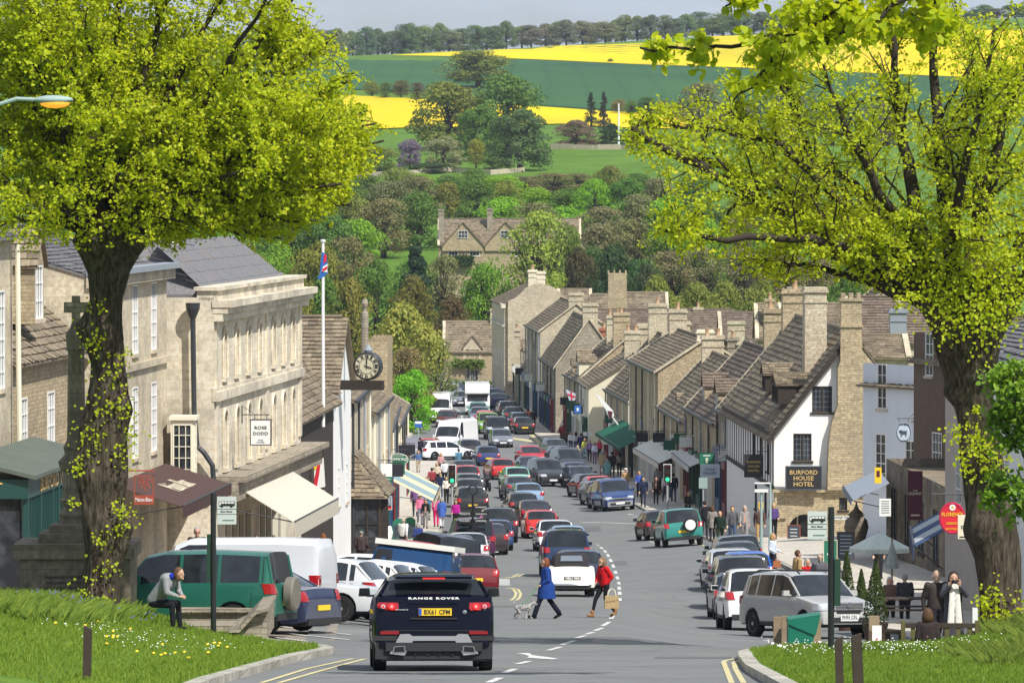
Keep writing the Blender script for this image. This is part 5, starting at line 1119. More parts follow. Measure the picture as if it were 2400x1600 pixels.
def leaves(name, P, dirs, size, m_, parent, fold=.35, jitter=1.0, pts=6):
 """heart shaped folded leaves: P (n,3) positions, dirs (n,3) preferred facing"""
 n = len(P); s = size*NR.uniform(.65, 1.35, n)[:, None]
 nrm = dirs + NR.normal(0, jitter*.6, (n, 3)); nrm /= np.linalg.norm(nrm, axis=1)[:, None]+1e-9
 a = NR.normal(0, 1, (n, 3)); a[:, 2] -= .8; a -= (a*nrm).sum(1)[:, None]*nrm; a /= np.linalg.norm(a, axis=1)[:, None]+1e-9
 b = np.cross(nrm, a)
 f = nrm*fold*s*.35
 if pts == 6:
  v = np.stack([P, P+a*s*.15+b*s*.42+f, P+a*s*.6+b*s*.40+f, P+a*s, P+a*s*.6-b*s*.40+f, P+a*s*.15-b*s*.42+f], 1).reshape(-1, 3)
  i = np.arange(n)[:, None]*6; F_ = np.concatenate([i+[0, 1, 2, 3], i+[0, 3, 4, 5]], 1).reshape(-1, 4)
 else:
  v = np.stack([P-a*s*.5, P+b*s*.42+f, P+a*s*.5, P-b*s*.42+f], 1).reshape(-1, 3); F_ = np.arange(n*4).reshape(-1, 4)
 me = D.meshes.new(name); me.vertices.add(len(v)); me.vertices.foreach_set('co', v.ravel()); nf = len(F_)
 me.loops.add(nf*4); me.loops.foreach_set('vertex_index', F_.ravel().astype(np.int32)); me.polygons.add(nf); me.polygons.foreach_set('loop_start', (np.arange(nf)*4).astype(np.int32)); me.polygons.foreach_set('loop_total', np.full(nf, 4, np.int32)); me.update(calc_edges=True)
 me.materials.append(m_); o = D.objects.new(name, me); C.objects.link(o); o.parent = parent; return o
def trunk_mesh(ring_px, d, root, name='trunk', lean=0, n=40, seed=1, burr=()):
 """knobbly trunk from the edges seen at each height: (py, left px, right px)"""
 rg = random.Random(seed); base = root.location; rows = []
 pr = ring_px; ys = []; k = 5
 for (a, b) in zip(pr, pr[1:]):
  for i in range(k): t_ = i/k; ys.append(tuple(a[j]+(b[j]-a[j])*(t_*t_*(3-2*t_)) for j in range(3)))
 ys.append(pr[-1]); m = MB(); ph = [rg.uniform(0, 6.28) for _ in range(8)]
 for y, l, r_ in ys:
  c = W((l+r_)/2, y, d); R_ = (r_-l)/2*d/F; ring = []
  for q in range(n):
   a = 2*math.pi*q/n; z = c.z
   w = 1+.05*math.sin(3*a+ph[0]+z*1.3)+.045*math.sin(5*a+ph[1]-z*2.1)+.03*math.sin(9*a+ph[2]+z*3)+.02*math.sin(14*a+ph[3]+2*z)+rg.uniform(-.012, .012)
   for (bp, ba, br, bs) in burr:
    bz = W(0, bp, d).z; w += bs*math.exp(-((z-bz)**2)/(br*br)-((math.atan2(math.sin(a-ba), math.cos(a-ba)))**2)/.35)
   ring.append((c.x+R_*w*math.cos(a)-base.x, d+R_*w*math.sin(a)-base.y, z-base.z))
  rows.append(ring)
 vs = [p for r0 in rows for p in r0]; fs = [(i*n+j, (i+1)*n+j, (i+1)*n+(j+1) % n, i*n+(j+1) % n) for i in range(len(rows)-1) for j in range(n)]
 fs.append(tuple(range(n))); m.add(vs, fs); return m.build(name, bark, root, smooth=0)
def grow(root, d, limbs, inside, nsec, ntw, leafn, leafsize, lm, seed, dens=lambda p: 1, seclen=(1.0, 2.2), twlen=(.45, 1.0), limb_part='limbs'):
 rg = random.Random(seed); B = root.location; thick, thin = MB(), MB(); LP, LD = [], []
 for pts, r0 in limbs:
  pts = [Vector(p) for p in pts]; sub = []
  for a, b in zip(pts, pts[1:]):
   for i in range(4): sub.append(a.lerp(b, i/4)+Vector([rg.uniform(-.05, .05) for _ in range(3)]))
  sub.append(pts[-1]); k = len(sub)
  thick.tube([p-B for p in sub], [r0*(1-.82*i/(k-1))+.008 for i in range(k)], 8)
  total = sum((b-a).length for a, b in zip(sub, sub[1:]))
  for s_ in range(int(nsec*total/3.5)+2):
   t_ = rg.uniform(.12, 1)**.8; i = min(int(t_*(k-1)), k-2); p = sub[i].lerp(sub[i+1], rg.random()); ax = (sub[i+1]-sub[i]).normalized()
   dv = (ax*.7+Vector([rg.gauss(0, .75) for _ in range(3)])+Vector((0, 0, .22))).normalized(); L_ = rg.uniform(*seclen)*(1-.35*t_)
   sp = [p];
   for q in range(4): dv = (dv+Vector([rg.gauss(0, .18) for _ in range(3)])+Vector((0, 0, -.03))).normalized(); sp.append(sp[-1]+dv*L_/4)
   if not inside(sp[-1]):
    sp = sp[:3]
    if not inside(sp[-1]): continue
   rr = max(.010, r0*.30*(1-.6*t_)); thick.tube([v-B for v in sp], [rr*(1-.7*q/(len(sp)-1)) for q in range(len(sp))], 5, cap=False)
   for w_ in range(int(ntw*rg.uniform(.7, 1.3))):
    j = rg.randrange(1, len(sp)); q0 = sp[j-1].lerp(sp[j], rg.random()); dv2 = (dv*.5+Vector([rg.gauss(0, .8) for _ in range(3)])).normalized(); l2 = rg.uniform(*twlen)
    q1 = q0+dv2*l2*.5; q2 = q1+(dv2+Vector((rg.gauss(0, .2), rg.gauss(0, .2), -.25))).normalized()*l2*.5
    if not inside(q2): continue
    thin.tube([q0-B, q1-B, q2-B], [.0075, .005, .003], 3, cap=False)
    dn = dens(q2)
    for z in range(int(leafn*dn*rg.uniform(.6, 1.4)+rg.random())):
     e = rg.random(); lp = (q0.lerp(q1, e*2) if e < .5 else q1.lerp(q2, e*2-1))+Vector([rg.gauss(0, .05) for _ in range(3)]); LP.append(lp-B); LD.append((rg.gauss(0, .6), rg.gauss(-.25, .5), .8))
 thick.build('limb', twigm, root, smooth=0); thin.build('twig', twigm, root)
 if LP: leaves('leaf_crown', np.array(LP), np.array(LD), leafsize, lm, root)
 return len(LP)
def tufts(root, spots, d, lm, n=60, size=.09, name='leaf_tuft', r=.16, dy=-.5):
 B = root.location; dy0 = dy
 for (px, py, sc) in spots:
  dy = -1.2 if (px > 2000 and py < 760) else (-.62 if px > 2000 else dy0)
  c = W(px, py, d+dy)-B; k = int(n*sc); P_ = np.array(c)+NR.normal(0, 1, (k, 3))*np.array((r*sc, .10, r*1.2*sc)); leaves(name, P_, np.tile((0, -.8, .5), (k, 1)), size, lm, root)
dL = 114
LT = empty('lime_tree', (X(235, dL), dL, bankz(X(235, dL), dL)-.05), 0, 'large lime tree in dense fresh leaf with dark knobbly trunk, beside the stone memorial', 'tree')
LR = [(1440, 168, 292), (1410, 185, 278), (1340, 195, 280), (1280, 198, 300), (1240, 196, 306), (1180, 190, 290), (1120, 178, 298), (1060, 186, 300), (1000, 192, 302), (960, 205, 306), (900, 212, 300), (850, 212, 290), (800, 196, 286), (765, 187, 284), (740, 193, 283), (700, 210, 285), (640, 206, 303), (600, 190, 326), (565, 176, 350), (545, 186, 342), (530, 205, 325), (518, 235, 295), (515, 262, 268)]
trunk_mesh(LR, dL, LT, seed=3, burr=((775, 3.1, .25, .35), (1225, -.9, .2, .3), (1080, 3.4, .3, .2), (960, -.4, .3, .2)))
def in_left(p):
 px = 1200+p.x*F/p.y; py = 430-(p.z-CZ)*F/p.y
 ed = [(-200, 560), (0, 690), (60, 770), (110, 810), (190, 870), (235, 800), (300, 915), (340, 880), (400, 865), (450, 820), (500, 800), (545, 750), (590, 560), (615, 440), (640, 330)]
 e = [x for y, x in ed if y <= py]; xm = lerp_tab([(y, x) for y, x in ed], py)
 lo = lerp_tab([(-200, 600), (60, 598), (160, 575), (200, 600), (330, 600), (380, 590), (440, 560), (560, 555), (650, 590), (760, 565), (860, 420), (960, 300)], px)
 return px < xm+28*math.sin(py/21+p.y)+18*math.sin(py/9)+rnd.gauss(0, 16) and py < lo+16*math.sin(px/23+p.y)+12*math.sin(px/51)+rnd.gauss(0, 10) and py > -260 and px > -260
rg = random.Random(11); limbs = []
hx = W(262, 560, dL)
def limb_to(px, py, dy, r0, bend=.0, start=None):
 a = start or Vector((hx.x+rg.uniform(-.5, .6), dL+rg.uniform(-.3, .3), hx.z+rg.uniform(-.1, .1))); b = W(px, py, dL+dy)
 m1 = a.lerp(b, .35)+Vector((0, 0, .25+bend)); m2 = a.lerp(b, .7)+Vector((0, 0, .25+bend)); return ([a, m1, m2, b], r0)
for px, py, dy, r0 in [(40, -60, -1.5, .1), (-40, 60, 1, .1), (120, 80, 1.5, .09), (60, -120, 1.5, .1), (-90, -40, 0, .1), (220, -60, 2, .09), (160, 150, -2, .08), (800, 430, -1.5, .12), (850, 330, 1, .11), (830, 180, -.5, .12), (700, 520, -1, .09), (720, 60, 1, .11), (600, 470, 1.5, .09), (560, 550, -.6, .08), (560, 250, -2, .10), (520, 0, 0, .12), (430, 380, 2, .10), (420, -80, -1, .11), (650, -40, -2, .10), (330, 150, 1, .11), (300, -100, 0, .12), (200, 50, -2, .10), (150, -60, 1, .11), (60, 100, -1, .10), (0, 300, 0, .11), (-60, 200, 1.5, .10), (-80, 420, -1, .10), (60, 500, 1, .09), (-40, 540, -1.5, .10), (120, 360, 2, .08), (240, 300, -2.4, .09), (430, 520, -1.8, .08), (760, 300, -2.6, .09), (650, 200, 2.6, .09), (330, 470, 2.4, .07), (330, 420, -2.6, .07), (480, 160, 2.8, .09), (860, 260, 2, .08), (880, 290, 0, .07), (640, 380, -2.8, .08), (800, 380, -.5, .09), (770, 470, .5, .09), (850, 400, 1.5, .08), (740, 400, 1.8, .08), (820, 480, -1, .07), (900, 330, .8, .07), (690, 330, -1.5, .08), (660, 560, .8, .07), (790, 80, 1.5, .08), (740, -60, 0, .09), (100, 220, 2.8, .08), (100, 480, -2.4, .07)]:
 limbs.append(limb_to(px, py, dy, r0))
nl = grow(LT, dL, limbs, in_left, 10, 9, 31, .070, limeleaf, 21, dens=lambda p: .6 if (430-(p.z-CZ)*F/p.y > 400 and 1200+p.x*F/p.y < 480) else 1)
tufts(LT, [(270, 878, 1), (255, 935, 1.3), (215, 1000, 1.2), (218, 1040, .9), (295, 960, .7), (290, 1070, .9), (188, 1090, .6), (215, 800, 1), (228, 720, .6), (238, 790, .4), (298, 830, .5), (255, 1330, .8), (270, 1245, .5), (225, 1255, .4), (240, 1265, .4), (300, 1210, .7), (285, 1190, .4), (180, 1105, .4), (170, 1180, .4), (275, 1190, .5), (305, 1030, .8), (200, 1390, 1.4), (245, 1420, .7)], dL, limeleaf, 50, .058)
dR = 113.5
RT = empty('lime_tree', (X(2345, dR), dR, bankz(X(2345, dR), dR)-.1), 0, 'lime tree with sparse crown and broad burred trunk at the right edge behind the bench', 'tree')
RR = [(1530, 2270, 2425), (1480, 2299, 2405), (1400, 2295, 2392), (1310, 2283, 2388), (1260, 2266, 2385), (1200, 2266, 2376), (1130, 2260, 2350), (1060, 2249, 2347), (1000, 2248, 2336), (960, 2240, 2327), (920, 2224, 2325), (870, 2214, 2336), (800, 2190, 2345), (750, 2170, 2365), (700, 2140, 2385), (665, 2130, 2395), (645, 2145, 2385), (628, 2165, 2365), (612, 2195, 2340), (602, 2225, 2310), (599, 2262, 2274)]
trunk_mesh(RR, dR, RT, seed=8, burr=((925, 3.4, .16, .28), (1225, -1.9, .3, .3), (1090, -1.0, .3, .22), (1240, 3.3, .25, .22)))
def in_right(p):
 px = 1200+p.x*F/p.y; py = 430-(p.z-CZ)*F/p.y
 xm = lerp_tab([(-200, 1900), (60, 1800), (130, 1700), (230, 1560), (270, 1440), (330, 1450), (400, 1520), (480, 1500), (545, 1480), (600, 1560), (640, 1700), (680, 1850), (700, 2050)], py)
 lo = lerp_tab([(1400, 570), (1500, 590), (1650, 630), (1800, 690), (1950, 640), (2100, 740), (2200, 790), (2340, 760), (2500, 760)], px)
 return px > xm+22*math.sin(py/19+p.y)+rnd.gauss(0, 14) and py < lo+rnd.gauss(0, 12) and py > -260 and px < 2700
w = lambda *l: [W(px, py, dR+dy) for px, py, dy in l]
limbsR = [(w((2160, 700, 0), (2100, 672, -.3), (2040, 640, -.6), (1960, 585, -.8), (1850, 500, -1), (1720, 430, -1), (1560, 350, -1.2), (1480, 300, -1.3)), .17),
 (w((2170, 660, .2), (2080, 600, .3), (1960, 520, .6), (1830, 440, .8), (1700, 390, 1), (1560, 350, 1.2)), .13), (w((2180, 640, 0), (2150, 520, 0), (2130, 380, .3), (2100, 220, .5), (2085, 0, .5)), .14),
 (w((2230, 640, 0), (2215, 480, .2), (2195, 330, 0), (2190, 120, 0), (2185, -100, 0)), .14), (w((2270, 650, -.2), (2290, 500, -.3), (2340, 330, -.6), (2400, 180, -1)), .13), (w((2330, 670, 0), (2400, 560, .5), (2500, 450, 1), (2600, 300, 1)), .12),
 (w((2150, 680, .5), (2020, 560, 1.2), (1900, 380, 1.8), (1850, 200, 2), (1830, 80, 2)), .09), (w((2160, 690, -.4), (2040, 600, -1.5), (1900, 560, -2.2), (1700, 560, -2.6), (1560, 540, -2.8)), .10), (w((2200, 640, -.5), (2060, 450, -1.8), (1980, 300, -2.2), (1930, 150, -2.4)), .08),
 (w((2190, 640, .5), (2000, 430, 2), (1800, 320, 2.5), (1700, 260, 2.6)), .08), (w((2300, 650, .3), (2300, 480, 1.4), (2260, 300, 2), (2280, 100, 2)), .09), (w((2240, 640, -.6), (2240, 480, -1.8), (2290, 280, -2.5), (2330, 60, -2.6)), .09), (w((2140, 700, 0), (1960, 640, -.5), (1850, 620, -1), (1740, 600, -1)), .06), (w((2150, 640, 0), (1980, 480, 0), (1820, 330, 0), (1640, 300, 0), (1480, 280, 0)), .07), (w((2360, 690, -.2), (2440, 640, -.8), (2540, 560, -1)), .09), (w((2200, 650, -.6), (2120, 600, -1.6), (2060, 560, -2), (1990, 560, -2.2)), .05)]
def densR(p):
 px = 1200+p.x*F/p.y; py = 430-(p.z-CZ)*F/p.y
 return .55 if (1850 < px < 2260 and 120 < py < 480) else (1.25 if py > 480 and px > 2100 else .9)
nr_ = grow(RT, dR, [(a_, b_*1.35) for a_, b_ in limbsR], in_right, 11, 9, 27, .068, limeleaf, 33, dens=densR)
tufts(RT, [(2170, 640, 2.5), (2250, 620, 3), (2330, 640, 3), (2210, 700, 2), (2290, 720, 2.4), (2360, 720, 2), (2190, 600, 2), (2290, 570, 3), (2360, 600, 3), (2220, 660, 2.4), (2280, 670, 2.6), (2340, 680, 2.4), (2200, 560, 2.6), (2240, 540, 2.6), (2380, 640, 2), (2150, 600, 1.8), (2230, 740, 1.4), (2320, 740, 1.6), (2245, 1010, .8), (2290, 1030, 1), (2305, 1060, .8), (2255, 1070, .5), (2350, 1060, 1), (2268, 1098, .5), (2310, 1100, .4), (2330, 1110, .8), (2330, 1410, 1), (2370, 1440, 1.2), (2300, 1420, .8), (2285, 960, .3)], dR, limeleaf, 75, .066)
dN = 84; o = empty('lime_branch', W(2150, -260, dN), 0, 'leafy branch with larger leaves reaching in from the top, in front of the yellow field', 'branch')
w = lambda *l: [W(px, py, dN+dy) for px, py, dy in l]
def in_near(p):
 px = 1200+p.x*F/p.y; py = 430-(p.z-CZ)*F/p.y; return py < lerp_tab([(1480, 130), (1600, 190), (1700, 235), (1850, 215), (1950, 170), (2150, 150), (2500, 120)], px)+rnd.gauss(0, 8) and px > lerp_tab([(-100, 1640), (20, 1670), (60, 1760), (90, 1510), (150, 1490), (200, 1640)], py)
grow(o, dN, [(w((2150, -260, 0), (2050, -40, 0), (1900, 60, 0), (1780, 95, .2), (1650, 115, .3), (1500, 112, .4)), .05), (w((1900, 60, 0), (1830, 120, .2), (1770, 190, .3), (1720, 235, .3)), .025), (w((2050, -40, 0), (1850, -30, -.3), (1700, 15, -.4)), .03), (w((2150, -260, 0), (2120, 0, -.2), (2000, 70, -.3), (1900, 130, -.3)), .04), (w((2150, -260, 0), (2200, 0, .2), (2150, 60, .2)), .04)], in_near, 10, 6, 9, .135, limeleaf, 5, seclen=(.4, 1.0), twlen=(.2, .5))
dS = 100; o = empty('sapling', (X(2440, dS), dS, bankz(X(2440, dS), dS)), 0, 'dark green leafy branches in front of the white house at the right edge', 'tree')
w = lambda *l: [W(px, py, dS+dy) for px, py, dy in l]
grow(o, dS, [(w((2440, 1560, 0), (2440, 1300, 0), (2430, 1100, 0), (2380, 900, 0)), .06), (w((2435, 1250, 0), (2370, 1150, 0), (2310, 1130, .1)), .03), (w((2430, 1100, 0), (2370, 1030, 0), (2330, 990, 0)), .03), (w((2430, 1000, 0), (2370, 900, .1), (2325, 870, .1)), .03), (w((2440, 1050, -.3), (2400, 950, -.4), (2370, 860, -.4)), .03)],
     lambda p: 840 < 430-(p.z-CZ)*F/p.y < 1240 and 1200+p.x*F/p.y > 2300+rnd.gauss(0, 8), 16, 7, 14, .09, darkleaf, 9, seclen=(.35, .8), twlen=(.2, .4))
TP = {}
def tree_proto(kind, seed, n=2600, clumps=34, leaf=.42, shape='round'):
 rg = random.Random(seed); nr = np.random.default_rng(seed)
 root = empty('tree'); H = 10.0
 tk = MB(); tk.tube([(0, 0, -1.5), (.1, 0, 1.5), (0, .1, 4), (.1, 0, 6.5)], [.42, .34, .25, .12], 7)
 P_, N_ = [], []
 for i in range(clumps):
  if shape == 'round':
   a = rg.uniform(0, 6.28); v = rg.uniform(-.75, 1); rr = math.sqrt(max(0, 1-v*v))*rg.uniform(.55, 1); c = np.array((rr*3.4*math.cos(a), rr*3.4*math.sin(a), 4.7+v*4.1)); cr_ = rg.uniform(.7, 1.8)
  elif shape == 'conifer':
   v = rg.random()**.8; a = rg.uniform(0, 6.28); rr = (1-v)*2.6*rg.uniform(.5, 1); c = np.array((rr*math.cos(a), rr*math.sin(a), 1+v*8.6)); cr_ = rg.uniform(.5, 1.1)*(1.15-v*.7)
  elif shape == 'bush':
   a = rg.uniform(0, 6.28); v = rg.uniform(-.15, 1); rr = math.sqrt(max(0, 1-v*v))*rg.uniform(.5, 1); c = np.array((rr*4.0*math.cos(a), rr*4.0*math.sin(a), 1.6+v*6.8)); cr_ = rg.uniform(.7, 1.8)
  else:
   a = rg.uniform(0, 6.28); v = rg.uniform(-.9, 1); rr = math.sqrt(max(0, 1-v*v))*rg.uniform(.3, 1); c = np.array((rr*3.3*math.cos(a), rr*3.3*math.sin(a), 5.0+v*4.5)); cr_ = rg.uniform(.8, 1.5)
  if i % 3 == 0: tk.tube([(0, 0, 2.5+rg.uniform(0, 2)), tuple((np.array((0, 0, 3.5))+c)/2), tuple(c)], [.14, .09, .03], 5, cap=False)
  k = int(n/clumps); dv = nr.normal(0, 1, (k, 3)); dv[:, 2] = np.abs(dv[:, 2])*np.where(nr.random(k) < .8, 1, -1); dv /= np.linalg.norm(dv, axis=1)[:, None]; P_.append(c+dv*cr_*nr.uniform(.75, 1.08, (k, 1))*np.array((1.1, 1.1, .8))); N_.append(dv)
 if shape == 'airy':
  for _ in range(60):
   a = rg.uniform(0, 6.28); e = Vector((math.cos(a)*rg.uniform(.5, 3.8), math.sin(a)*rg.uniform(.5, 3.8), rg.uniform(4, 9.6))); b = Vector((e.x*.35, e.y*.35, e.z*.55)); tk.tube([b, e], [.06, .02], 3, cap=False)
 tk.build('trunk', twigm, root); leaves('crown', np.concatenate(P_), np.concatenate(N_), leaf, farleaf, root, jitter=.7, pts=4)
 root['_w'] = 1.0; return root
PR = {'round': [tree_proto('round', s, 8000, 60, .28) for s in (1, 2, 3)], 'airy': [tree_proto('airy', s, 5200, 60, .26, 'airy') for s in (4, 5)], 'conifer': [tree_proto('conifer', s, 3600, 50, .30, 'conifer') for s in (6,)], 'bush': [tree_proto('bush', s, 8000, 52, .30, 'bush') for s in (7, 8)]}
PD = {'round': (8.6, 10.4), 'airy': (8.0, 10.6), 'conifer': (6.2, 10.2), 'bush': (10.4, 9.6)}
TUSED = set(); trg = random.Random(99)
def tree(px, top, base, w, kind, col, label, d=None, group=None, v=None, name=None, cat='tree', ground=True):
 """top, base and w are read off the photo; the tree is set on the hillside at its real distance"""
 if d is None: g_ = G(px, base, y0=640); d = g_.y
 i = trg.randrange(len(PR[kind])) if v is None else v; p = PR[kind][i]
 if (kind, i) in TUSED: o = copy_tree(p)
 else: o = p; TUSED.add((kind, i))
 x = X(px, d); z = zg(x, d) if ground else ZP(base, d); zt = ZP(top, d); W0, H0 = PD[kind]
 o.location = (x, d, z-.2); sx = w*d/F/W0; o.scale = (sx, sx, (zt-z)/H0); o.rotation_euler = (0, 0, trg.uniform(0, 6.28))
 o.name = name or {'round': 'broadleaf_tree', 'airy': 'budding_tree', 'conifer': 'conifer_tree', 'bush': 'bush'}[kind]
 tag(o, label, cat, group)
 for ch in o.children:
  if ch.name.startswith('crown'): ch.color = (*[q*1.8*trg.uniform(.9, 1.1) for q in col], 1)
 return o
OLV = (.115, .135, .022); BRT = (.12, .22, .012); MID = (.06, .115, .016); DRK = (.018, .042, .014); BRN = (.12, .115, .05); GLD = (.16, .155, .018); GRN = (.035, .085, .016)
for i in range(78):
 px = 240+i*28+trg.uniform(-9, 9); b = lerp_tab([(200, 128), (730, 122), (900, 117), (1100, 109), (1250, 103), (1400, 97), (1600, 87), (1900, 79), (2500, 67)], px)
 g_ = G(px, b, y0=1500, st=4); col = trg.choice([(.075, .12, .05), (.065, .10, .055), (.10, .14, .055), (.11, .11, .07)])
 tree(px, b-trg.uniform(46, 64), b, trg.uniform(62, 90), trg.choice(['round', 'bush', 'bush', 'airy']), col, 'grey green tree standing in the unbroken tree line on the skyline ridge', d=min(max(g_.y, 1905), 1990)+trg.uniform(0, 30), group='trees along the skyline ridge')
tree(1122, 108, 205, 185, 'round', (.10, .12, .02), 'pale olive round tree standing highest, in front of the dark green wheat')
tree(1050, 180, 350, 235, 'bush', (.10, .115, .018), 'broad olive tree left in the group below the pale olive one')
tree(1188, 160, 350, 215, 'bush', (.065, .12, .02), 'tall mid green tree at the centre of the group, right of the broad olive one')
tree(1125, 235, 375, 140, 'bush', (.06, .115, .02), 'mid green tree in the gap between broad olive tree and horse chestnut')
tree(1218, 246, 400, 195, 'bush', (.055, .095, .032), 'dark horse chestnut with pale blossom candles, nearest of the big group')
tree(1040, 312, 398, 125, 'bush', (.15, .17, .08), 'pale hawthorn bush with cream blossom left of the horse chestnut')
tree(960, 320, 396, 85, 'bush', (.13, .09, .14), 'lilac bush with mauve blossom left of the pale hawthorn')
tree(885, 335, 402, 130, 'bush', OLV, 'olive bush at the left end of the upper meadow wall')
tree(1116, 318, 395, 50, 'round', GLD, 'small golden green tree between hawthorn and horse chestnut')
tree(1155, 362, 404, 60, 'bush', (.06, .1, .02), 'low round shrub at the foot of the horse chestnut')
tree(1010, 378, 404, 180, 'bush', (.035, .06, .02), 'long clipped dark hedge above the meadow wall', name='hedge', cat='hedge')
for i, (px, tp, bs, w_, c_) in enumerate([(872, 186, 226, 50, OLV), (905, 190, 230, 46, MID), (940, 183, 230, 50, (.08, .09, .03)), (978, 190, 234, 46, (.07, .06, .04)), (1450, 228, 266, 44, BRN), (1480, 232, 268, 44, MID), (1515, 222, 268, 56, GRN), (1550, 232, 270, 50, (.08, .08, .03)), (1590, 236, 274, 50, BRN), (1690, 236, 280, 60, MID), (1735, 232, 284, 60, BRN)]):
 tree(px, tp, bs, w_, 'airy' if i % 2 else 'round', c_, 'tree in the thin hedgerow along the lower edge of the dark green wheat', group='hedgerow trees below the wheat')
tree(1385, 212, 300, 48, 'conifer', (.02, .03, .012), 'dark conifer, left of the pair above the purple brown bush'); tree(1415, 210, 310, 44, 'conifer', (.03, .03, .02), 'slim dark conifer, right of the pair above the purple brown bush')
tree(1350, 278, 346, 130, 'bush', (.13, .085, .06), 'broad purple brown bush left of the white pole'); tree(1432, 286, 346, 80, 'bush', DRK, 'dark evergreen clump directly left of the white pole')
tree(1502, 276, 335, 66, 'bush', (.30, .32, .26), 'white blossoming bush beside the field, right of the white pole')
tree(1640, 185, 330, 140, 'airy', (.115, .12, .05), 'tall brownish olive tree rising into the wheat field on the right')
tree(1772, 232, 320, 60, 'conifer', (.025, .045, .04), 'blue green conifer seen through the sparse crown'); tree(1725, 250, 330, 110, 'round', (.04, .06, .025), 'dark round tree beside the blue green conifer'); tree(1850, 180, 330, 130, 'airy', BRN, 'brown budding tree seen through the right lime tree'); tree(1950, 220, 340, 120, 'round', MID, 'green tree seen through the middle of the right lime tree'); tree(2080, 230, 340, 140, 'airy', BRN, 'leafless looking tree behind the upright limbs of the right lime'); tree(1430, 136, 146, 18, 'bush', (.08, .1, .03), 'tiny lone bush at the lower edge of the upper rapeseed field')
wood = 'mixed trees of the valley wood'
WL = {'BRT': 'fresh bright green tree in the valley wood', 'OLV': 'olive yellow tree in the valley wood', 'MID': 'mid green tree in the valley wood', 'BRN': 'brown budding tree in the valley wood', 'GRN': 'deep green tree in the valley wood'}
WC = dict(BRT=BRT, OLV=OLV, MID=MID, BRN=BRN, GRN=GRN)
for (bs, tp, x0, x1, step, ch) in [(440, 392, 860, 1560, 70, ['BRT', 'MID', 'BRN', 'BRT', 'OLV']), (500, 415, 840, 1700, 80, ['BRT', 'OLV', 'BRN', 'MID']), (560, 440, 430, 1010, 85, ['OLV', 'BRT', 'BRN', 'MID']), (560, 455, 1180, 1900, 85, ['BRN', 'MID', 'BRT', 'OLV']),
                           (610, 490, 420, 900, 90, ['BRT', 'OLV', 'BRT', 'MID']), (600, 500, 1400, 2200, 90, ['BRN', 'BRT', 'OLV', 'MID']), (680, 545, 480, 880, 85, ['OLV', 'BRN', 'OLV', 'BRT']), (680, 575, 1500, 2200, 90, ['BRN', 'OLV', 'BRN', 'GRN']), (760, 640, 540, 880, 80, ['OLV', 'OLV', 'BRN', 'MID']), (770, 640, 1540, 2150, 85, ['BRN', 'OLV', 'BRN', 'OLV']), (700, 590, 880, 1100, 80, ['MID', 'BRN']), (690, 560, 1330, 1480, 70, ['GRN', 'BRN'])]:
 px = x0
 while px < x1:
  k = trg.choice(ch); d_ = {440: 930, 500: 860, 560: 800, 610: 740, 600: 740, 680: 690, 760: 620, 770: 620, 700: 670, 690: 690}[bs]+trg.uniform(-15, 15)
  w_ = step*trg.uniform(1.5, 2.0); tree(px, tp+trg.uniform(-12, 22), bs, w_, 'airy' if k == 'BRN' else trg.choice(['round', 'bush', 'bush']), WC[k], WL[k], d=d_, group=wood); px += step*trg.uniform(.75, 1.1)
for (px, tp, w_, k, c_, dd, lb) in [(975, 562, 180, 'conifer', (.012, .035, .015), 655, 'very dark evergreen left of the manor house'), (968, 636, 140, 'bush', (.10, .095, .018), 640, 'golden olive tree in front of the very dark evergreen'), (1062, 684, 120, 'bush', (.075, .055, .018), 632, 'bronze brown tree right of the golden olive one'), (1140, 590, 150, 'round', (.075, .16, .012), 640, 'bright green maple below the manor house windows'), (1195, 640, 110, 'round', (.06, .11, .015), 628, 'olive green tree right of the bright maple'),
  (1262, 478, 190, 'airy', (.16, .20, .03), 690, 'airy yellow green willow in front of the manor house'), (1325, 500, 110, 'round', (.09, .13, .025), 695, 'light green tree covering the right end of the manor'), (1360, 560, 120, 'bush', (.05, .045, .02), 668, 'dark brown green tree right of the willow'), (1440, 565, 170, 'bush', (.022, .045, .012), 660, 'large dark evergreen behind the stout stone chimney'), (1520, 600, 120, 'bush', (.03, .05, .016), 650, 'dark green tree right of the large evergreen'), (1985, 610, 150, 'bush', (.05, .10, .012), 560, 'bushy green tree behind the two hotel chimneys'),
  (945, 700, 250, 'bush', (.17, .20, .035), 500, 'yellow olive tree standing left of the far street'), (1020, 780, 110, 'airy', (.12, .13, .04), 520, 'thin yellow green tree between the olive tree and the end house'), (948, 800, 130, 'airy', (.14, .10, .05), 495, 'brown twiggy tree just above the bright green bush'), (965, 850, 135, 'bush', (.10, .24, .012), 478, 'bright green tree overhanging the side road by the white box van'),
  (1190, 868, 80, 'bush', (.012, .025, .012), 575, 'dark shrub at the shaded foot of the tall house at the far end'), (895, 760, 80, 'bush', OLV, 470, 'olive tree behind the rubble end wall by the clock')]:
 tree(px, tp, 0, w_, k, c_, lb, d=dd)
def creeper(label, px0, px1, py0, py1, d, n, col):
 c = W((px0+px1)/2, (py0+py1)/2, d); o = empty('creeper', c, 0, label, 'climbing plant'); P_ = np.stack([NR.uniform(px0, px1, n), NR.uniform(py0, py1, n)], 1); pts = np.array([W(a, b, d) for a, b in P_])-np.array(c)+NR.normal(0, .12, (n, 3)); l = leaves('foliage', pts, np.tile((0, -1, .3), (n, 1)), .3, farleaf, o, pts=4); l.color = (*col, 1); m = MB(); m.tube([(0, 0, -1), (0, 0, 0)], .04, 5); m.build('stem', twigm, o)
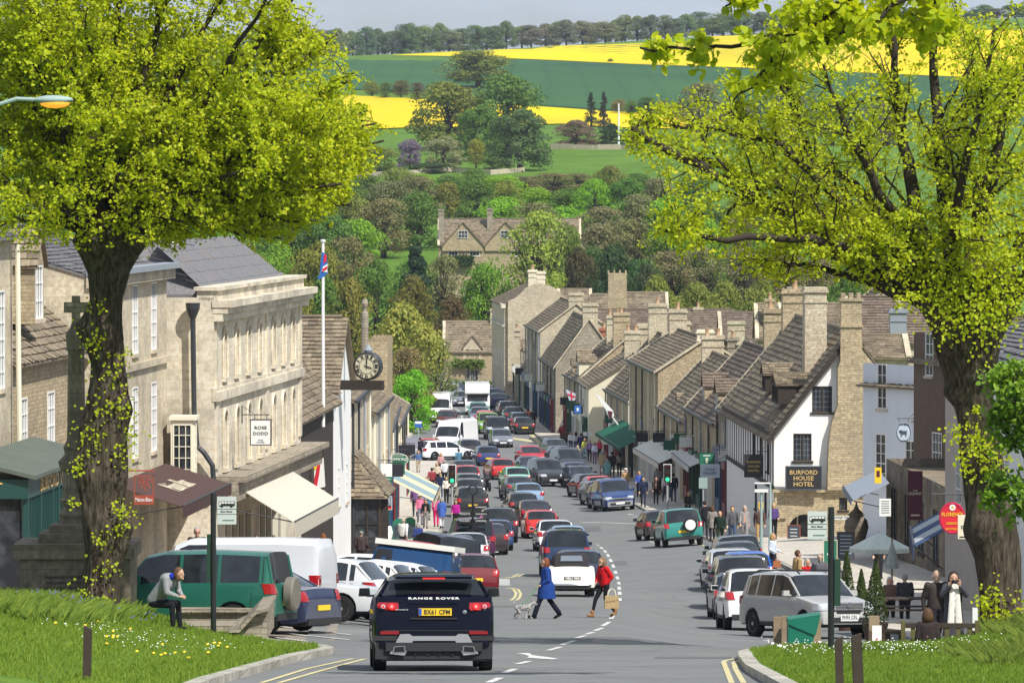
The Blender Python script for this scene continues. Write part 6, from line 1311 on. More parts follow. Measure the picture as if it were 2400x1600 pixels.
creeper('bright green creeper trained across the end house between its windows', 1062, 1132, 846, 858, 591.6, 500, (.09, .15, .02)); creeper('green hedge top along the foot of the end house', 1040, 1150, 895, 908, 590, 900, (.08, .16, .02)); creeper('clipped green wisteria above the ground floor of the manor', 1032, 1110, 600, 622, 719.4, 900, (.035, .075, .018))
# ================================================================ particular vehicles
KINDS['hero_suv'] = dict(L=4.36, W=1.96, r=.365, fa=.86, ra=.84, belt=1.17, sill=.36, top=[(0, .6), (.03, .85), (.15, .99), (1.1, 1.13), (1.95, 1.54), (2.5, 1.60), (3.3, 1.575), (3.92, 1.52), (4.10, 1.25), (4.17, 1.18), (4.25, 1.02), (4.30, .68), (4.36, .5)], ws=(1.1, 1.95), rg=(3.92, 4.10), pil=[2.6, 3.5], end=3.72, tumble=.70, paint=mat('navy_black_gloss', (.002, .003, .010), .7, 0, .0, .55), trim_mirror=True, zrl=(1.0, 1.001), zplate=.97)
V('hero_suv', 1005, 1572, 2.5, (.005, .007, .018), 'large glossy navy black sports utility car nearest to us in the left lane', cat='car') if False else None
RRV = make_vehicle('sports_utility_car', 'hero_suv')
for ch in list(RRV.children):
 if ch.name.split('.')[0] in ('tail_light', 'number_plate'): D.objects.remove(ch)
place_vehicle(RRV, -1.36, 94.3, 2.5)
tag(RRV, 'large glossy navy black sports utility car nearest to us in the left lane', 'car')
NG = MATS['navy_black_gloss']; silverp = mat('satin_silver_plastic', (.42, .43, .44), .4, .5)
def part(name, m, ma, par=RRV, sm=None): return m.build(name, ma, par, smooth=sm)
YR = -2.18
m = MB(); m.ext([V3(-.66, YR+.34, 1.535), V3(.66, YR+.34, 1.535), V3(.62, YR+.16, 1.50), V3(-.62, YR+.16, 1.50)][::-1], (0, 0, .035)); part('spoiler', m, NG)
m = MB(); m.box((0, YR+.152, 1.508), (.36, .012, .018)); part('high_brake_light', m, lit_red)
for s in (1, -1):
 m = MB(); pl = [(.58, 1.115), (.90, 1.12), (.93, 1.07), (.88, 1.0), (.60, .985), (.57, 1.03)]; yb = YR+.115
 m.ext([V3(s*a, yb+(.05 if a > .8 else 0)+(1.05-b)*-.16, b) for a, b in pl][::s], (0, -.03, 0)); tl = part('tail_light', m, red_lens)
 for q_, mm in ((0, lit_red), (1, clear_lens)):
  m = MB(); c_ = (s*(.685+q_*.14), yb-.045, 1.05); m.lathe(c_, [(.048-q_*.012, 0), (.048-q_*.012, -.012), (.026, -.016)], 16, 'Y'); part('ring_light', m, mm, tl)
  m = MB(); m.lathe((c_[0], c_[1]-.012, c_[2]), [(.022, 0), (.020, -.01), (.008, -.012)], 12, 'Y'); part('bulb', m, clear_lens if q_ == 0 else lit_red, tl)
 m = MB(); m.box((s*.72, YR+.02, .63), (.30, .03, .055)); part('reflector', m, mat('dull_red_reflector', (.25, .005, .01), .2, coat=1))
 m = MB(); m.ext([V3(s*a, YR-.035, b) for a, b in [(.47, .42), (.65, .41), (.68, .30), (.46, .305)]][::-s], (0, .05, 0)); ex = part('exhaust_trim', m, chrome)
 m = MB(); m.ext([V3(s*a, YR-.039, b) for a, b in [(.49, .405), (.635, .395), (.655, .315), (.48, .32)]][::-s], (0, .02, 0)); part('exhaust_pipe', m, black_paint, ex)
m = MB(); m.ext([V3(a, YR-.03, b) for a, b in [(-.72, .29), (-.55, .605), (-.40, .61), (-.35, .575), (.35, .575), (.40, .61), (.55, .605), (.72, .29), (.48, .26), (.34, .50), (-.34, .50), (-.48, .26)]][::1], (0, .09, 0)); part('silver_skid_plate', m, silverp)
m = MB(); m.ext([V3(a, YR+.03, b) for a, b in [(-.95, .20), (-.95, .56), (.95, .56), (.95, .20)]], (0, .04, 0)); m.bb(-.95, .95, YR+.07, YR+.3, .2, .5); [m.bb(x_-.012, x_+.012, YR-.0, YR+.03, .26, .46) for x_ in (-.3, -.1, .1, .3)]; m.bb(-.85, .85, YR+.05, YR+1.6, .17, .30); part('bumper_insert', m, trim)
m = MB(); m.bb(-.98, -.60, YR+.0, YR+.1, .50, .58); m.bb(.60, .98, YR+.0, YR+.1, .50, .58); m.bb(-.80, .80, YR+.025, YR+.06, .655, .668); m.bb(-.38, .38, YR+.05, YR+.08, .845, .87); part('panel_gaps', m, trim)
m = MB(); m.box((.02, YR+.055, .965), (.535, .02, .118)); np_ = part('number_plate', m, yellow_plate)
m = MB(); m.box((-.222, YR+.044, .965), (.045, .004, .105)); part('blue_badge', m, mat('plate_blue', (.02, .08, .5), .5), np_)
text(np_, 'BX61 CFM', (.05, YR+.043, .965), .080, inkm, width=.42, bold=.02)
text(RRV, 'RANGE ROVER', (.0, YR+.058, 1.185), .036, whitep, rot=(R(75), 0, 0), width=.83, bold=.03, space=1.25, name='badge_lettering')
text(RRV, 'EVOQUE', (-.52, YR+.075, 1.0), .018, whitep, width=.2, name='badge_lettering', bold=.01)
m = MB(); m.lathe((.50, YR+.075, .96), [(.035, 0), (.033, -.01), (.02, -.014)], 16, 'Y'); part('oval_badge', m, chrome)
KINDS['classic'] = dict(L=3.85, W=1.56, r=.31, fa=.72, ra=.80, belt=1.0, sill=.30, top=[(0, .5), (.04, .72), (.2, .86), (1.2, .98), (1.6, 1.04), (3.0, 1.05), (3.3, .99), (3.6, .84), (3.78, .62), (3.85, .42)], ws=(.1, .11), rg=None, pil=[], end=.12, zplate=.62, zrl=(.5, .501), tumble=.86)
CL = make_vehicle('vintage_convertible', 'classic')
for ch in list(CL.children):
 if ch.name.split('.')[0] in ('tail_light', 'number_plate', 'wing_mirror', 'window'):
  for q in list(ch.children): D.objects.remove(q)
  D.objects.remove(ch)
for ch in CL.children_recursive: ch.color = (.80, .76, .64, 1)
place_vehicle(CL, X(1336, 193), 193.2, 2)
tag(CL, 'cream white vintage convertible with black folding hood and chrome bumper, behind the blue coated woman', 'car')
m = MB(); rows = []
for y_, w_, z_ in ((.55, .58, 1.03), (.35, .60, 1.32), (0, .62, 1.47), (-.6, .63, 1.49), (-.95, .62, 1.44), (-1.15, .60, 1.30), (-1.28, .60, 1.04)):
 rows.append([V3(w_*math.copysign(abs(math.cos(R(a)))**.45, math.cos(R(a))), y_, 1.0+(z_-1.0)*math.sin(R(a))**.4) for a in (0, 6, 14, 25, 40, 60, 90, 120, 140, 155, 166, 174, 180)])
k = 13; m.add([p for r_ in rows for p in r_], [(i*k+j, i*k+j+1, (i+1)*k+j+1, (i+1)*k+j)[::-1] for i in range(len(rows)-1) for j in range(k-1)]); m.build('folding_hood', plain('black_canvas', (.03, .028, .032), .9, .3, 9), CL, smooth=50)
m = MB(); m.ext([V3(-.38, -1.235, 1.20), V3(.38, -1.235, 1.20), V3(.35, -1.165, 1.38), V3(-.35, -1.165, 1.38)], (0, -.012, -.004)); m.build('rear_window', mat('clouded_plastic_window', (.16, .19, .24), .2, coat=1), CL)
m = MB(); m.tube([(-.78, -1.80, .42), (-.5, -1.98, .41), (.5, -1.98, .41), (.78, -1.80, .42)], .045, 8); m.build('chrome_bumper', chrome, CL, smooth=40)
m = MB(); m.box((0, -1.86, .62), (.56, .02, .12), rx=R(-12)); pl = m.build('number_plate', inkm, CL)
text(pl, 'VRU 990', (0, -1.873, .622), .085, whitep, rot=(R(78), 0, 0), width=.48, bold=.02)
m = MB(); [m.lathe((s*.62, -1.70, .56), [(.045, 0), (.04, -.04), (.01, -.06)], 12, 'Y') for s in (1,)]; m.build('tail_light', red_lens, CL)
m = MB(); [m.lathe((s*.62, -1.70, .56), [(.045, 0), (.04, -.04), (.01, -.06)], 12, 'Y') for s in (-1,)]; m.build('tail_light', red_lens, CL)
def park(kind, px, d, heading, col, label, cat='car', name=None, extra=None):
 if kind not in PROTO: PROTO[kind] = make_vehicle('car', kind)
 o = copy_tree(PROTO[kind]) if kind in USED else PROTO[kind]; USED.add(kind)
 for ch in o.children_recursive: ch.color = (*col, 1)
 place_vehicle(o, X(px, d), d, heading); tag(o, label, cat)
 if name: o.name = name
 return o
V4 = park('offroader', 425, 122.5, 76, (.015, .12, .085), 'green and brown off-road car beside the seated man')
m = MB(); m.lathe((0, -2.36, .95), [(.30, 0), (.36, -.02), (.37, -.18), (.33, -.22), (.05, -.23)], 26, 'Y'); w_ = m.build('spare_wheel_cover', mat('pewter_plastic', (.30, .27, .22), .3, .5), V4, smooth=40)
park('saloon', 548, 125.6, 62, (.02, .028, .07), 'navy saloon showing a red rear lamp between the green off-road car and the silver van')
KINDS['low_van'] = dict(KINDS['van'], top=[(a, b*1.0) for a, b in KINDS['van']['top']])
park('low_van', 520, 129.5, 78, (.62, .64, .67), 'silver white panel van standing behind the green off-road car', 'van', 'panel_van')
park('old_saloon', 672, 132.6, -97, (.60, .62, .63), 'silver old square saloon with black wheel, nose pointing right into the road')
park('hatch', 724, 137.0, 72, (.62, .63, .65), 'silver hatchback with dark rear lamps behind the old silver saloon')
park('hatch', 800, 140.5, -103, (.28, .012, .03), 'dark red car nosing out between silver and white hatchbacks')
park('hatch', 802, 144.2, 74, (.80, .80, .80), 'white five door hatchback with big red lamp in the car park')
park('hatch', 868, 151.5, 70, (.66, .68, .72), 'silver white hatchback with orange red lamp beside the white roofed off-road car')
KINDS['landrover'] = dict(L=3.2, W=1.75, r=.38, fa=.6, ra=.7, belt=1.25, sill=.5, top=[(0, .7), (.02, 1.05), (.06, 1.12), (.9, 1.22), (1.05, 1.78), (1.15, 1.82), (3.1, 1.82), (3.16, 1.8), (3.18, 1.3), (3.2, .6)], ws=(.9, 1.05), rg=None, pil=[], end=1.5, tumble=.93)
LRV = park('landrover', 925, 158, 80, (.012, .06, .17), 'boxy dark blue off-road car with flat white roof in the car park', name='off_road_car')
m = MB(); m.ext([V3(-.84, .62, 1.80), V3(.84, .62, 1.80), V3(.84, -1.63, 1.80), V3(-.84, -1.63, 1.80)][::-1], (0, 0, .15)); m.build('white_roof', mat('white_roof_paint', (.78, .78, .72), .5), LRV)
park('hatch', 820, 165, 72, (.80, .80, .80), 'white small car just left of the white roofed off-road car')
LX = park('suv', 1893, 150.5, 206, (.42, .42, .41), 'silver grey sports utility car facing us at an angle beside the green bin', name='sports_utility_car')
m = MB(); m.box((0, 2.27, .86), (.85, .03, .20)); g_ = m.build('front_grille', silverp, LX); m = MB(); [m.box((0, 2.29, .80+.04*k_), (.80, .012, .014)) for k_ in range(4)]; m.build('grille_bars', trim, g_)
m = MB(); m.lathe((0, 2.30, .88), [(.085, -.0), (.08, .012), (.06, .014)], 20, 'Y'); m.build('oval_badge', chrome, g_)
m = MB(); m.box((0, 2.30, .58), (.54, .02, .12)); p_ = m.build('number_plate', white_plate, LX); text(p_, 'RN55 CXL', (0, 2.312, .58), .08, inkm, rot=(R(90), 0, R(180)), width=.46, bold=.02)
for s in (1, -1): m = MB(); m.tube([(s*.66, 1.0-.2, 1.70), (s*.66, .6, 1.78), (s*.66, -1.4, 1.78), (s*.66, -1.7, 1.72)], .022, 6); m.build('roof_rail', trim, LX)
gv = [o for o in C.objects if o.get('label', '').startswith('green off-road car with a round')][0]
m = MB(); m.lathe((.28, -2.30, .98), [(.30, 0), (.33, -.03), (.33, -.16), (.27, -.18)], 24, 'Y'); sw_ = m.build('spare_wheel', rubber, gv, smooth=40); m = MB(); m.lathe((.28, -2.47, .98), [(.25, 0), (.24, -.03), (.04, -.04)], 24, 'Y'); m.build('wheel_cover', mat('white_plastic', (.75, .75, .72), .4), sw_, smooth=40)
m = MB(); m.box((0, 2.36, .42), (1.5, .05, .30)); m.box((0, 2.35, .72), (1.2, .05, .06)); m.build('silver_bumper', silverp, CIT)
V('tall_van', 1040, 1064, 162, (.82, .83, .84), 'large white delivery van turning at the side road, front towards the left', cat='van')
bv = V('tall_van', 1028, 992, 178, (.80, .80, .80), 'white van behind the bright red hatchback under the green tree', cat='van')
g_ = G(1118, 973); mh = empty('motorhome', (0, 0, 0), 0, 'tall white motorhome coming up the street from the far end', 'motorhome')
m = MB(); m.ext([V3(-1.1, a, b) for a, b in [(2.9, .35), (2.95, .95), (2.3, 1.25), (1.9, 1.85), (2.45, 2.0), (2.4, 2.35), (1.7, 2.85), (-2.9, 2.9), (-2.95, .35)]], (2.2, 0, 0)); m.build('body', mat('white_coachwork', (.80, .80, .80), .4, coat=.5), mh)
m = MB(); m.ext([V3(-.92, a, b) for a, b in [(2.33, 1.25), (1.93, 1.83), (1.97, 1.86), (2.37, 1.28)]], (1.84, 0, 0)); m.build('windscreen', car_glass, mh)
m = MB(); m.box((0, 2.94, .75), (1.3, .05, .18)); m.box((0, 2.95, .42), (1.9, .06, .12)); m.build('grille', trim, mh)
for s in (1, -1):
 m = MB(); m.box((s*.82, 2.93, .86), (.36, .06, .2)); m.build('headlight', clear_lens, mh)
 m = MB(); m.box((s*1.28, 2.1, 1.45), (.2, .1, .35)); m.build('wing_mirror', trim, mh)
 for y_ in (2.0, -1.5): m = MB(); m.lathe((s*.95, y_, .34), [(.2, -.1), (.34, -.1), (.34, .1), (.2, .1)], 20, 'X'); m.build('wheel', rubber, mh)
place_vehicle(mh, g_.x, g_.y+2.8, 181)
g_ = G(1143, 1150); mc = empty('motorcycle', (g_.x, g_.y, g_.z), R(10), 'dark motorcycle on its stand beside the parked cars left of the queue', 'motorcycle')
for y_ in (-.7, .7):
 m = MB(); m.lathe((0, y_, .3), [(.22, -.05), (.3, -.06), (.31, 0), (.3, .06), (.22, .05)], 20, 'X'); w_ = m.build('wheel', rubber, mc); m = MB(); m.lathe((0, y_, .3), [(.21, -.02), (.2, .02), (.04, .04)], 16, 'X'); m.build('rim', alloy, w_)
m = MB(); m.tube([(0, .45, .5), (0, .3, .8), (0, -.1, .85), (0, -.6, .8)], [.12, .19, .15, .08], 8); m.tube([(0, .1, .4), (0, -.2, .4)], [.2, .18], 8); m.build('tank_and_engine', black_paint, mc, smooth=50)
m = MB(); m.tube([(0, .7, .3), (0, .5, .95)], .03, 6); m.tube([(-.35, .42, 1.0), (0, .52, .98), (.35, .42, 1.0)], .02, 6); m.build('handlebar', iron, mc); m = MB(); m.box((0, -.35, .87), (.26, .7, .1)); m.build('seat', trim, mc)
# ================================================================ people
def ball(m, c, r, sc=(1, 1, 1), n=12):
 prof = [(max(.001, math.sin(math.pi*i/8))*r, -math.cos(math.pi*i/8)*r) for i in range(9)]
 b = MB(); b.lathe((0, 0, 0), prof, n); b.v = [(x*sc[0]+c[0], y*sc[1]+c[1], z*sc[2]+c[2]) for x, y, z in b.v]; m.add(b.v, b.f); return m
def cap(m, a, b, r0, r1, sy=1.0):
 m.tube([a, Vector(a).lerp(Vector(b), .5), b], [r0, (r0+r1)/2, r1], 10, sy=sy); ball(m, a, r0*.99); ball(m, b, r1*.99)
def fuse(m, name, mat_, parent, vox, smooth=2, col=None):
 me = D.meshes.new('t'); me.from_pydata(m.v, [], m.f); t_ = D.objects.new('t', me); C.objects.link(t_)
 bm = bmesh.new(); bm.from_mesh(me); bmesh.ops.recalc_face_normals(bm, faces=bm.faces); bm.to_mesh(me); bm.free()
 r_ = t_.modifiers.new('r', 'REMESH'); r_.mode = 'VOXEL'; r_.voxel_size = vox; s_ = t_.modifiers.new('s', 'SMOOTH'); s_.iterations = smooth; s_.factor = .5
 dg = bpy.context.evaluated_depsgraph_get(); dg.update(); out = D.meshes.new_from_object(t_.evaluated_get(dg)); D.objects.remove(t_)
 out.polygons.foreach_set('use_smooth', [True]*len(out.polygons)); out.materials.clear(); out.materials.append(mat_); out.name = name
 o = D.objects.new(name, out); C.objects.link(o); o.parent = parent
 if col: o.color = (*col, 1)
 return o
def person(J, vox=.016, top='jacket', legs='trousers', hair='short', face=(0, -1), girth=1.0, hat=None, hips=.0, coat_len=None, boots=False, seated=False, glasses=False, scarf=False, bag=None):
 """J: joint positions, person faces -Y. Returns the root with body, hair, top, trousers, shoes"""
 root = empty('person'); g = girth; j = {k: Vector(v) for k, v in J.items()}
 b = MB(); hd = j['head']; nk = j['neck']; f = Vector((face[0], face[1], 0)).normalized(); sd_ = Vector((-f.y, f.x, 0))
 ball(b, hd+Vector((0, 0, .02)), .094, (.88, 1.02, 1.12)); ball(b, hd+f*.025-Vector((0, 0, .055)), .066, (.88, .92, .9)); ball(b, hd+f*.100-Vector((0, 0, .018)), .017, (.8, 1, 1.5)); ball(b, hd+f*.078-Vector((0, 0, .095)), .026)
 for s in (1, -1): ball(b, hd+sd_*s*.085-Vector((0, 0, .01)), .024, (.5, 1, 1.4))
 b.tube([hd+f*.085-Vector((0, 0, .062))-sd_*.02, hd+f*.085-Vector((0, 0, .062))+sd_*.02], .009, 6)
 cap(b, hd-Vector((0, 0, .06)), nk, .052, .058); cap(b, nk, j['chest'], .06, .11); cap(b, j['chest'], j['pelvis'], .115, .11)
 for s in 'LR':
  sh, el, wr = j['sh'+s], j['el'+s], j['wr'+s]; hp, kn, an = j['hip'+s], j['kn'+s], j['an'+s]
  cap(b, j['chest']+Vector((0, 0, .08)), sh, .06, .048); cap(b, sh, el, .043, .035); cap(b, el, wr, .035, .024)
  cap(b, hp, kn, .07, .048); cap(b, kn, an, .048, .034)
  d = (wr-el).normalized(); q = j.get('hd'+s, d); q = Vector(q).normalized(); side = q.cross(Vector((0, 1, .1))).normalized(); pal = wr+q*.045
  b.tube([wr, wr+q*.04, wr+q*.085], [.024, .036, .038], 8, sy=.5)
  for k in range(4):
   o_ = side*(.027-.018*k); st = wr+q*.08+o_; ln = (.068, .078, .072, .055)[k]; cu = (f*.25 if abs(q.z) > .5 else Vector((0, 0, -.3))); m1 = st+(q+cu*.3).normalized()*ln*.5; b.tube([st, m1, m1+(q+cu*1.4).normalized()*ln*.5], [.0095, .009, .0075], 6)
  th = wr+q*.03+side*.03; b.tube([th, th+(q*.6+side*.8)*.035, th+(q+side*.5).normalized()*.062], [.012, .0105, .008], 6)
  ft = Vector(j.get('ft'+s, (0, -1, 0))).normalized(); cap(b, an-Vector((0, 0, .03)), an+ft*.12-Vector((0, 0, .055)), .032, .026)
 fuse(b, 'body', skin, root, min(vox, .0125), 1)
 h = MB()
 if hair != 'bald':
  ball(h, hd-f*.018+Vector((0, 0, .035)), .106, (.92, 1.0, 1.08));
  if hair in ('bob', 'long'):
   ball(h, hd-f*.03-Vector((0, 0, .02)), .112, (1.0, .9, 1.2)); [ball(h, hd+sd_*s*.085-f*.005-Vector((0, 0, .05)), .05, (.6, 1, 1.9)) for s in (1, -1)]
   if hair == 'long': h.tube([hd-f*.05, hd-f*.08-Vector((0, 0, .18)), hd-f*.07-Vector((0, 0, .33))], [.09, .085, .04], 10, sy=.6)
 else: ball(h, hd-f*.04+Vector((0, 0, .0)), .100, (.96, .85, .7))
 cut = MB(); hv = []
 for x, y, z in h.v:
  p = Vector((x, y, z))-hd; k = p.dot(f); lim = .062 if p.z > .045 else .02
  if k > lim: p -= f*(k-lim)
  hv.append(tuple(p+hd))
 h.v = hv; fuse(h, 'hair', hairm, root, .014, 1)
 if hat:
  m = MB(); m.lathe(hd+Vector((0, 0, .06)), [(.16, 0), (.165, .01), (.105, .025), (.10, .09), (.06, .115), (.01, .12)] if hat == 'brim' else [(.112, 0), (.11, .04), (.07, .08), (.01, .09)], 16); m.build('hat', cloth, root, smooth=40)
 for s in (1, -1):
  m = MB(); c_ = hd+f*.086+sd_*s*.033+Vector((0, 0, .008)); ball(m, c_, .011 if not glasses else .024, (1, .6, .8 if not glasses else .7), 8); m.build('eye' if not glasses else 'sunglass_lens', inkm if glasses else mat('eye_dark', (.03, .02, .015), .3), root, smooth=60)
 m = MB(); m.tube([hd+f*.090-Vector((0, 0, .062))-sd_*.02, hd+f*.094-Vector((0, 0, .063)), hd+f*.090-Vector((0, 0, .062))+sd_*.02], .0055, 5); m.build('mouth', mat('lip', (.30, .10, .08), .5), root)
 t_ = MB(); th = .022*g+.012; ch, pv = j['chest'], j['pelvis']
 cap(t_, nk-Vector((0, 0, .015)), ch, .068, .125*g)
 cap(t_, ch+Vector((-.055, 0, .06)), ch+Vector((.055, 0, .06)), .112*g, .112*g); cap(t_, ch+Vector((-.05, 0, 0)), pv+Vector((-.045, 0, .02)), .118*g, .115*g+hips); cap(t_, ch+Vector((.05, 0, 0)), pv+Vector((.045, 0, .02)), .118*g, .115*g+hips)
 for s in 'LR': cap(t_, ch+Vector((0, 0, .08)), j['sh'+s], .08, .066*g); cap(t_, j['sh'+s], j['el'+s], .064*g, .052*g); cap(t_, j['el'+s], j['el'+s].lerp(j['wr'+s], .93), .052*g, .04)
 if coat_len:
  z0 = pv.z; m_ = MB(); n = 14; R0 = .16*g; R1 = .19*g+hips*1.5; m_.lathe((pv.x, pv.y, 0), [(R1*1.02, coat_len), (R1, coat_len+.03), (.165*g+hips, z0), (.14*g, z0+.1)], 18); m_.v = [(pv.x+(x-pv.x), pv.y+(y-pv.y)*1.0, z) for x, y, z in m_.v]; t_.add(m_.v, m_.f)
 fuse(t_, 'jacket' if top == 'jacket' else top, cloth, root, vox*1.1, 2)
 l = MB(); fl = .02 if legs == 'flared' else (-.014 if legs == 'leggings' else 0)
 cap(l, pv+Vector((-.06, 0, 0)), pv+Vector((.06, 0, 0)), .112, .112)
 for s in 'LR': cap(l, j['hip'+s], j['kn'+s], .094*(.9+.1*g), .066+fl*.5); cap(l, j['kn'+s], j['kn'+s].lerp(j['an'+s], .93), .064+fl*.4, .052+fl)
 fuse(l, 'trousers', cloth, root, vox*1.1, 1)
 for s in 'LR':
  m = MB(); an = j['an'+s]; ft = Vector(j.get('ft'+s, (0, -1, 0))).normalized(); cap(m, an-ft*.03-Vector((0, 0, .035)), an+ft*.15-Vector((0, 0, .055)), .046, .038); cap(m, an, an-Vector((0, 0, .03)), .048 if boots else .042, .045)
  if boots: cap(m, an+Vector((0, 0, .07)), an, .058, .05)
  m.bb(0, 0, 0, 0, 0, 0) if False else None; fuse(m, 'shoe', cloth, root, .014, 1)
 return root
def joints(stride=.0, arm=.0, H=1.72, sw=.19, lean=0, elb=.0, twist=0):
 k = H/1.72; s = stride
 J = dict(head=(0, -.02-lean*.9, 1.585), neck=(0, -lean*.7, 1.45), chest=(0, -lean*.5, 1.27), pelvis=(0, 0, .95))
 for n, sg in (('L', 1), ('R', -1)):
  a = sg*s; J['hip'+n] = (sg*.095, 0, .92); J['kn'+n] = (sg*.095, -a*.42-.03, .50); J['an'+n] = (sg*.09, -a*.95+(.10 if a < 0 else 0), .095+(.05 if a < -.1 else 0)); J['ft'+n] = (sg*.15, -1, .1 if a > .1 else (-.35 if a < -.1 else 0))
  J['sh'+n] = (sg*sw, -lean*.55, 1.40); J['el'+n] = (sg*(sw+.05), a*.5*arm-lean*.4+.03, 1.13); J['wr'+n] = (sg*(sw+.045), a*.9*arm-.06-elb-lean*.3, .89+elb*.6)
 return {q: Vector(v)*k if q[:2] not in ('ft', 'hd') else v for q, v in J.items()}
PP = {}
def pp(key):
 if key in PP: return PP[key]
 sp = {'man_walk': dict(J=joints(.26, .8), hair='short', g=1.08), 'man_walk2': dict(J=joints(-.24, .7), hair='bald', g=1.12), 'man_stand': dict(J=joints(.06, 0, elb=.12), hair='short', g=1.12), 'woman_walk': dict(J=joints(.24, .6, 1.63, .165), hair='long', g=.92), 'woman_stand': dict(J=joints(.05, 0, 1.62, .165, elb=.2), hair='bob', g=1.0), 'woman_coat': dict(J=joints(-.2, .5, 1.62, .165), hair='bob', g=1.05, coat=.62), 'man_hat': dict(J=joints(.05, 0, 1.70, elb=.15), hair='short', g=1.15, hat='cap'), 'woman_hat': dict(J=joints(.1, .2, 1.62, .165), hair='bob', g=1.05, hat='brim'), 'man_glasses': dict(J=joints(.1, .3), hair='short', g=1.1, gl=True)}[key]
 PP[key] = person(sp['J'], .019, hair=sp['hair'], girth=sp['g'], hat=sp.get('hat'), coat_len=sp.get('coat'), glasses=sp.get('gl', False)); PP[key]['_n'] = 0; return PP[key]
SKN = (.55, .33, .23); HC = dict(grey=(.35, .34, .33), dark=(.03, .02, .015), brown=(.10, .05, .025), blond=(.42, .28, .12), white=(.6, .6, .58), red=(.22, .07, .025))
PUSED = set(); KEEP = []
def man(key, px, d, face, top, leg, hr, label, head=None, group=None, shoe=(.03, .02, .015), hat=(.7, .7, .66), on=.13):
 """stand a person with the middle of the body at photo column px and depth d; face 0 looks at us, 180 walks away"""
 p = pp(key); o = copy_tree(p) if key in PUSED else p; PUSED.add(key)
 x = X(px, d); z = zg(x, d)+on
 if head == -1: z -= .5
 elif head is not None: z = min(max(ZP(head, d)-1.74, z-.25), z+.45)
 o.location = (x, d, z); o.rotation_euler = (0, 0, R(face));
 if '_n' in o: del o['_n']
 sc = rnd.uniform(.96, 1.04); o.scale = (sc, sc, sc)
 cc = dict(body=tuple(q*rnd.uniform(.85, 1.1) for q in SKN), hair=HC[hr], jacket=top, trousers=leg, shoe=shoe, hat=hat)
 for ch in o.children_recursive:
  b_ = ch.name.split('.')[0]
  if b_ in cc: ch.color = (*cc[b_], 1)
 tag(o, label, 'person', group); return o
q = 'people on the left pavement'; A_ = (.02, .02, .025); JN = (.06, .09, .16); KH = (.35, .29, .18)
for a in [('woman_walk', 997, 303, 0, (.02, .02, .02), (.25, .24, .24), 'blond', 'woman with long fair hair in black cardigan and grey trousers'), ('woman_hat', 984, 309, 10, (.75, .2, .35), (.2, .2, .3), 'grey', 'woman in pink top and white brimmed hat'), ('man_walk2', 973, 323, 180, (.20, .10, .28), A_, 'grey', 'man in a purple jumper seen from behind by the striped awning'),
          ('man_stand', 1003, 317, 170, (.10, .22, .42), (.12, .2, .16), 'white', 'white haired man in blue shirt and green trousers'), ('woman_stand', 1022, 306, 180, (.7, .1, .28), (.6, .02, .15), 'brown', 'woman in bright pink top and crimson trousers'), ('woman_coat', 1035, 303, 190, (.06, .13, .45), (.7, .7, .75), 'grey', 'person in a royal blue coat and white trousers beside the pink clad woman'), ('woman_stand', 1068, 300, 0, (.45, .02, .28), A_, 'dark', 'woman in a magenta coat carrying a white bag'),
          ('woman_stand', 1046, 346, 0, (.75, .72, .66), A_, 'brown', 'woman in white knitted jacket by the traffic light'), ('man_walk', 1032, 352, 0, (.02, .03, .07), JN, 'dark', 'man in navy jumper and jeans walking towards us'), ('woman_stand', 1024, 374, 0, (.6, .5, .4), A_, 'blond', 'woman in pale top behind the man in navy jumper'), ('man_stand', 1042, 377, 180, (.7, .72, .75), A_, 'grey', 'man in white shirt just left of the traffic light'),
          ('woman_walk', 1023, 430, 20, (.45, .32, .26), A_, 'brown', 'woman in pinkish jacket alone at the side road corner'), ('woman_stand', 980, 402, 0, (.08, .15, .3), (.5, .4, .3), 'red', 'woman in blue top by the green oval sign'), ('man_stand', 984, 425, 180, (.02, .02, .03), A_, 'dark', 'man in black behind the small red and white car'), ('man_walk2', 945, 262, 150, (.72, .73, .75), A_, 'grey', 'bald man in white hooded top beside the green chalk boards', 1232),
          ('woman_coat', 907, 262, 210, (.74, .73, .70), A_, 'dark', 'person in white jacket leaning by the shop door', 1238), ('woman_stand', 980, 258, 200, (.03, .05, .2), A_, 'grey', 'grey haired woman in blue jacket at the pavement edge', 1240), ('woman_stand', 757, 205, 180, (.72, .74, .80), A_, 'red', 'curly haired woman in white hooded top seen from behind', 1245), ('man_hat', 846, 214, 170, (.07, .05, .05), A_, 'grey', 'man in dark jersey and green cap seen from behind', 1238),
          ('man_glasses', 461, 152, 10, (.06, .04, .025), A_, 'grey', 'grey haired man in sunglasses and brown jacket behind the silver van', 1234), ('man_glasses', 600, 168, 10, (.012, .012, .014), A_, 'dark', 'man in dark glasses and black top behind the silver van', 1256), ('woman_stand', 886, 166, 210, (.05, .04, .04), A_, 'red', 'auburn haired woman whose head shows above the parked cars', 1297), ('man_stand', 957, 158, 150, (.05, .025, .022), A_, 'dark', 'dark haired man in brown jumper and white collar among the parked cars', 1297),
          ('man_walk', 1012, 362, 180, (.3, .05, .06), A_, 'dark', 'man in dark red top behind the pair by the traffic light'), ('woman_walk', 1000, 345, 0, (.5, .45, .4), JN, 'brown', 'woman in beige top and jeans under the end of the striped awning'), ('woman_coat', 990, 335, 180, (.2, .25, .35), A_, 'grey', 'person in slate blue coat under the striped awning'), ('man_stand', 1012, 332, 0, (.06, .07, .08), KH, 'grey', 'man in dark grey jacket and khaki trousers behind the blue shirt'), ('woman_stand', 1033, 395, 180, (.55, .3, .3), A_, 'blond', 'woman in salmon top far behind the traffic light'),
          ('man_walk', 1075, 402, 190, (.10, .22, .32), JN, 'dark', 'man in a light blue shirt crossing between the queuing cars')]:
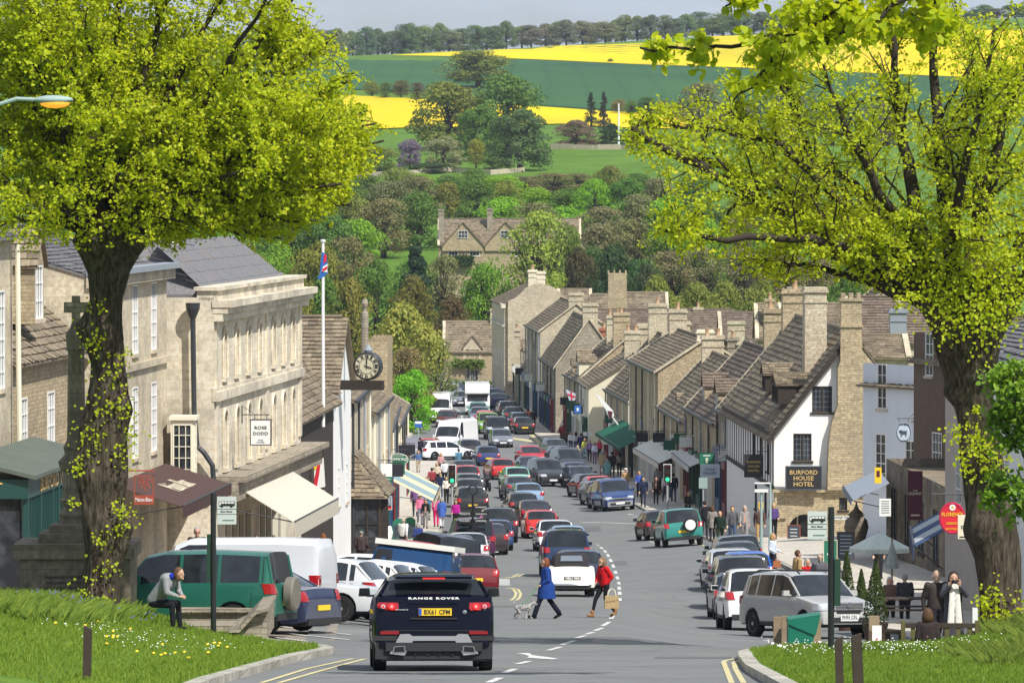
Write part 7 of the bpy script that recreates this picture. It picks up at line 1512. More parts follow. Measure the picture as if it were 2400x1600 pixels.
 man(*a[:8], head=a[8] if len(a) > 8 else None, group=q, hat=(.03, .06, .03) if a[0] == 'man_hat' else (.75, .75, .72))
q = 'people on the right pavement'
for a in [('woman_stand', 1238, 487, 160, (.75, .22, .12), A_, 'dark', 'person in an orange jacket on the far right pavement'), ('man_walk', 1251, 484, 180, (.015, .02, .03), A_, 'dark', 'tall man in black beside the orange jacket'), ('woman_stand', 1190, 562, 0, (.4, .33, .25), A_, 'blond', 'fair haired person at the far end of the right pavement'), ('man_stand', 1202, 561, 0, (.22, .12, .4), (.7, .7, .7), 'grey', 'person in purple at the far end of the right pavement'), ('man_walk', 1217, 562, 0, (.01, .012, .03), A_, 'dark', 'person in navy at the far end of the right pavement'),
          ('man_stand', 1325, 442, 180, (.09, .05, .04), A_, 'brown', 'man in brown jacket left of the crowd'), ('woman_stand', 1338, 440, 0, (.75, .75, .75), JN, 'dark', 'woman in white sitting left of the crowd'), ('woman_walk', 1350, 438, 180, (.8, .8, .8), JN, 'dark', 'woman with long dark hair in white among the crowd'), ('woman_stand', 1354, 412, 0, (.32, .36, .2), KH, 'grey', 'person in pale green jacket in the crowd'), ('woman_walk', 1371, 424, 0, (.7, .7, .12), (.3, .42, .5), 'blond', 'woman in bright yellow top in the crowd'), ('woman_walk', 1382, 421, 0, (.28, .16, .42), A_, 'grey', 'woman in violet top in the crowd'), ('woman_stand', 1394, 418, 0, (.7, .72, .85), (.2, .1, .2), 'dark', 'woman in white top and dark waistcoat in the crowd'), ('woman_stand', 1405, 424, 0, (.65, .06, .12), A_, 'brown', 'woman in coral red top in the crowd'), ('man_stand', 1362, 432, 180, (.03, .04, .1), JN, 'dark', 'man in navy at the back of the crowd'), ('man_hat', 1318, 452, 0, (.25, .02, .03), A_, 'grey', 'motorcyclist in red jacket and white helmet'),
          ('woman_coat', 1411, 398, 180, (.52, .38, .22), (.3, .25, .2), 'grey', 'grey haired woman in long beige coat walking away'), ('man_walk', 1435, 392, 180, (.035, .028, .028), A_, 'dark', 'tall man in dark brown coat walking away'), ('woman_walk', 1452, 394, 180, (.50, .42, .30), A_, 'brown', 'person in cream jacket walking beside the tall man'), ('woman_coat', 1423, 380, 180, (.22, .42, .42), KH, 'grey', 'white haired woman in pale turquoise coat'), ('man_hat', 1467, 362, 0, (.50, .33, .17), KH, 'grey', 'man in tan jacket and flat cap behind the parked cars', 1106),
          ('woman_stand', 1498, 350, 0, (.06, .12, .45), A_, 'blond', 'fair haired woman in blue jacket beside the blue car'), ('man_walk', 1508, 331, 0, (.02, .03, .07), (.03, .04, .07), 'brown', 'man all in navy walking towards us right of the blue car'), ('woman_walk', 1538, 334, 0, (.05, .04, .03), A_, 'dark', 'woman in dark coat and cream scarf left of the traffic light'), ('woman_walk', 1560, 337, 10, (.75, .74, .72), JN, 'dark', 'woman in white top just left of the traffic light pole'), ('man_walk', 1579, 335, 180, (.02, .025, .035), JN, 'dark', 'man in black jacket right of the traffic light pole'), ('man_stand', 1543, 352, 180, (.3, .3, .3), A_, 'grey', 'man in grey jacket behind the woman with the scarf'), ('woman_stand', 1613, 300, 30, (.03, .03, .03), A_, 'red', 'woman with auburn hair behind the green off-road car'),
          ('man_walk', 1652, 268, 180, (.02, .02, .025), A_, 'dark', 'man in black walking away in the shade'), ('woman_coat', 1670, 262, 180, (.25, .22, .20), A_, 'brown', 'person in long grey coat walking away in the shade'), ('man_walk2', 1688, 249, 0, (.015, .03, .02), (.02, .035, .02), 'white', 'white haired man in black waistcoat and dark green trousers'), ('man_walk', 1717, 252, 0, (.10, .10, .11), JN, 'brown', 'man in striped sweater and jeans walking towards us'), ('woman_walk', 1746, 255, 0, (.30, .28, .28), (.28, .26, .26), 'grey', 'woman in grey with dark scarf beside the striped sweater'), ('man_walk2', 1781, 252, 0, (.10, .06, .05), (.4, .25, .1), 'dark', 'man in brown jacket left of the lamp pole'), ('woman_stand', 1814, 258, 0, (.10, .06, .2), A_, 'blond', 'woman in dark blue waistcoat over red sleeves by the lamp pole'),
          ('woman_stand', 1812, 203, 60, (.55, .62, .72), (.03, .03, .04), 'blond', 'fair haired woman in pale blue blouse with a tan handbag', 1243), ('man_stand', 1870, 182, 110, (.42, .28, .13), (.4, .35, .25), 'brown', 'man in a tan coat talking beside the red coated woman', 1287), ('woman_stand', 1893, 182, 30, (.60, .01, .015), A_, 'grey', 'grey curly haired woman in bright red coat', 1303), ('man_walk2', 1922, 180, 10, (.12, .12, .14), A_, 'white', 'white haired man in grey jacket right of the red coat', 1292), ('woman_stand', 1964, 176, -120, (.2, .2, .22), A_, 'blond', 'fair haired person in grey behind the bus stop pole', 1304),
          ('woman_stand', 2087, 178, 10, (.2, .12, .1), A_, 'white', 'white haired person seated at the café table, left one', -1), ('man_stand', 2122, 177, 180, (.05, .05, .06), A_, 'grey', 'grey haired man in dark jacket at the café table', -1), ('woman_walk', 2060, 200, 0, (.05, .04, .05), A_, 'dark', 'person in dark clothes under the hanging notice board in the shade', 1240)]:
 man(*a[:8], head=a[8] if len(a) > 8 else None, group=q, hat=(.75, .75, .72))
for k_, o in PP.items():
 if k_ not in PUSED: [D.objects.remove(c) for c in list(o.children_recursive)]; D.objects.remove(o)
def paintp(root, **cc):
 for ch in root.children_recursive:
  b_ = ch.name.split('.')[0]
  if b_ in cc: ch.color = (*cc[b_], 1)
d = 153.5; J = joints(.30, .6, 1.64, .15, lean=.02)
J['anL'] = Vector((.08, -.34, .10)); J['knL'] = Vector((.08, -.20, .50)); J['anR'] = Vector((-.08, .36, .14)); J['knR'] = Vector((-.08, .10, .50)); J['ftL'] = (0, -1, .15); J['ftR'] = (0, -1, -.5)
J['elL'] = Vector((.2, .02, 1.06)); J['wrL'] = Vector((.16, -.16, .94)); J['elR'] = Vector((-.19, .05, 1.05)); J['wrR'] = Vector((-.16, -.12, .93))
bw = person(J, .011, 'jacket', 'flared', 'bob', girth=1.22, hips=.015, coat_len=.55)
x = X(1281, d); bw.location = (x, d, zg(x, d)); bw.rotation_euler = (0, 0, R(-84)); paintp(bw, body=SKN, hair=(.20, .06, .022), jacket=(.018, .055, .24), trousers=(.012, .014, .03), shoe=(.01, .01, .012)); tag(bw, 'auburn haired woman in long royal blue quilted coat crossing the road with a dog', 'person')
d = 155.5; J = joints(.30, .4, 1.66, .165, lean=.07)
J['anL'] = Vector((.10, .28, .15)); J['knL'] = Vector((.09, -.02, .52)); J['anR'] = Vector((-.06, -.36, .10)); J['knR'] = Vector((-.08, -.24, .50)); J['ftL'] = (.1, -1, -.3); J['ftR'] = (0, -1, .25)
J['elL'] = Vector((.22, .10, 1.12)); J['wrL'] = Vector((.12, -.02, .90)); J['elR'] = Vector((-.22, -.08, 1.10)); J['wrR'] = Vector((-.08, -.22, .98))
rw = person(J, .011, 'jacket', 'leggings', 'bob', girth=1.12, boots=True, glasses=True)
x = X(1417, d); rw.location = (x, d, zg(x, d)); rw.rotation_euler = (0, 0, R(-58)); paintp(rw, body=SKN, hair=(.22, .14, .08), jacket=(.58, .012, .018), trousers=(.012, .012, .016), shoe=(.30, .16, .07)); tag(rw, 'woman in bright red jacket, sunglasses and black leggings crossing the road', 'person')
m = MB(); cap(m, (0, -.06, 1.40), (0, -.10, 1.30), .075, .05); cap(m, (.02, -.12, 1.32), (.02, -.13, 1.05), .04, .03); fuse(m, 'scarf', cloth, rw, .014, 1, (.015, .015, .02))
bg_ = empty('jute_bag', (X(1434, d-.3), d-.3, zg(2.6, d)+.28), R(8), 'natural jute shopping bag with dark paw prints held by the red jacketed woman', 'bag')
m = MB(); m.box((0, 0, .17), (.40, .13, .34), taper=.92); m.build('bag_body', plain('jute_weave', (.45, .33, .17), .95, .5, 14), bg_)
m = MB(); [m.tube([(-.12, y_, .33), (-.08, y_, .48), (0, 0, .54), (.08, y_, .48), (.12, y_, .33)], .012, 6) for y_ in (-.05, .05)]; m.build('handle', cream_paint, bg_)
for k_ in range(5): m = MB(); m.lathe((-.14+k_*.07, -.066, .17+.012*k_), [(.018, 0), (.017, -.004)], 8, 'Y'); m.build('paw_print', mat('dark_red_print', (.12, .02, .02), .8), bg_)
d = 153.2; g_ = zg(0, d); dg_ = empty('schnauzer_dog', (X(1226, d), d, g_), R(90), 'small grey and white schnauzer trotting left on a lead', 'dog')
m = MB(); cap(m, (0, .16, .30), (0, -.13, .31), .075, .088); cap(m, (0, -.13, .33), (0, -.24, .41), .06, .05); ball(m, (0, -.27, .44), .058, (.9, 1, .95)); cap(m, (0, -.30, .425), (0, -.365, .405), .036, .028); cap(m, (0, -.34, .39), (0, -.35, .365), .03, .018)
for s in (1, -1):
 cap(m, (s*.035, -.25, .49), (s*.045, -.26, .515), .018, .01)
 fx = -.05 if s > 0 else .06; cap(m, (s*.045, -.13, .27), (s*.045, -.13+fx*.6-.01, .15), .034, .024); cap(m, (s*.045, -.13+fx*.6-.01, .15), (s*.045, -.15+fx*1.3, .03), .023, .02); ball(m, (s*.045, -.17+fx*1.3, .02), .024, (1, 1.3, .8))
 cap(m, (s*.05, .15, .27), (s*.05, .11-fx*.4, .17), .045, .03); cap(m, (s*.05, .11-fx*.4, .17), (s*.05, .20-fx*.6, .11), .026, .02); cap(m, (s*.05, .20-fx*.6, .11), (s*.05, .17-fx*1.1, .03), .02, .018); ball(m, (s*.05, .15-fx*1.1, .02), .023, (1, 1.3, .8))
cap(m, (0, .22, .36), (0, .25, .47), .02, .012)
dm = mat('grizzled_fur', (.4, .4, .4), .95); t = NT(dm); t.col(t.ramp(t.noise(t.obj(), 22, 5, .7), [(.38, (.07, .07, .075)), (.5, (.30, .29, .28)), (.62, (.62, .60, .56))])); t.bump(t.noise(t.obj(), 90, 3), .8, .01)
fuse(m, 'body', dm, dg_, .008, 1)
ld = empty('dog_lead', (0, 0, 0), 0, 'thin green lead running from the schnauzer to the blue coated woman', 'dog lead'); a = Vector((X(1219, d), d, g_+.36)); b = Vector((X(1262, d), d, g_+.93)); m = MB(); m.tube([a, a.lerp(b, .5)-Vector((0, 0, .08)), b], .008, 5); m.build('lead', mat('green_cord', (.03, .35, .06), .6), ld)
d = 116; J = dict(head=(0, -.48, 1.17), neck=(0, -.33, 1.12), chest=(0, -.20, .98), pelvis=(0, .10, .60), shL=(.19, -.27, 1.07), shR=(-.19, -.27, 1.07), elL=(.23, -.32, .80), elR=(-.23, -.32, .80), wrL=(.08, -.50, .72), wrR=(-.06, -.50, .71), hdL=(-.5, -.8, -.1), hdR=(.5, -.8, -.1), hipL=(.10, .08, .56), hipR=(-.10, .08, .56), knL=(.14, -.36, .56), knR=(-.12, -.38, .54), anL=(.13, -.42, .10), anR=(-.12, -.40, .10))
J = {k: Vector(v) for k, v in J.items()}
sm_ = person(J, .011, 'jacket', 'trousers', 'bob', girth=1.3); x = X(372, d); sm_.location = (x, d, ZP(1478, d)); sm_.rotation_euler = (0, 0, R(62)); paintp(sm_, body=SKN, hair=(.13, .07, .035), jacket=(.30, .31, .33), trousers=(.015, .015, .02), shoe=(.02, .02, .02)); tag(sm_, 'curly haired man in grey sweatshirt sitting bent forward on the low wall', 'person')
m = MB(); cap(m, (-.05, -.34, 1.12), (.05, -.34, 1.12), .072, .072); fuse(m, 'collar', cloth, sm_, .014, 1, (.02, .04, .45))
d = 113.2; J = joints(.03, 0, 1.63, .165); J['elL'] = Vector((.24, -.12, 1.18)); J['wrL'] = Vector((.09, -.26, 1.36)); J['elR'] = Vector((-.24, -.12, 1.18)); J['wrR'] = Vector((-.09, -.26, 1.36)); J['hdL'] = (-.1, -.3, 1); J['hdR'] = (.1, -.3, 1)
pw = person(J, .012, 'jacket', 'trousers', 'bob', girth=1.15, coat_len=.35); x = X(2236, d); pw.location = (x, d, ZP(1332, d)-1.70); pw.rotation_euler = (0, 0, R(4)); paintp(pw, body=SKN, hair=(.03, .015, .012), jacket=(.06, .06, .075), trousers=A_, shoe=A_); tag(pw, 'dark haired woman in grey coat and white scarf holding a camera to her face', 'person')
m = MB(); cap(m, (-.07, -.10, 1.38), (.07, -.10, 1.38), .06, .06); [m.tube([(s*.05, -.15, 1.36), (s*.06, -.19, 1.05), (s*.08, -.22, .62)], [.05, .06, .075], 10, sy=.45) for s in (1, -1)]; fuse(m, 'scarf', cloth, pw, .013, 1, (.74, .72, .66))
cm = empty('camera_in_hand', (x, d-.30, pw.location.z+1.45), 0, 'small dark camera held up by the woman with the white scarf', 'camera'); m = MB(); m.box((0, 0, 0), (.12, .04, .07)); m.lathe((0, -.02, 0), [(.028, 0), (.028, -.03), (.02, -.034)], 14, 'Y'); m.build('camera_body', black_paint, cm)
o = man('man_walk2', 2196, 114.0, 15, (.055, .045, .042), A_, 'white', 'elderly balding man in dark brown anorak beside the woman with the white scarf', 1338)
o = man('woman_stand', 2176, 110.0, 180, (.04, .03, .03), A_, 'brown', 'brown haired person sitting on the wooden bench seen from behind', 1426, on=-.5); o.location.z = ZP(1426, 110)-1.66
o = empty('handbag', (X(1822, 202.6), 202.6, zg(9.4, 202)+.75), 0, 'tan leather handbag held by the woman in the pale blue blouse', 'bag'); m = MB(); m.box((0, 0, 0), (.30, .12, .24), taper=.85); m.build('bag_body', mat('tan_leather', (.36, .12, .04), .5), o); m = MB(); m.tube([(-.09, 0, .11), (0, 0, .26), (.09, 0, .11)], .012, 6); m.build('handle', mat('tan_leather', (.36, .12, .04), .5), o)
# ================================================================ signs, awnings, street furniture
def pm(name, c, r_=.6, **k): return mat(name, c, r_, **k)
SC = {'white': (.78, .78, .75), 'black': (.015, .015, .018), 'green': (.015, .16, .09), 'crimson': (.50, .01, .09), 'grey': (.20, .23, .30), 'red': (.60, .01, .03), 'cream': (.70, .64, .48), 'blue': (.02, .12, .42), 'rust': (.33, .06, .03), 'maroon': (.09, .015, .03), 'paleblue': (.45, .52, .62), 'yellow': (.85, .55, .02), 'brown': (.10, .055, .05), 'slatey': (.05, .07, .09), 'darkgreen': (.012, .05, .03), 'palegreen': (.30, .40, .38), 'gold': (.60, .42, .16)}
def cm_(n): return pm('sign_'+n, SC[n])
def board(label, px0, py0, px1, py1, d, col, lines=(), frame=None, rz=0, hang=None, th=.05, name='hanging_sign', shape='rect', cat='sign', post=None):
 a, b = W(px0, py0, d), W(px1, py1, d); w, h = (b.x-a.x)/max(.4, math.cos(R(rz))), a.z-b.z; c = (a+b)/2
 o = empty(name, c, R(rz), label, cat); m = MB()
 if shape == 'oval': m.ext([V3(w/2*math.cos(R(q)), -th/2, h/2*math.sin(R(q))) for q in range(0, 360, 12)], (0, th, 0))
 elif shape == 'arch': m.ext([V3(w/2*math.cos(R(q)), -th/2, h/2-w/2*.8+w/2*.8*math.sin(R(q))) for q in range(0, 181, 15)] + [V3(-w/2, -th/2, -h/2), V3(w/2, -th/2, -h/2)], (0, th, 0))
 else: m.bb(-w/2, w/2, -th/2, th/2, -h/2, h/2)
 m.build('board', cm_(col), o)
 if frame:
  m = MB(); t_ = min(w, h)*.05
  if shape == 'oval': m.tube([V3((w/2-t_)*math.cos(R(q)), -th/2-.004, (h/2-t_)*math.sin(R(q))) for q in range(0, 361, 12)], t_*.5, 6)
  else: [m.bb(*q) for q in ((-w/2-t_, w/2+t_, -th*.7, th*.7, h/2, h/2+t_), (-w/2-t_, w/2+t_, -th*.7, th*.7, -h/2-t_, -h/2), (-w/2-t_, -w/2, -th*.7, th*.7, -h/2, h/2), (w/2, w/2+t_, -th*.7, th*.7, -h/2, h/2))]
  m.build('frame', cm_(frame), o)
 for s, yy, hh, cc, ww in lines:
  if s is None: m = MB(); m.bb(-w*ww/2, w*ww/2, -th/2-.006, -th/2-.002, h*(.5-yy)-h*hh/2, h*(.5-yy)+h*hh/2); m.build('panel', cm_(cc), o)
  else: text(o, s, (0, -th/2-.008, h*(.5-yy)), h*hh, cm_(cc), width=w*ww, bold=.01)
 if hang:   # iron bracket reaching to the wall at local x
  m = MB(); x1 = hang*w; zt = h/2+.18; e_ = -w/2 if hang > 0 else w/2; m.tube([(e_*.9, 0, zt), (x1, 0, zt)], .02, 6); m.tube([(x1, 0, zt+.3), (x1, 0, zt-.3)], .02, 6); m.tube([(x1, 0, zt+.3), (x1*.4, 0, zt+.05)], .012, 6); [m.tube([(q, 0, h/2), (q, 0, zt)], .012, 5) for q in (-w*.3, w*.3)]; m.build('bracket', iron, o)
 if post is not None: m = MB(); m.tube([(0, .04, h/2), (0, .04, post-c.z)], .04, 8); m.build('post', pm('grey_post', (.35, .37, .38)), o)
 return o
board('white hanging sign with black lettering on the long ashlar building', 588, 984, 634, 1041, 189, 'white', [('ROSE', .31, .13, 'black', .62), ('DODD', .55, .13, 'black', .76), ('FINE', .82, .05, 'grey', .25), ('SHOES', .91, .05, 'grey', .4)], 'black', hang=-.95)
board('green oval sign with white lettering above the striped awning', 906, 1061, 958, 1092, 298, 'green', [('HUFFKINS', .48, .26, 'white', .88), ('BURFORD BAKERY', .2, .08, 'white', .6), ('TEA ROOMS', .8, .08, 'white', .5)], 'white', shape='oval', hang=-.9)
o = board('crimson square sign with a pale head in profile beside the bay roof', 865, 1149, 896, 1190, 262, 'crimson', [('HATTER', .84, .06, 'white', .6), ('& MILLINER', .92, .05, 'white', .7)], 'white')
m = MB(); ball(m, (0, -.03, .05), .16, (.9, .05, 1.1)); ball(m, (.03, -.03, .23), .17, (1.2, .05, .7)); m.box((.02, -.035, -.14), (.13, .02, .16)); m.build('pale_head', cm_('white'), o)
board('grey sign with red bottom strip right of the crimson one', 899, 1163, 918, 1193, 264, 'grey', [('The', .2, .1, 'white', .5), ('Shop', .38, .12, 'white', .7), (None, .9, .18, 'red', 1.0), (None, .75, .1, 'black', 1.0)], 'white')
board('white and green sign with a horse drawing under the green oval', 887, 1086, 919, 1128, 270, 'white', [(None, .86, .28, 'green', 1.0), ('The Bakery', .86, .1, 'white', .8), ('R', .62, .14, 'black', .12)], hang=-.9)
board('narrow vertical white sign half hidden by the left trunk', 293, 930, 314, 1015, 170, 'white', [('T', .38, .12, 'black', .3), ('E', .66, .12, 'gold', .3), ('LIMITED', .84, .07, 'blue', .9)], 'slatey')
o = board('rust red iron hanging sign with cut out scrollwork', 314, 1160, 361, 1182, 160, 'rust', [('Maison Blanc', .45, .42, 'white', .86)])
m = MB(); h_ = 68*160/F; w_ = 47*160/F; b_ = -11*160/F; [m.bb(s*w_/2-.03*(s > 0), s*w_/2+.03*(s < 0), -.02, .02, b_, b_+h_) for s in (1, -1)]; m.bb(-w_/2, w_/2, -.02, .02, b_+h_-.03, b_+h_); m.bb(-w_*.9, w_*.55, -.02, .02, b_+h_+.12, b_+h_+.16)
for k_ in range(9): cx_, cz_ = rnd.uniform(-.15, .15), b_+h_*rnd.uniform(.4, .9); m.tube([(cx_+.07*math.cos(q), 0, cz_+.07*math.sin(q)) for q in np.arange(0, 5, .6)], .011, 4)
m.build('scrollwork', cm_('rust'), o)
def bus_stop(label, pxp, pybase, pytop, px0, px1, py0, py1, d, base, tt):
 x = X(pxp, d); o = empty('bus_stop', (x, d, base), 0, label, 'bus stop'); ht = ZP(pytop, d)-base
 m = MB(); m.tube([(0, 0, -.2), (0, 0, ht)], .058, 12); [m.lathe((0, 0, z_), [(.064, -.02), (.064, .02)], 12) for z_ in (ht-.2, ht*.6, ht*.45)]; m.build('pole', pm('dark_green_black_pole', (.014, .018, .018), .5), o, smooth=40)
 a, b = W(px0, py0, d)-o.location, W(px1, py1, d)-o.location; a.y = b.y = 0; m = MB(); m.bb(a.x, b.x, -.02, .02, b.z, a.z); fl = m.build('flag_plate', pm('bus_stop_plate', (.55, .60, .58)), o); w = b.x-a.x; h = a.z-b.z; cx = (a.x+b.x)/2
 m = MB(); [m.bb(a.x, b.x, -.024, -.021, a.z-h*q-.004, a.z-h*q+.004) for q in (.45, .63)]; m.build('dividing_line', inkm, fl)
 m = MB(); m.bb(cx-w*.40, cx+w*.42, -.026, -.022, a.z-h*.34, a.z-h*.17); bs_ = m.build('bus_symbol', inkm, fl); m = MB(); [m.bb(cx-w*.28+k_*w*.17, cx-w*.14+k_*w*.17, -.029, -.0265, a.z-h*.25, a.z-h*.19) for k_ in range(4)]; m.bb(cx-w*.38, cx-w*.31, -.029, -.0265, a.z-h*.31, a.z-h*.19); m.build('bus_windows', whitep, bs_); m = MB(); [m.lathe((cx+q*w, -.026, a.z-h*.34), [(.028, 0), (.028, -.004), (.01, -.005)], 10, 'Y') for q in (-.25, .25)]; m.build('bus_wheels', inkm, bs_)
 text(fl, 'Bus Stop', (cx, -.024, a.z-h*.54), h*.065, inkm, width=w*.6, bold=.02); text(fl, 'OXFORDSHIRE', (cx+w*.08, -.024, a.z-h*.85), h*.035, cm_('green'), width=w*.6)
 m = MB(); m.bb(tt[0], tt[1], -.06, .03, ZP(tt[3], d)-base, ZP(tt[2], d)-base); m.build('timetable_case', cm_('darkgreen'), o)
bus_stop('bus stop pole with pale sign plate rising from the left grass bank', 499, 1500, 1155, 509, 554, 1163, 1228, 118, bankz(X(499, 118), 118), (-.13, -.06, 1252, 1366))
bus_stop('tall dark bus stop pole with pale green plate on the right grass', 1949, 1560, 1188, 1893, 1938, 1198, 1263, 104, bankz(X(1949, 104), 104), (.06, .17, 1310, 1420))
board('black hotel name board with gold letters on the white gable', 1843, 1094, 1924, 1145, 267.3, 'black', [('BURFORD', .24, .20, 'gold', .80), ('HOUSE', .51, .20, 'gold', .58), ('HOTEL', .78, .20, 'gold', .58)], 'slatey', name='name_board')
board('black hanging sign with faded gold letters at the hotel front', 1746, 1066, 1787, 1116, 271, 'black', [('BURFORD', .32, .1, 'gold', .75), ('HOUSE', .52, .1, 'gold', .65), ('HOTEL', .72, .1, 'gold', .65)], 'black', hang=.9)
board('grey sign naming a gallery below the green one', 1643, 1089, 1685, 1117, 300, 'paleblue', [('STONE', .38, .2, 'slatey', .55), ('GALLERY', .68, .2, 'slatey', .75)], 'white', hang=.9)
board('green shop sign with small figure above the grey gallery sign', 1640, 1061, 1673, 1089, 304, 'green', [(None, .22, .08, 'white', .5), (None, .6, .4, 'cream', .16)], 'black', hang=.9)
o = board('white sign with a dark green leaf pair on the sunlit rubble house', 1569, 1018, 1597, 1050, 352, 'white', hang=.8); m = MB(); ball(m, (-.1, -.03, .08), .16, (1, .1, 1)); ball(m, (.12, -.03, .14), .15, (.8, .1, 1.2)); m.build('leaf_pair', cm_('darkgreen'), o)
board('small black and white sign left of the leaf sign', 1536, 1016, 1554, 1034, 362, 'white', [(None, .5, .8, 'black', .12)], 'black', hang=.9)
board('pale blue sign above the green awning', 1500, 983, 1519, 1003, 385, 'paleblue', [(None, .5, .3, 'slatey', .5)], hang=.9); board('dark chalk board beside the pale blue sign', 1531, 980, 1548, 996, 372, 'slatey', [(None, .3, .08, 'white', .6), (None, .6, .08, 'white', .6)], hang=.9)
board('dark blue square inn sign beside the cream end wall', 1346, 950, 1362, 968, 428, 'blue', [(None, .5, .4, 'white', .3)], hang=.8)
board('white and blue parking direction sign in the crowd', 1367, 1012, 1389, 1021, 428, 'white', [('P', .5, .7, 'blue', .15)], post=zg(5, 428), name='road_sign'); board('blue and white direction signs on a post at the side road', 972, 986, 989, 1001, 462, 'blue', [(None, .25, .35, 'white', .9)], post=zg(-7, 462), name='road_sign')
board('round backed grey road sign on a pole below the gallery sign', 1638, 1119, 1658, 1144, 282, 'palegreen', post=zg(9.5, 282), name='road_sign')
o = board('round hanging sign with a bull drawn on grey, before the blue shaded white house', 2100, 990, 2136, 1036, 240, 'paleblue', [('THE BULL', .10, .10, 'black', .7), ('HOTEL', .93, .08, 'black', .5)], 'black', shape='oval', hang=.9); m = MB(); m.box((0, -.04, 0), (.26, .02, .14)); m.box((-.14, -.04, .05), (.10, .02, .10)); [m.box((q, -.04, -.12), (.03, .02, .12)) for q in (-.1, .1)]; m.build('bull_drawing', cm_('slatey'), o)
o = board('red oval sign with white daisy and yellow letters against the right trunk', 2201, 1176, 2263, 1251, 128, 'red', [('FLORENCE', .38, .12, 'yellow', .8), ('DESIGN', .66, .07, 'yellow', .45), ('BOUTIQUE', .84, .07, 'yellow', .5)], 'crimson', shape='oval', hang=-.8); m = MB(); [m.lathe((.0+.05*math.cos(q), -.035, .24+.05*math.sin(q)), [(.025, 0), (.02, -.006)], 8, 'Y') for q in np.arange(0, 6.2, .7)]; dz_ = m.build('daisy', whitep, o); m = MB(); m.lathe((0, -.042, .24), [(.022, 0), (.02, -.006)], 8, 'Y'); m.build('daisy_centre', cm_('yellow'), dz_)
board('cream sign board overlapping the red oval one', 2245, 1206, 2269, 1262, 124, 'cream', [('D', .5, .12, 'slatey', .35), (None, .92, .05, 'black', .7)])
board('white street name plate on the hotel wall', 1954, 1208, 1998, 1217, 267, 'white', [('WITNEY STREET', .5, .55, 'black', .9)], 'black', name='street_name_plate')
board('wooden A board with chalk writing by the hotel arch', 1847, 1231, 1874, 1287, 262, 'slatey', [(None, .15+.14*k_, .03, 'white', .6) for k_ in range(5)], 'rust', rz=-14, name='chalk_board'); board('teal green A board below the bus stop plate', 1931, 1266, 1961, 1319, 215, 'green', [(None, .35, .15, 'white', .3), (None, .6, .08, 'white', .5)], 'cream', name='chalk_board'); board('blue chalk menu board beside the stone urn', 1963, 1247, 2001, 1311, 218, 'slatey', [(None, .12+.13*k_, .03, 'paleblue', .7) for k_ in range(6)], 'brown', name='chalk_board')
for i, (a_, b_, l_) in enumerate(((920, 949, 'left of the pair'), (948, 974, 'right of the pair'))): board('green topped chalk board on the left pavement, '+l_, a_, 1214-i*3, b_, 1264, 280+i*4, 'green', [(None, .62, .62, 'slatey', .84)] + [(None, .42+.1*k_, .025, 'white', .6) for k_ in range(5)], 'white' if False else None, shape='arch', name='chalk_board')
board('white notice hanging in the shade under the grey awning', 2061, 1168, 2088, 1209, 205, 'white', [(None, .15+.13*k_, .04, 'slatey', .7) for k_ in range(6)]); board('tall maroon banner beside the shop window in the shade', 2128, 1103, 2162, 1218, 190, 'maroon', [('THE', .40, .03, 'cream', .3), ('HIGHWAY', .46, .06, 'cream', .9), (None, .9, .03, 'cream', .6)], name='banner', cat='banner'); board('yellow and purple poster at the café corner', 2050, 1095, 2066, 1132, 215, 'yellow', [(None, .4, .4, 'maroon', .5)], name='poster', cat='poster')
board('small yellow H sign on the lamp pole', 1778, 1176, 1789, 1190, 232.8, 'yellow', [('H', .5, .6, 'black', .5)], name='hydrant_sign')
def awning(label, A, B, reach, zw, zf_, col, val=.25, stripes=None, txt=None, arms=True, dz=.0):
 a, b = Vector((*A, 0)), Vector((*B, 0)); u = (b-a).normalized(); L = (b-a).length; n = Vector(reach[:2]+(0,)).normalized(); o = empty('awning', (a.x, a.y, zw), 0, label, 'awning'); r_ = reach[2]; dn = zf_-zw
 m = MB(); q = [V3(0, 0, 0), u*L, u*L+n*r_+V3(0, 0, dn), n*r_+V3(0, 0, dn)]; nn = (q[1]-q[0]).cross(q[2]-q[1]); q = q if nn.z > 0 else q[::-1]; m.ext(q, (0, 0, -.03)); m.build('canopy', cloth, o).color = (*col, 1)
 m = MB(); p = n*(r_+.01)+V3(0, 0, dn); m.ext([p, p+u*L, p+u*L+V3(0, 0, -val), p+V3(0, 0, -val)], n*.02); m.build('valance', cloth, o).color = (*[.9*c_ for c_ in col], 1)
 m = MB(); m.tube([n*r_+V3(0, 0, dn+.02), n*r_+u*L+V3(0, 0, dn+.02)], .035, 6); [m.tube([u*t_+V3(0, 0, -1.0), u*t_+n*r_+V3(0, 0, dn)], .02, 5) for t_ in (.1, L-.1)]; m.build('frame', iron, o)
 if stripes:
  for k_ in range(stripes[0]): t0 = L*(k_+.5)/stripes[0]; w_ = L/stripes[0]*.5; m = MB(); m.ext([u*(t0-w_/2)+V3(0, 0, .004), u*(t0+w_/2)+V3(0, 0, .004), u*(t0+w_/2)+n*r_+V3(0, 0, dn+.004), u*(t0-w_/2)+n*r_+V3(0, 0, dn+.004)], (0, 0, .006)); m.build('stripe', cloth, o).color = (*stripes[1], 1)
 if txt:
  s_, hh, ww = txt; c_ = u*L/2+n*r_*.55+V3(0, 0, dn*.55+.03); sl = (n*r_+V3(0, 0, dn)).normalized(); M = Matrix((u, -sl, u.cross(-sl))).transposed(); t_ = text(o, s_, c_, hh, cm_('cream'), rot=M.to_euler(), width=ww)
 return o
awning('dark brown shop awning with white script lettering', (-11.95, 170), (-11.15, 183), (1, -.06, 2.1), 13.0, 12.35, (.09, .055, .05), .35, txt=('Maison Blanc', .75, 4.2))
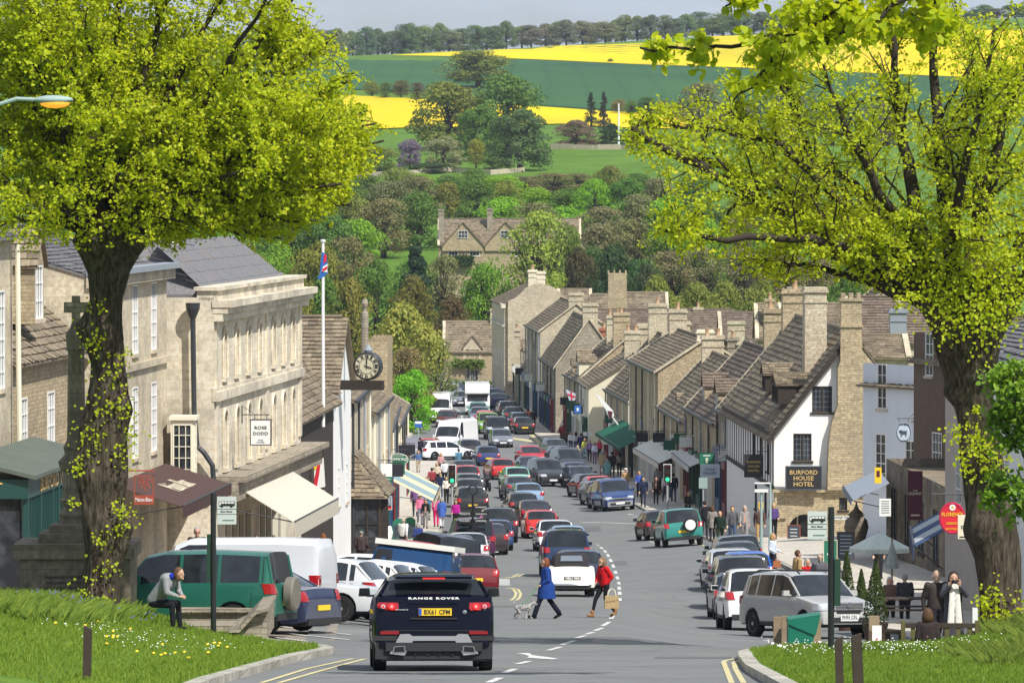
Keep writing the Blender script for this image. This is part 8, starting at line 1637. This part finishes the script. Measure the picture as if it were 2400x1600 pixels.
awning('large cream awning over the shop of the long ashlar building', (-9.5, 187.3), (-8.5, 201), (1, -.07, 2.35), 12.3, 10.85, (.60, .56, .47), .5)
awning('striped cream and blue awning by the green oval sign', (-6.5, 283), (-6.35, 297), (1, 0, 2.6), zg(-6, 290)+3.6, zg(-6, 290)+2.3, (.68, .60, .42), .3, (2, (.25, .36, .40)))
awning('dark green awning among the right hand shops', (7.9, 408), (9.2, 384), (-1, -.06, 1.9), zg(7, 396)+3.5, zg(7, 396)+2.6, (.015, .12, .07), .2); awning('cream awning near the traffic light on the right', (9.6, 366), (10.7, 346), (-1, -.06, 1.8), zg(9, 356)+3.3, zg(9, 356)+2.5, (.70, .68, .60), .3)
awning('white fronted awning right of the leaf sign', (10.8, 342), (11.3, 325), (-1, -.05, 1.2), zg(9, 333)+3.2, zg(9, 333)+2.7, (.62, .60, .55), .3); awning('grey blue awning across the side street', (X(2085, 216), 216), (X(2060, 226), 226), (-1, -.3, 1.5), ZP(1125, 218), ZP(1165, 218), (.30, .34, .40), .2); awning('blue and white shop awning beside the right tree', (X(2212, 146), 146), (X(2200, 154), 154), (-1, -.05, .75), ZP(1222, 150), ZP(1258, 150), (.06, .10, .20), .35, (2, (.45, .48, .5)))
def flag(label, o_loc, pts, cols, pole=None, name='flag'):
 o = empty(name, o_loc, 0, label, 'flag')
 if pole: m = MB(); m.tube(pole, [.075, .055], 10); m.lathe(pole[-1], [(.09, 0), (.11, .03), (.11, .1), (.02, .12)], 10); m.build('pole', white_paint, o, smooth=40)
 for k_, (poly, cn) in enumerate(zip(pts, cols)): m = MB(); m.ext([V3(*p) for p in poly], (0, .012+.004*k_, 0)); m.build('cloth' if k_ == 0 else 'coloured_band', cm_(cn), o)
 return o
d = 224; zb = ZP(1000, d); h = ZP(568, d)-zb; x = X(757, d); s_ = d/F
def fz(py): return ZP(py, d)-zb
flag('tall white flagpole with a drooping union flag beside the clock', (x, d, zb), [[((a-757)*s_, -.06, fz(b)) for a, b in [(755, 590), (766, 596), (768, 640), (757, 650), (744, 655), (750, 640), (752, 610)]], [((a-757)*s_, -.075, fz(b)) for a, b in [(760, 595), (766, 598), (765, 612), (758, 618)]], [((a-757)*s_, -.08, fz(b)) for a, b in [(757, 625), (768, 618), (767, 638), (754, 636)]], [((a-757)*s_, -.10, fz(b)) for a, b in [(756, 630), (767, 623), (767, 630), (756, 637)]]], ['blue', 'red', 'white', 'red'], pole=[(0, 0, 0), (0, 0, h)], name='flagpole')
d = 222; o = flag('large draped flag with yellow lions and a red cross below the timber house', (X(735, d), d, ZP(1110, d)), [[((a-735)*d/F, 0, (1110-b)*d/F) for a, b in [(706, 1098), (735, 1090), (758, 1072), (762, 1140), (735, 1148), (710, 1125)]], [((a-735)*d/F, -.02, (1110-b)*d/F) for a, b in [(745, 1076), (752, 1076), (748, 1110), (742, 1142), (732, 1136), (740, 1108)]], [((a-735)*d/F, -.02, (1110-b)*d/F) for a, b in [(720, 1095), (743, 1084), (742, 1098), (722, 1112)]], [((a-735)*d/F, -.02, (1110-b)*d/F) for a, b in [(706, 1099), (716, 1095), (716, 1112), (708, 1112)]]], ['white', 'red', 'yellow', 'blue'])
d = 434; flag('small union flag on a slanting pole above the blue shopfront', (X(1336, d), d, ZP(928, d)), [[((a-1336)*d/F, 0, (928-b)*d/F) for a, b in [(1326, 912), (1349, 922), (1348, 938), (1334, 938)]], [((a-1336)*d/F, -.03, (928-b)*d/F) for a, b in [(1330, 922), (1348, 928), (1348, 932), (1331, 926)]], [((a-1336)*d/F, -.035, (928-b)*d/F) for a, b in [(1337, 916), (1340, 917), (1342, 938), (1339, 938)]]], ['paleblue', 'red', 'red'])
d = 405; flag('white flag with red and blue pattern drooping from a slanting pole', (X(1420, d), d, ZP(960, d)), [[((a-1420)*d/F, 0, (960-b)*d/F) for a, b in [(1398, 927), (1404, 926), (1437, 962), (1440, 975), (1428, 982), (1420, 960)]], [((a-1420)*d/F, -.03, (960-b)*d/F) for a, b in [(1424, 962), (1436, 964), (1434, 980), (1428, 980)]], [((a-1420)*d/F, .03, (960-b)*d/F) for a, b in [(1396, 926), (1398, 924), (1450, 994), (1448, 996)]]], ['white', 'maroon', 'white'])
d = 234; c = W(860, 858, d); o = empty('street_clock', c, R(-14), 'round clock with black roman numerals standing on a beam over the street', 'clock'); r_ = .56
m = MB(); m.lathe((0, 0, 0), [(r_, .42), (r_+.02, .40), (r_+.02, -.02), (r_-.03, -.05), (r_-.03, -.03)], 40, 'Y'); m.build('drum', pm('clock_black', (.02, .022, .028), .35), o, smooth=35); m = MB(); m.lathe((0, 0, 0), [(r_-.04, -.03), (r_-.05, -.045)], 40, 'Y'); dl = m.build('dial', pm('dial_cream', (.62, .58, .40)), o)
for k_ in range(12): a = R(90-30*(k_+1)); nm = ['I', 'II', 'III', 'IV', 'V', 'VI', 'VII', 'VIII', 'IX', 'X', 'XI', 'XII'][k_]; text(dl, nm, (math.cos(a)*r_*.73, -.052, math.sin(a)*r_*.73), r_*.24, inkm, rot=(R(90), 0, 0), bold=.04, width=r_*(.09+.07*len(nm)), name='numeral').rotation_euler = Matrix.Rotation(-(math.pi/2-a), 3, 'Y').to_4x4().to_euler() if False else (R(90), -(a-math.pi/2), 0)
m = MB(); [m.tube([(q*math.cos(R(z_)), -.05, q*math.sin(R(z_))) for z_ in range(0, 361, 12)], .009, 5) for q in (r_*.55, r_*.90)]; m.build('minute_ring', inkm, dl)
for an, ln, nm in ((88, .72, 'minute_hand'), (-18, .5, 'hour_hand')): m = MB(); a = R(an); m.tube([(-math.cos(a)*.1, -.065, -math.sin(a)*.1), (math.cos(a)*r_*ln*.6, -.065, math.sin(a)*r_*ln*.6), (math.cos(a)*r_*ln, -.065, math.sin(a)*r_*ln)], [.016, .024, .004], 6); m.build(nm, inkm, dl)
m = MB(); m.lathe((0, .2, r_), [(.16, 0), (.2, .1), (.05, .3), (.04, .32)], 12); m.build('cap', lead, o)
m = MB(); x0 = X(745, d)-c.x; m.bb(x0, X(897, d)-c.x, -.05, .35, -r_-.42, -r_-.03); m.build('beam', timber, o)
o = empty('hanging_bell', W(773, 922, 233), 0, 'dark bell under a small tiled hood below the clock beam', 'bell'); m = MB(); m.lathe((0, 0, -.5), [(.36, 0), (.30, .12), (.22, .4), (.1, .5)], 14); m.build('bell', iron, o, smooth=50); m = MB(); m.lathe((0, 0, 0), [(.5, 0), (.28, .35), (.2, .5)], 4); m.build('hood', stone_tile, o)
o = empty('stone_finial', W(855, 815, 236), 0, 'slender lichened stone pinnacle with ball tip above the clock', 'finial'); m = MB(); h = 115*236/F; m.lathe((0, 0, -.6), [(.22, 0), (.15, .5), (.15, h*.75+.5), (.09, h*.9+.3), (.08, h*.92+.35), (.15, h+.4), (.08, h+.6)], 8); m.build('shaft', rubble_grey, o)
o = empty('street_lamp', W(-60, 262, 109), 0, 'green grey street lamp head with orange glowing bowl among the left leaves', 'street lamp'); L_ = W(125, 238, 109)-W(-60, 262, 109); m = MB(); m.tube([(-.3, 0, -.1), (L_.x-.7, 0, L_.z+.05), (L_.x-.25, 0, L_.z+.03)], .04, 8); m.build('arm', cm_('palegreen'), o); m = MB(); ball(m, (L_.x, 0, L_.z+.03), .32, (1.2, .5, .28), 16); m.build('housing', cm_('palegreen'), o, smooth=50); m = MB(); ball(m, (L_.x+.03, 0, L_.z-.03), .24, (1.2, .6, .42), 14); m.build('lamp_bowl', mat('glowing_orange_bowl', (.8, .3, .03), .3, emis=((1, .38, .04), .9)), o, smooth=60)
m = MB(); zz_ = bankz(-10, 109)-W(-60, 262, 109).z; m.tube([(-.3, 0, zz_), (-.3, 0, -.1)], [.09, .06], 10); m.build('column', cm_('palegreen'), o)
for px, py0, py1, d, l_ in ((1785, 1150, 1283, 232, 'short pale lamp post with flat lamp head in front of the hotel'), (1806, 1132, 1240, 250, 'plain pale pole just behind the short lamp post')):
 zb = zg(10.5, d)+.1; o = empty('lamp_post', (X(px, d), d, zb), 0, l_, 'lamp post'); h = ZP(py0, d)-zb; m = MB(); m.tube([(0, 0, 0), (0, 0, 1.2), (0, 0, h)], [.085, .06, .04], 10); m.build('pole', cm_('palegreen'), o, smooth=40); m = MB(); m.box((-.0 if px < 1800 else -.35, 0, h), (.55 if px < 1800 else .7, .2, .12 if px < 1800 else .05)); m.build('lamp_head' if px < 1800 else 'arm', cm_('white'), o)
for px, py0, py1, d, pb, l_ in ((1059.5, 1088, 1133, 322, 1200, 'traffic light showing green on the left pavement'), (1564.5, 1087, 1130, 318, 1192, 'traffic light showing green on the right pavement')):
 x = X(px, d); zb = zg(x, d)+.1; o = empty('traffic_light', (x, d, zb), 0, l_, 'traffic light'); z0, z1 = ZP(py1, d)-zb, ZP(py0, d)-zb; w = 19*d/F
 m = MB(); m.tube([(0, 0, 0), (0, 0, z1)], .06, 8); m.build('pole', pm('grey_post', (.35, .37, .38)), o); m = MB(); m.bb(-w/2, w/2, -.10, -.06, z0, z1); m.build('backing_board', whitep, o); m = MB(); m.bb(-w/2+.04, w/2-.04, -.2, -.101, z0+.04, z1-.04); m.build('head', black_paint, o)
 for k_ in range(3): zc = z1-(z1-z0)*(k_+.5)/3; m = MB(); m.lathe((0, -.2, zc), [(.12, 0), (.11, -.02), (.02, -.04)], 16, 'Y'); m.build('lens', [pm('dark_red_lens', (.05, .005, .005), .2), pm('dark_amber_lens', (.05, .02, .004), .2), mat('lit_green_lens', (.02, .8, .3), .3, emis=((.05, 1, .4), .7))][k_], o); m = MB(); m.tube([(.13*math.cos(R(q)), -.22, zc+.13*math.sin(R(q))) for q in range(-10, 191, 20)], .02, 4); m.build('hood', black_paint, o)
d = 250; x = X(1108, d); zb = zg(x, d); o = empty('fingerpost', (x, d, zb), 0, 'black fingerpost with round ring finial and several direction arms', 'signpost'); h = ZP(1160, d)-zb; m = MB(); m.tube([(0, 0, 0), (0, 0, .9), (0, 0, h)], [.12, .06, .05], 10); m.build('post', black_paint, o); m = MB(); m.tube([(.2*math.cos(R(q)), 0, h+.22+.2*math.sin(R(q))) for q in range(0, 361, 15)], .035, 6); m.build('ring', black_paint, o)
for k_, (a, z_) in enumerate([(1, -.55), (-1, -.85), (1, -.85), (-1, -1.15), (1, -1.15)]): m = MB(); m.ext([V3(a*.05, -.03-.01*k_, h+z_-.09), V3(a*.66, -.03-.01*k_, h+z_-.06+.05*a), V3(a*.74, -.03-.01*k_, h+z_+.02+.05*a), V3(a*.66, -.03-.01*k_, h+z_+.10+.05*a), V3(a*.05, -.03-.01*k_, h+z_+.09)], (0, .03, 0)); ar_ = m.build('direction_arm', black_paint, o); text(ar_, ['PARKING', 'TOILETS', 'CHURCH', 'TOLSEY', 'GARDENS'][k_], (a*.36, -.05-.01*k_, h+z_+.02), .07, whitep, width=.48)
for px, py, l_ in ((1151, 1386, 'black ornamental iron bollard at the near end of the nib'), (1129, 1357, 'black iron bollard behind the near one')):
 g_ = G(px, py); o = empty('bollard', (g_.x, g_.y, g_.z+.1), 0, l_, 'bollard'); m = MB(); m.lathe((0, 0, 0), [(.15, 0), (.13, .12), (.09, .16), (.075, .62), (.11, .66), (.11, .70), (.06, .74), (.08, .80), (.05, .88), (.01, .9)], 14); m.build('post', black_paint, o, smooth=35); m = MB(); m.lathe((0, 0, .67), [(.114, -.02), (.114, .02)], 14); m.build('white_band', chrome, o)
p = G(1450, 347, y0=900); o = empty('white_pole', (p.x, p.y, zg(p.x, p.y)), 0, 'tall white pole standing by the far field wall', 'pole'); m = MB(); m.tube([(0, 0, 0), (0, 0, ZP(243, p.y)-zg(p.x, p.y))], [.22, .14], 6); m.build('pole', whitep, o)
o = empty('white_pole', (X(1253, 520), 520, zg(1.9, 520)+.1), 0, 'leaning white pole on the far right pavement', 'pole'); m = MB(); m.tube([(.25, 0, 0), (-.1, 0, 2.2)], .05, 6); m.build('pole', whitep, o)
zW = bankz(X(520, 118), 118)-.15; o = empty('low_stone_wall', (X(410, 119), 119, zW), 0, 'low rubble wall with flat coping and step, left of the dark sports utility car', 'wall')
def lw(px, py, d, dy=0): q = W(px, py, d)-o.location; return V3(q.x, q.y+dy, q.z)
m = MB(); m.ext([lw(415, 1432, 121), lw(592, 1432, 121), lw(592, 1500, 121), lw(415, 1500, 121)], (0, .35, 0)); m.ext([lw(540, 1500, 117.5), lw(625, 1500, 117.5), lw(627, 1430, 117.5), lw(600, 1436, 117.5), lw(560, 1478, 117.5)][::-1], (0, 3.6, 0)); m.build('wall', rubble_grey, o)
m = MB(); m.ext([lw(410, 1426, 120.9), lw(628, 1426, 120.9), lw(628, 1434, 120.9), lw(410, 1434, 120.9)], (0, .5, 0)); m.ext([lw(410, 1465, 119.4), lw(560, 1465, 119.4), lw(560, 1480, 119.4), lw(410, 1480, 119.4)], (0, 1.4, 0)); m.ext([lw(536, 1482, 117.3), lw(558, 1472, 117.3), lw(598, 1430, 117.3), lw(630, 1424, 117.3), lw(630, 1431, 117.3), lw(601, 1438, 117.3), lw(561, 1481, 117.3)][::-1], (0, 3.8, 0)); m.build('coping', rubble_grey, o)
wood = plain('weathered_oak', (.30, .23, .15), .9, .5, 5); dwood = plain('dark_old_timber', (.06, .045, .035), .9, .5, 6); gw_ = plain('mossy_bench_wood', (.13, .12, .045), .9, .6, 5)
def post(label, px0, px1, pt, pb, d, m_, lean=0, tip=8, name='wooden_post'):
 if pb > 1550: d = G((px0+px1)/2, pb, bankz, 60, 130, .5).y
 w = (px1-px0)*d/F; zb = ZP(pb, d); h = ZP(pt, d)-zb; o = empty(name, (X((px0+px1)/2, d), d, zb), 0, label, 'post'); m = MB(); l = lean*d/F; tp = tip*d/F; m.ext([V3(-w/2, -w/2, -.2), V3(w/2, -w/2, -.2), V3(w/2-l, -w/2, h-tp), V3(-w/2-l, -w/2, h)][::1], (0, w, 0)); m.build('post', m_, o); return o
post('short dark wooden post with slanted top on the left grass', 191, 210, 1466, 1592, 101, dwood, lean=-4, tip=10); post('dark leaning post left of the pair on the right grass', 1962, 1980, 1502, 1625, 90, dwood, lean=4, tip=-10); post('dark leaning post right of the pair on the right grass', 2004, 2028, 1492, 1625, 89, dwood, lean=8, tip=-8)
post('light oak post, left of the twin beside the green bin', 1814, 1832, 1446, 1532, 112, wood, tip=0); post('light oak post, right of the twin beside the green bin', 1833, 1849, 1444, 1530, 112.5, wood, tip=0); post('light oak post behind the right side of the green bin', 1905, 1925, 1450, 1524, 112.8, wood, tip=0); post('light oak post carrying a white notice card', 2038, 2062, 1444, 1522, 112.4, wood, tip=0)
board('white notice card with red dot on the oak post', 2044, 1465, 2066, 1500, 112.2, 'white', [(None, .88, .1, 'red', .16)], name='notice', cat='notice'); post('white painted bollard beside the bench', 2281, 2293, 1424, 1502, 111, whitep, tip=2, name='white_post')
d = 111; zb = ZP(1522, d); o = empty('grit_bin', (X(1885, d), d, zb), 0, 'green plastic grit bin with sloping lid between the oak posts', 'bin'); f_ = lambda a, b: V3((a-1885)*d/F, 0, (1522-b)*d/F)
gp_ = plain('green_plastic', (.012, .16, .10), .45, .2, 3); m = MB(); m.ext([f_(1849, 1522), f_(1903, 1522), f_(1912, 1482), f_(1915, 1462), f_(1849, 1464)], (0, .7, 0)); m.build('tub', gp_, o); m = MB(); m.ext([f_(1848, 1463) - V3(0, .03, 0), f_(1913, 1490) - V3(0, .03, 0), f_(1925, 1440) - V3(0, .03, 0), f_(1848, 1452) - V3(0, .03, 0)], (0, .78, 0)); m.build('lid', gp_, o)
d = 110.5; zb = ZP(1556, d); o = empty('wooden_bench', (X(2205, d), d, zb), 0, 'mossy wooden park bench seen from behind on the right grass', 'bench'); w = .72
bz_ = lambda py: ZP(py, d)-zb
for k_ in range(6): x_ = -w+.15+k_*.22; m = MB(); m.bb(x_, x_+.09, -.02, .02, bz_(1520), bz_(1468)); m.build('back_slat', gw_, o)
for s in (1, -1): m = MB(); m.bb(s*w-.04, s*w+.04, -.05, .05, 0, bz_(1455)); m.build('rear_leg', gw_, o); m = MB(); m.bb(s*(w+.0)-.05, s*(w+.0)+.05, .5, .6, 0, .55); m.bb(s*w-.05, s*w+.05, -.02, .66, .55, .61); m.build('armrest', dwood, o)
m = MB(); m.bb(-w, w, -.035, .035, bz_(1472), bz_(1461)); m.bb(-w, w, -.03, .03, bz_(1524), bz_(1518)); m.build('top_rail', dwood, o); m = MB(); [m.bb(-w, w, .04+.12*k_, .13+.12*k_, .38, .42) for k_ in range(4)]; m.build('seat', gw_, o)
m = MB(); m.tube([(-w, .1, .6), (-w-.25, .45, .6), (-w-.32, .5, .55)], .05, 8); m.bb(-w-.32, -w-.22, .45, .55, 0, .56); m.bb(-w-.3, -w, .25, .33, .2, .27); m.build('end_frame', dwood, o)
dM = 118.5; zb = bankz(X(180, dM), dM)-.4; o = empty('war_memorial', (X(178, dM), dM, zb), 0, 'dark weathered stone war memorial cross on a massive stepped base behind the left trunk', 'memorial'); q_ = lambda px, py: ((px-178)*dM/F, ZP(py, dM)-zb)
def slab_(m, px0, px1, py0, py1, k=1.0): x0, z0 = q_(px0, py0); x1, z1 = q_(px1, py1); cx = (x0+x1)/2; w = (x1-x0)/2; m.bb(cx-w, cx+w, -w*k, w*k, z1, z0)
m = MB(); slab_(m, 55, 312, 1300, 1470, .9); slab_(m, 40, 322, 1268, 1302, .9); slab_(m, 95, 268, 1246, 1269); slab_(m, 118, 245, 1228, 1247); m.build('base', dark_stone, o)
m = MB(); c_ = q_(178, 1228)[1]; m.lathe((0, 0, c_), [(.42, 0), (.34, .12), (.38, .2), (.30, .35), (.36, .5), (.30, .55), (.28, 1.1), (.34, 1.14), (.38, 1.3), (.24, 1.45), (.27, 1.6), (.20, 1.75), (.19, 2.0), (.17, 3.6), (.22, 3.64), (.20, 3.7), (.22, 3.95), (.12, 4.1), (.09, 4.2)], 8); m.build('shaft', dark_stone, o)
m = MB(); zc = q_(178, 718)[1]; z0 = q_(178, 785)[1]; m.bb(-.085, .085, -.08, .08, z0, q_(178, 693)[1]); m.bb(-.24, .24, -.075, .075, zc-.09, zc+.06); [m.box((s*.17, 0, zc-.02), (.16, .13, .22)) for s in (1, -1)]; m.build('cross', rubble_grey, o)
m = MB(); x0, z0 = q_(75, 1320); m.bb(x0, x0+1.5, -1.06, -1.03, z0-1.0, z0); m.build('inscribed_panel', dark_stone, o)
for k_, s_ in enumerate(['HENRY COOMBES', 'WILLIAM MORSE', 'WILFRED F. BIRD', 'JACK FORD', 'A. TAYLOR']): text(o, s_, (q_(160, 0)[0], -1.068, z0-.22-.115*k_), .055, inkm, width=.085*len(s_)*.75)
def parasol(label, px, pt, pb, w_, d, col, closed=False):
 x = X(px, d); zb = zg(x, d)+.05; z1 = ZP(pt, d)-zb; z0 = ZP(pb, d)-zb; r_ = w_*d/F/2; o = empty('parasol', (x, d, zb), 0, label, 'parasol'); m = MB(); n = 8
 m.add([(0, 0, z1)] + [(r_*math.cos(2*math.pi*k_/n+.3), r_*math.sin(2*math.pi*k_/n+.3)*.95, z0) for k_ in range(n)] + [(r_*math.cos(2*math.pi*k_/n+.3), r_*math.sin(2*math.pi*k_/n+.3)*.95, z0-.14) for k_ in range(n)], [(0, 1+k_, 1+(k_+1) % n) for k_ in range(n)] + [(1+k_, 9+k_, 9+(k_+1) % n, 1+(k_+1) % n) for k_ in range(n)]); m.build('canopy', cloth, o).color = (*col, 1)
 m = MB(); m.tube([(0, 0, 0), (0, 0, z1)], .03, 8); m.build('pole', wood, o); return o
parasol('pale striped café parasol in front of the urn', 2062, 1247, 1284, 150, 190, (.70, .76, .68)); parasol('furled pale parasol in the café yard', 2092, 1262, 1322, 34, 186, (.40, .44, .42)); parasol('cream parasol over tables by the crowd', 1440, 1020, 1036, 60, 402, (.74, .70, .56))
TP_ = None
for px, pt, pb, w_, d, l_ in ((1986, 1292, 1400, 44, 160, 'tall clipped conifer in a pot just behind the silver grey car'), (2053, 1318, 1440, 60, 141, 'nearest clipped conifer in a large dark pot'), (2020, 1334, 1410, 34, 165, 'small clipped conifer between the two taller ones')):
 x = X(px, d); zb = zg(x, d); o = empty('potted_conifer', (x, d, zb), 0, l_, 'potted plant'); z0, z1 = .35, ZP(pt, d)-zb; r_ = w_*d/F/2; n = 2200; v = NR.random(n)**.8; a = NR.uniform(0, 6.28, n); rr = r_*(1.05-v**1.6)*NR.uniform(.75, 1.05, n); P_ = np.stack([rr*np.cos(a), rr*np.sin(a), z0+v*(z1-z0)], 1); l = leaves('foliage', P_, np.stack([np.cos(a), np.sin(a), np.full(n, .5)], 1), .055, farleaf, o, pts=4); l.color = (.05, .085, .015, 1); m = MB(); m.lathe((0, 0, 0), [(.22, 0), (.32, .5), (.34, .55), (.3, .55)], 14); m.build('pot', pottery, o).color = (.10, .06, .04, 1); m = MB(); m.tube([(0, 0, .4), (0, 0, z1*.8)], .04, 6); m.build('stem', twigm, o)
d = 222; o = empty('stone_urn', (X(2008, d), d, ZP(1290, d)), 0, 'tall weathered stone urn with pointed lid in front of the hotel', 'urn'); m = MB(); m.lathe((0, 0, 0), [(.25, 0), (.2, .15), (.35, .4), (.48, .9), (.42, 1.2), (.26, 1.32), (.34, 1.4), (.12, 1.6), (.05, 1.75), (.02, 1.9)], 16); m.build('urn', dark_stone, o, smooth=40)
d = 172; o = empty('picnic_table', (X(2110, d), d, zg(11.6, d)), R(4), 'dark wooden picnic table in the shaded café yard', 'table'); m = MB(); [m.bb(-1.2, 1.2, -.36+.15*k_, -.23+.15*k_, .72, .76) for k_ in range(5)]; m.build('table_top', dwood, o)
for s in (1, -1): m = MB(); m.bb(-1.2, 1.2, s*.75-.14, s*.75+.14, .42, .46); m.build('seat', dwood, o); m = MB(); m.ext([V3(s*.9, -.85, 0), V3(s*.9, -.72, 0), V3(s*.9, -.2, .72), V3(s*.9, -.33, .72)], (.06, 0, 0)); m.ext([V3(s*.9, .85, 0), V3(s*.9, .72, 0), V3(s*.9, .2, .72), V3(s*.9, .33, .72)], (.06, 0, 0)); m.build('leg', dwood, o)
def blades(name, n, xr, yr, zf, hh, col, label, ok=lambda x, y: True, wd=.012, lean=.35, bias=None):
 x = NR.uniform(*xr, n); y = NR.uniform(*yr, n); keep = np.array([ok(a, b) for a, b in zip(x, y)]); x, y = x[keep], y[keep]; n = len(x); z = np.array([zf(a, b) for a, b in zip(x, y)])-.01; h = hh*NR.uniform(.5, 1.5, n)
 if bias: h *= np.array([bias(a, b) for a, b in zip(x, y)])
 a = NR.uniform(0, 6.28, n); dx, dy = np.cos(a)*wd, np.sin(a)*wd*.4; lx, ly = NR.normal(0, lean, n)*h, NR.normal(0, lean, n)*h; P_ = np.stack([x, y, z], 1)
 v = np.stack([P_-np.stack([dx, dy, 0*dx], 1), P_+np.stack([dx, dy, 0*dx], 1), P_+np.stack([dx*.6+lx*.4, dy*.6+ly*.4, h*.6], 1), P_+np.stack([lx, ly, h], 1)], 1).reshape(-1, 3); i = np.arange(n)[:, None]*4
 me = D.meshes.new(name); me.from_pydata(v.tolist(), [], (i+[0, 1, 2, 3]).tolist()); me.materials.append(farleaf); o = D.objects.new(name, me); C.objects.link(o); o.color = (*col, 1); tag(o, label, 'grass', kind='stuff'); return o
okL = lambda x, y: x < lx_in(y)-.05 and abs(1200+x*F/y-250) < 700; okR = lambda x, y: x > rx_in(y)+.05
blades('short_grass', 90000, (-13, -3.4), (76, 124), bankz, .075, (.17, .26, .025), 'mown grass of the left bank', okL); blades('short_grass', 80000, (3.8, 11.5), (76, 113), bankz, .075, (.15, .24, .022), 'mown grass of the right bank', okR)
tall = lambda x, y: 1.0
blades('tall_grass', 34000, (-11.5, -5.6), (99, 118), bankz, .24, (.19, .28, .04), 'long tufted grass and weeds round the left tree and memorial', lambda x, y: math.sin(x*2.1+y*.9)+math.sin(x*.9-y*1.7) > -.2 and x < -7.6-.10*max(0, 106-y), .010, .6); blades('tall_grass', 34000, (6.9, 12), (90, 113), bankz, .2, (.18, .25, .04), 'long tufted grass below the right tree and bench', lambda x, y: math.sin(x*2.3+y*.8)+math.sin(x*1.1-y*1.3) > -.5 and (x > 7.5 if y < 100 else x > 9.3), .010, .65)
def flowers(name, n, f, r_, m_, label, hz=.09):
 m = MB()
 for _ in range(n):
  x, y = f(); z = bankz(x, y)+hz*rnd.uniform(.6, 1.3); m.add([(x+r_*math.cos(q), y+r_*.6*math.sin(q)-.01, z+r_*.5*math.sin(q)) for q in (0, 1.05, 2.1, 3.14, 4.2, 5.2)], [(0, 1, 2, 3, 4, 5)])
 return tag(m.build(name, m_, uv=False), label, 'flowers', kind='stuff')
def fr(): x = rnd.gauss(6.6, 1.3); return (min(max(x, 4.9), 10), rnd.gauss(104.5, 3))
flowers('daisies', 300, fr, .013, whitep, 'small white daisies scattered in the right hand grass'); flowers('daisies', 120, lambda: (rnd.gauss(-7.0, 1.0), rnd.gauss(103, 3)), .012, whitep, 'few white daisies in the left hand grass'); flowers('dandelions', 26, lambda: (rnd.uniform(-8, -4.8), rnd.uniform(94, 108)), .03, cm_('yellow'), 'yellow dandelions in the left hand grass'); flowers('bluebells', 90, lambda: (rnd.uniform(-9.6, -7.0), rnd.uniform(110, 114)), .02, mat('bluebell_blue', (.10, .10, .34), .8), 'bluebells among the long grass at the foot of the left tree', .26)
o = D.objects.new('added_reflection_wood', None); D.objects.remove(o)
n = 9000; a = NR.uniform(-2.6, 2.6, n); P_ = np.stack([np.sin(a)*70, -30-np.cos(a)*45*NR.uniform(.8, 1.2, n), zg(0, -20)+NR.uniform(0, 1, n)**.8*19], 1); o = leaves('added_reflection_wood', P_, np.tile((0, 1, .3), (n, 1)), 2.4, farleaf, None, pts=4); o.color = (.05, .09, .02, 1); tag(o, 'dense trees added behind the viewpoint to darken reflections in the cars', 'trees', kind='stuff')  # unseen leaf mass, added to block bright sky from the cars' reflections
for x_, y_, r0_ in ((17.5, 128, 150), (20, 150, 60)):
 o = copy_tree(LT); o.location = (x_, y_, zg(x_, y_)); o.rotation_euler = (0, 0, R(r0_)); o['label'] = 'lime tree copy added outside the right edge to shade the café yard'; o['group'] = 'limes added beyond the right edge'  # copies of the left lime, added out of view to shade the café yard
 for ch in list(o.children):
  if ch.name.startswith('leaf_tuft'): D.objects.remove(ch)
hz = D.objects.new('haze', D.meshes.new('haze')); C.objects.link(hz); m = MB(); m.bb(-1500, 1500, -320, 7200, -60, 110); hz.data.from_pydata(m.v, [], m.f)
hm = D.materials.new('valley_haze'); hm.use_nodes = True; ht = hm.node_tree; ht.nodes.remove(ht.nodes['Principled BSDF']); pv = ht.nodes.new('ShaderNodeVolumePrincipled'); pv.inputs['Color'].default_value = (.78, .86, 1, 1); pv.inputs['Density'].default_value = .00006; pv.inputs['Anisotropy'].default_value = 0; ht.links.new(pv.outputs[0], ht.nodes['Material Output'].inputs['Volume']); hz.data.materials.append(hm); hz['kind'] = 'stuff'; hz['label'] = 'thin haze of the valley air'
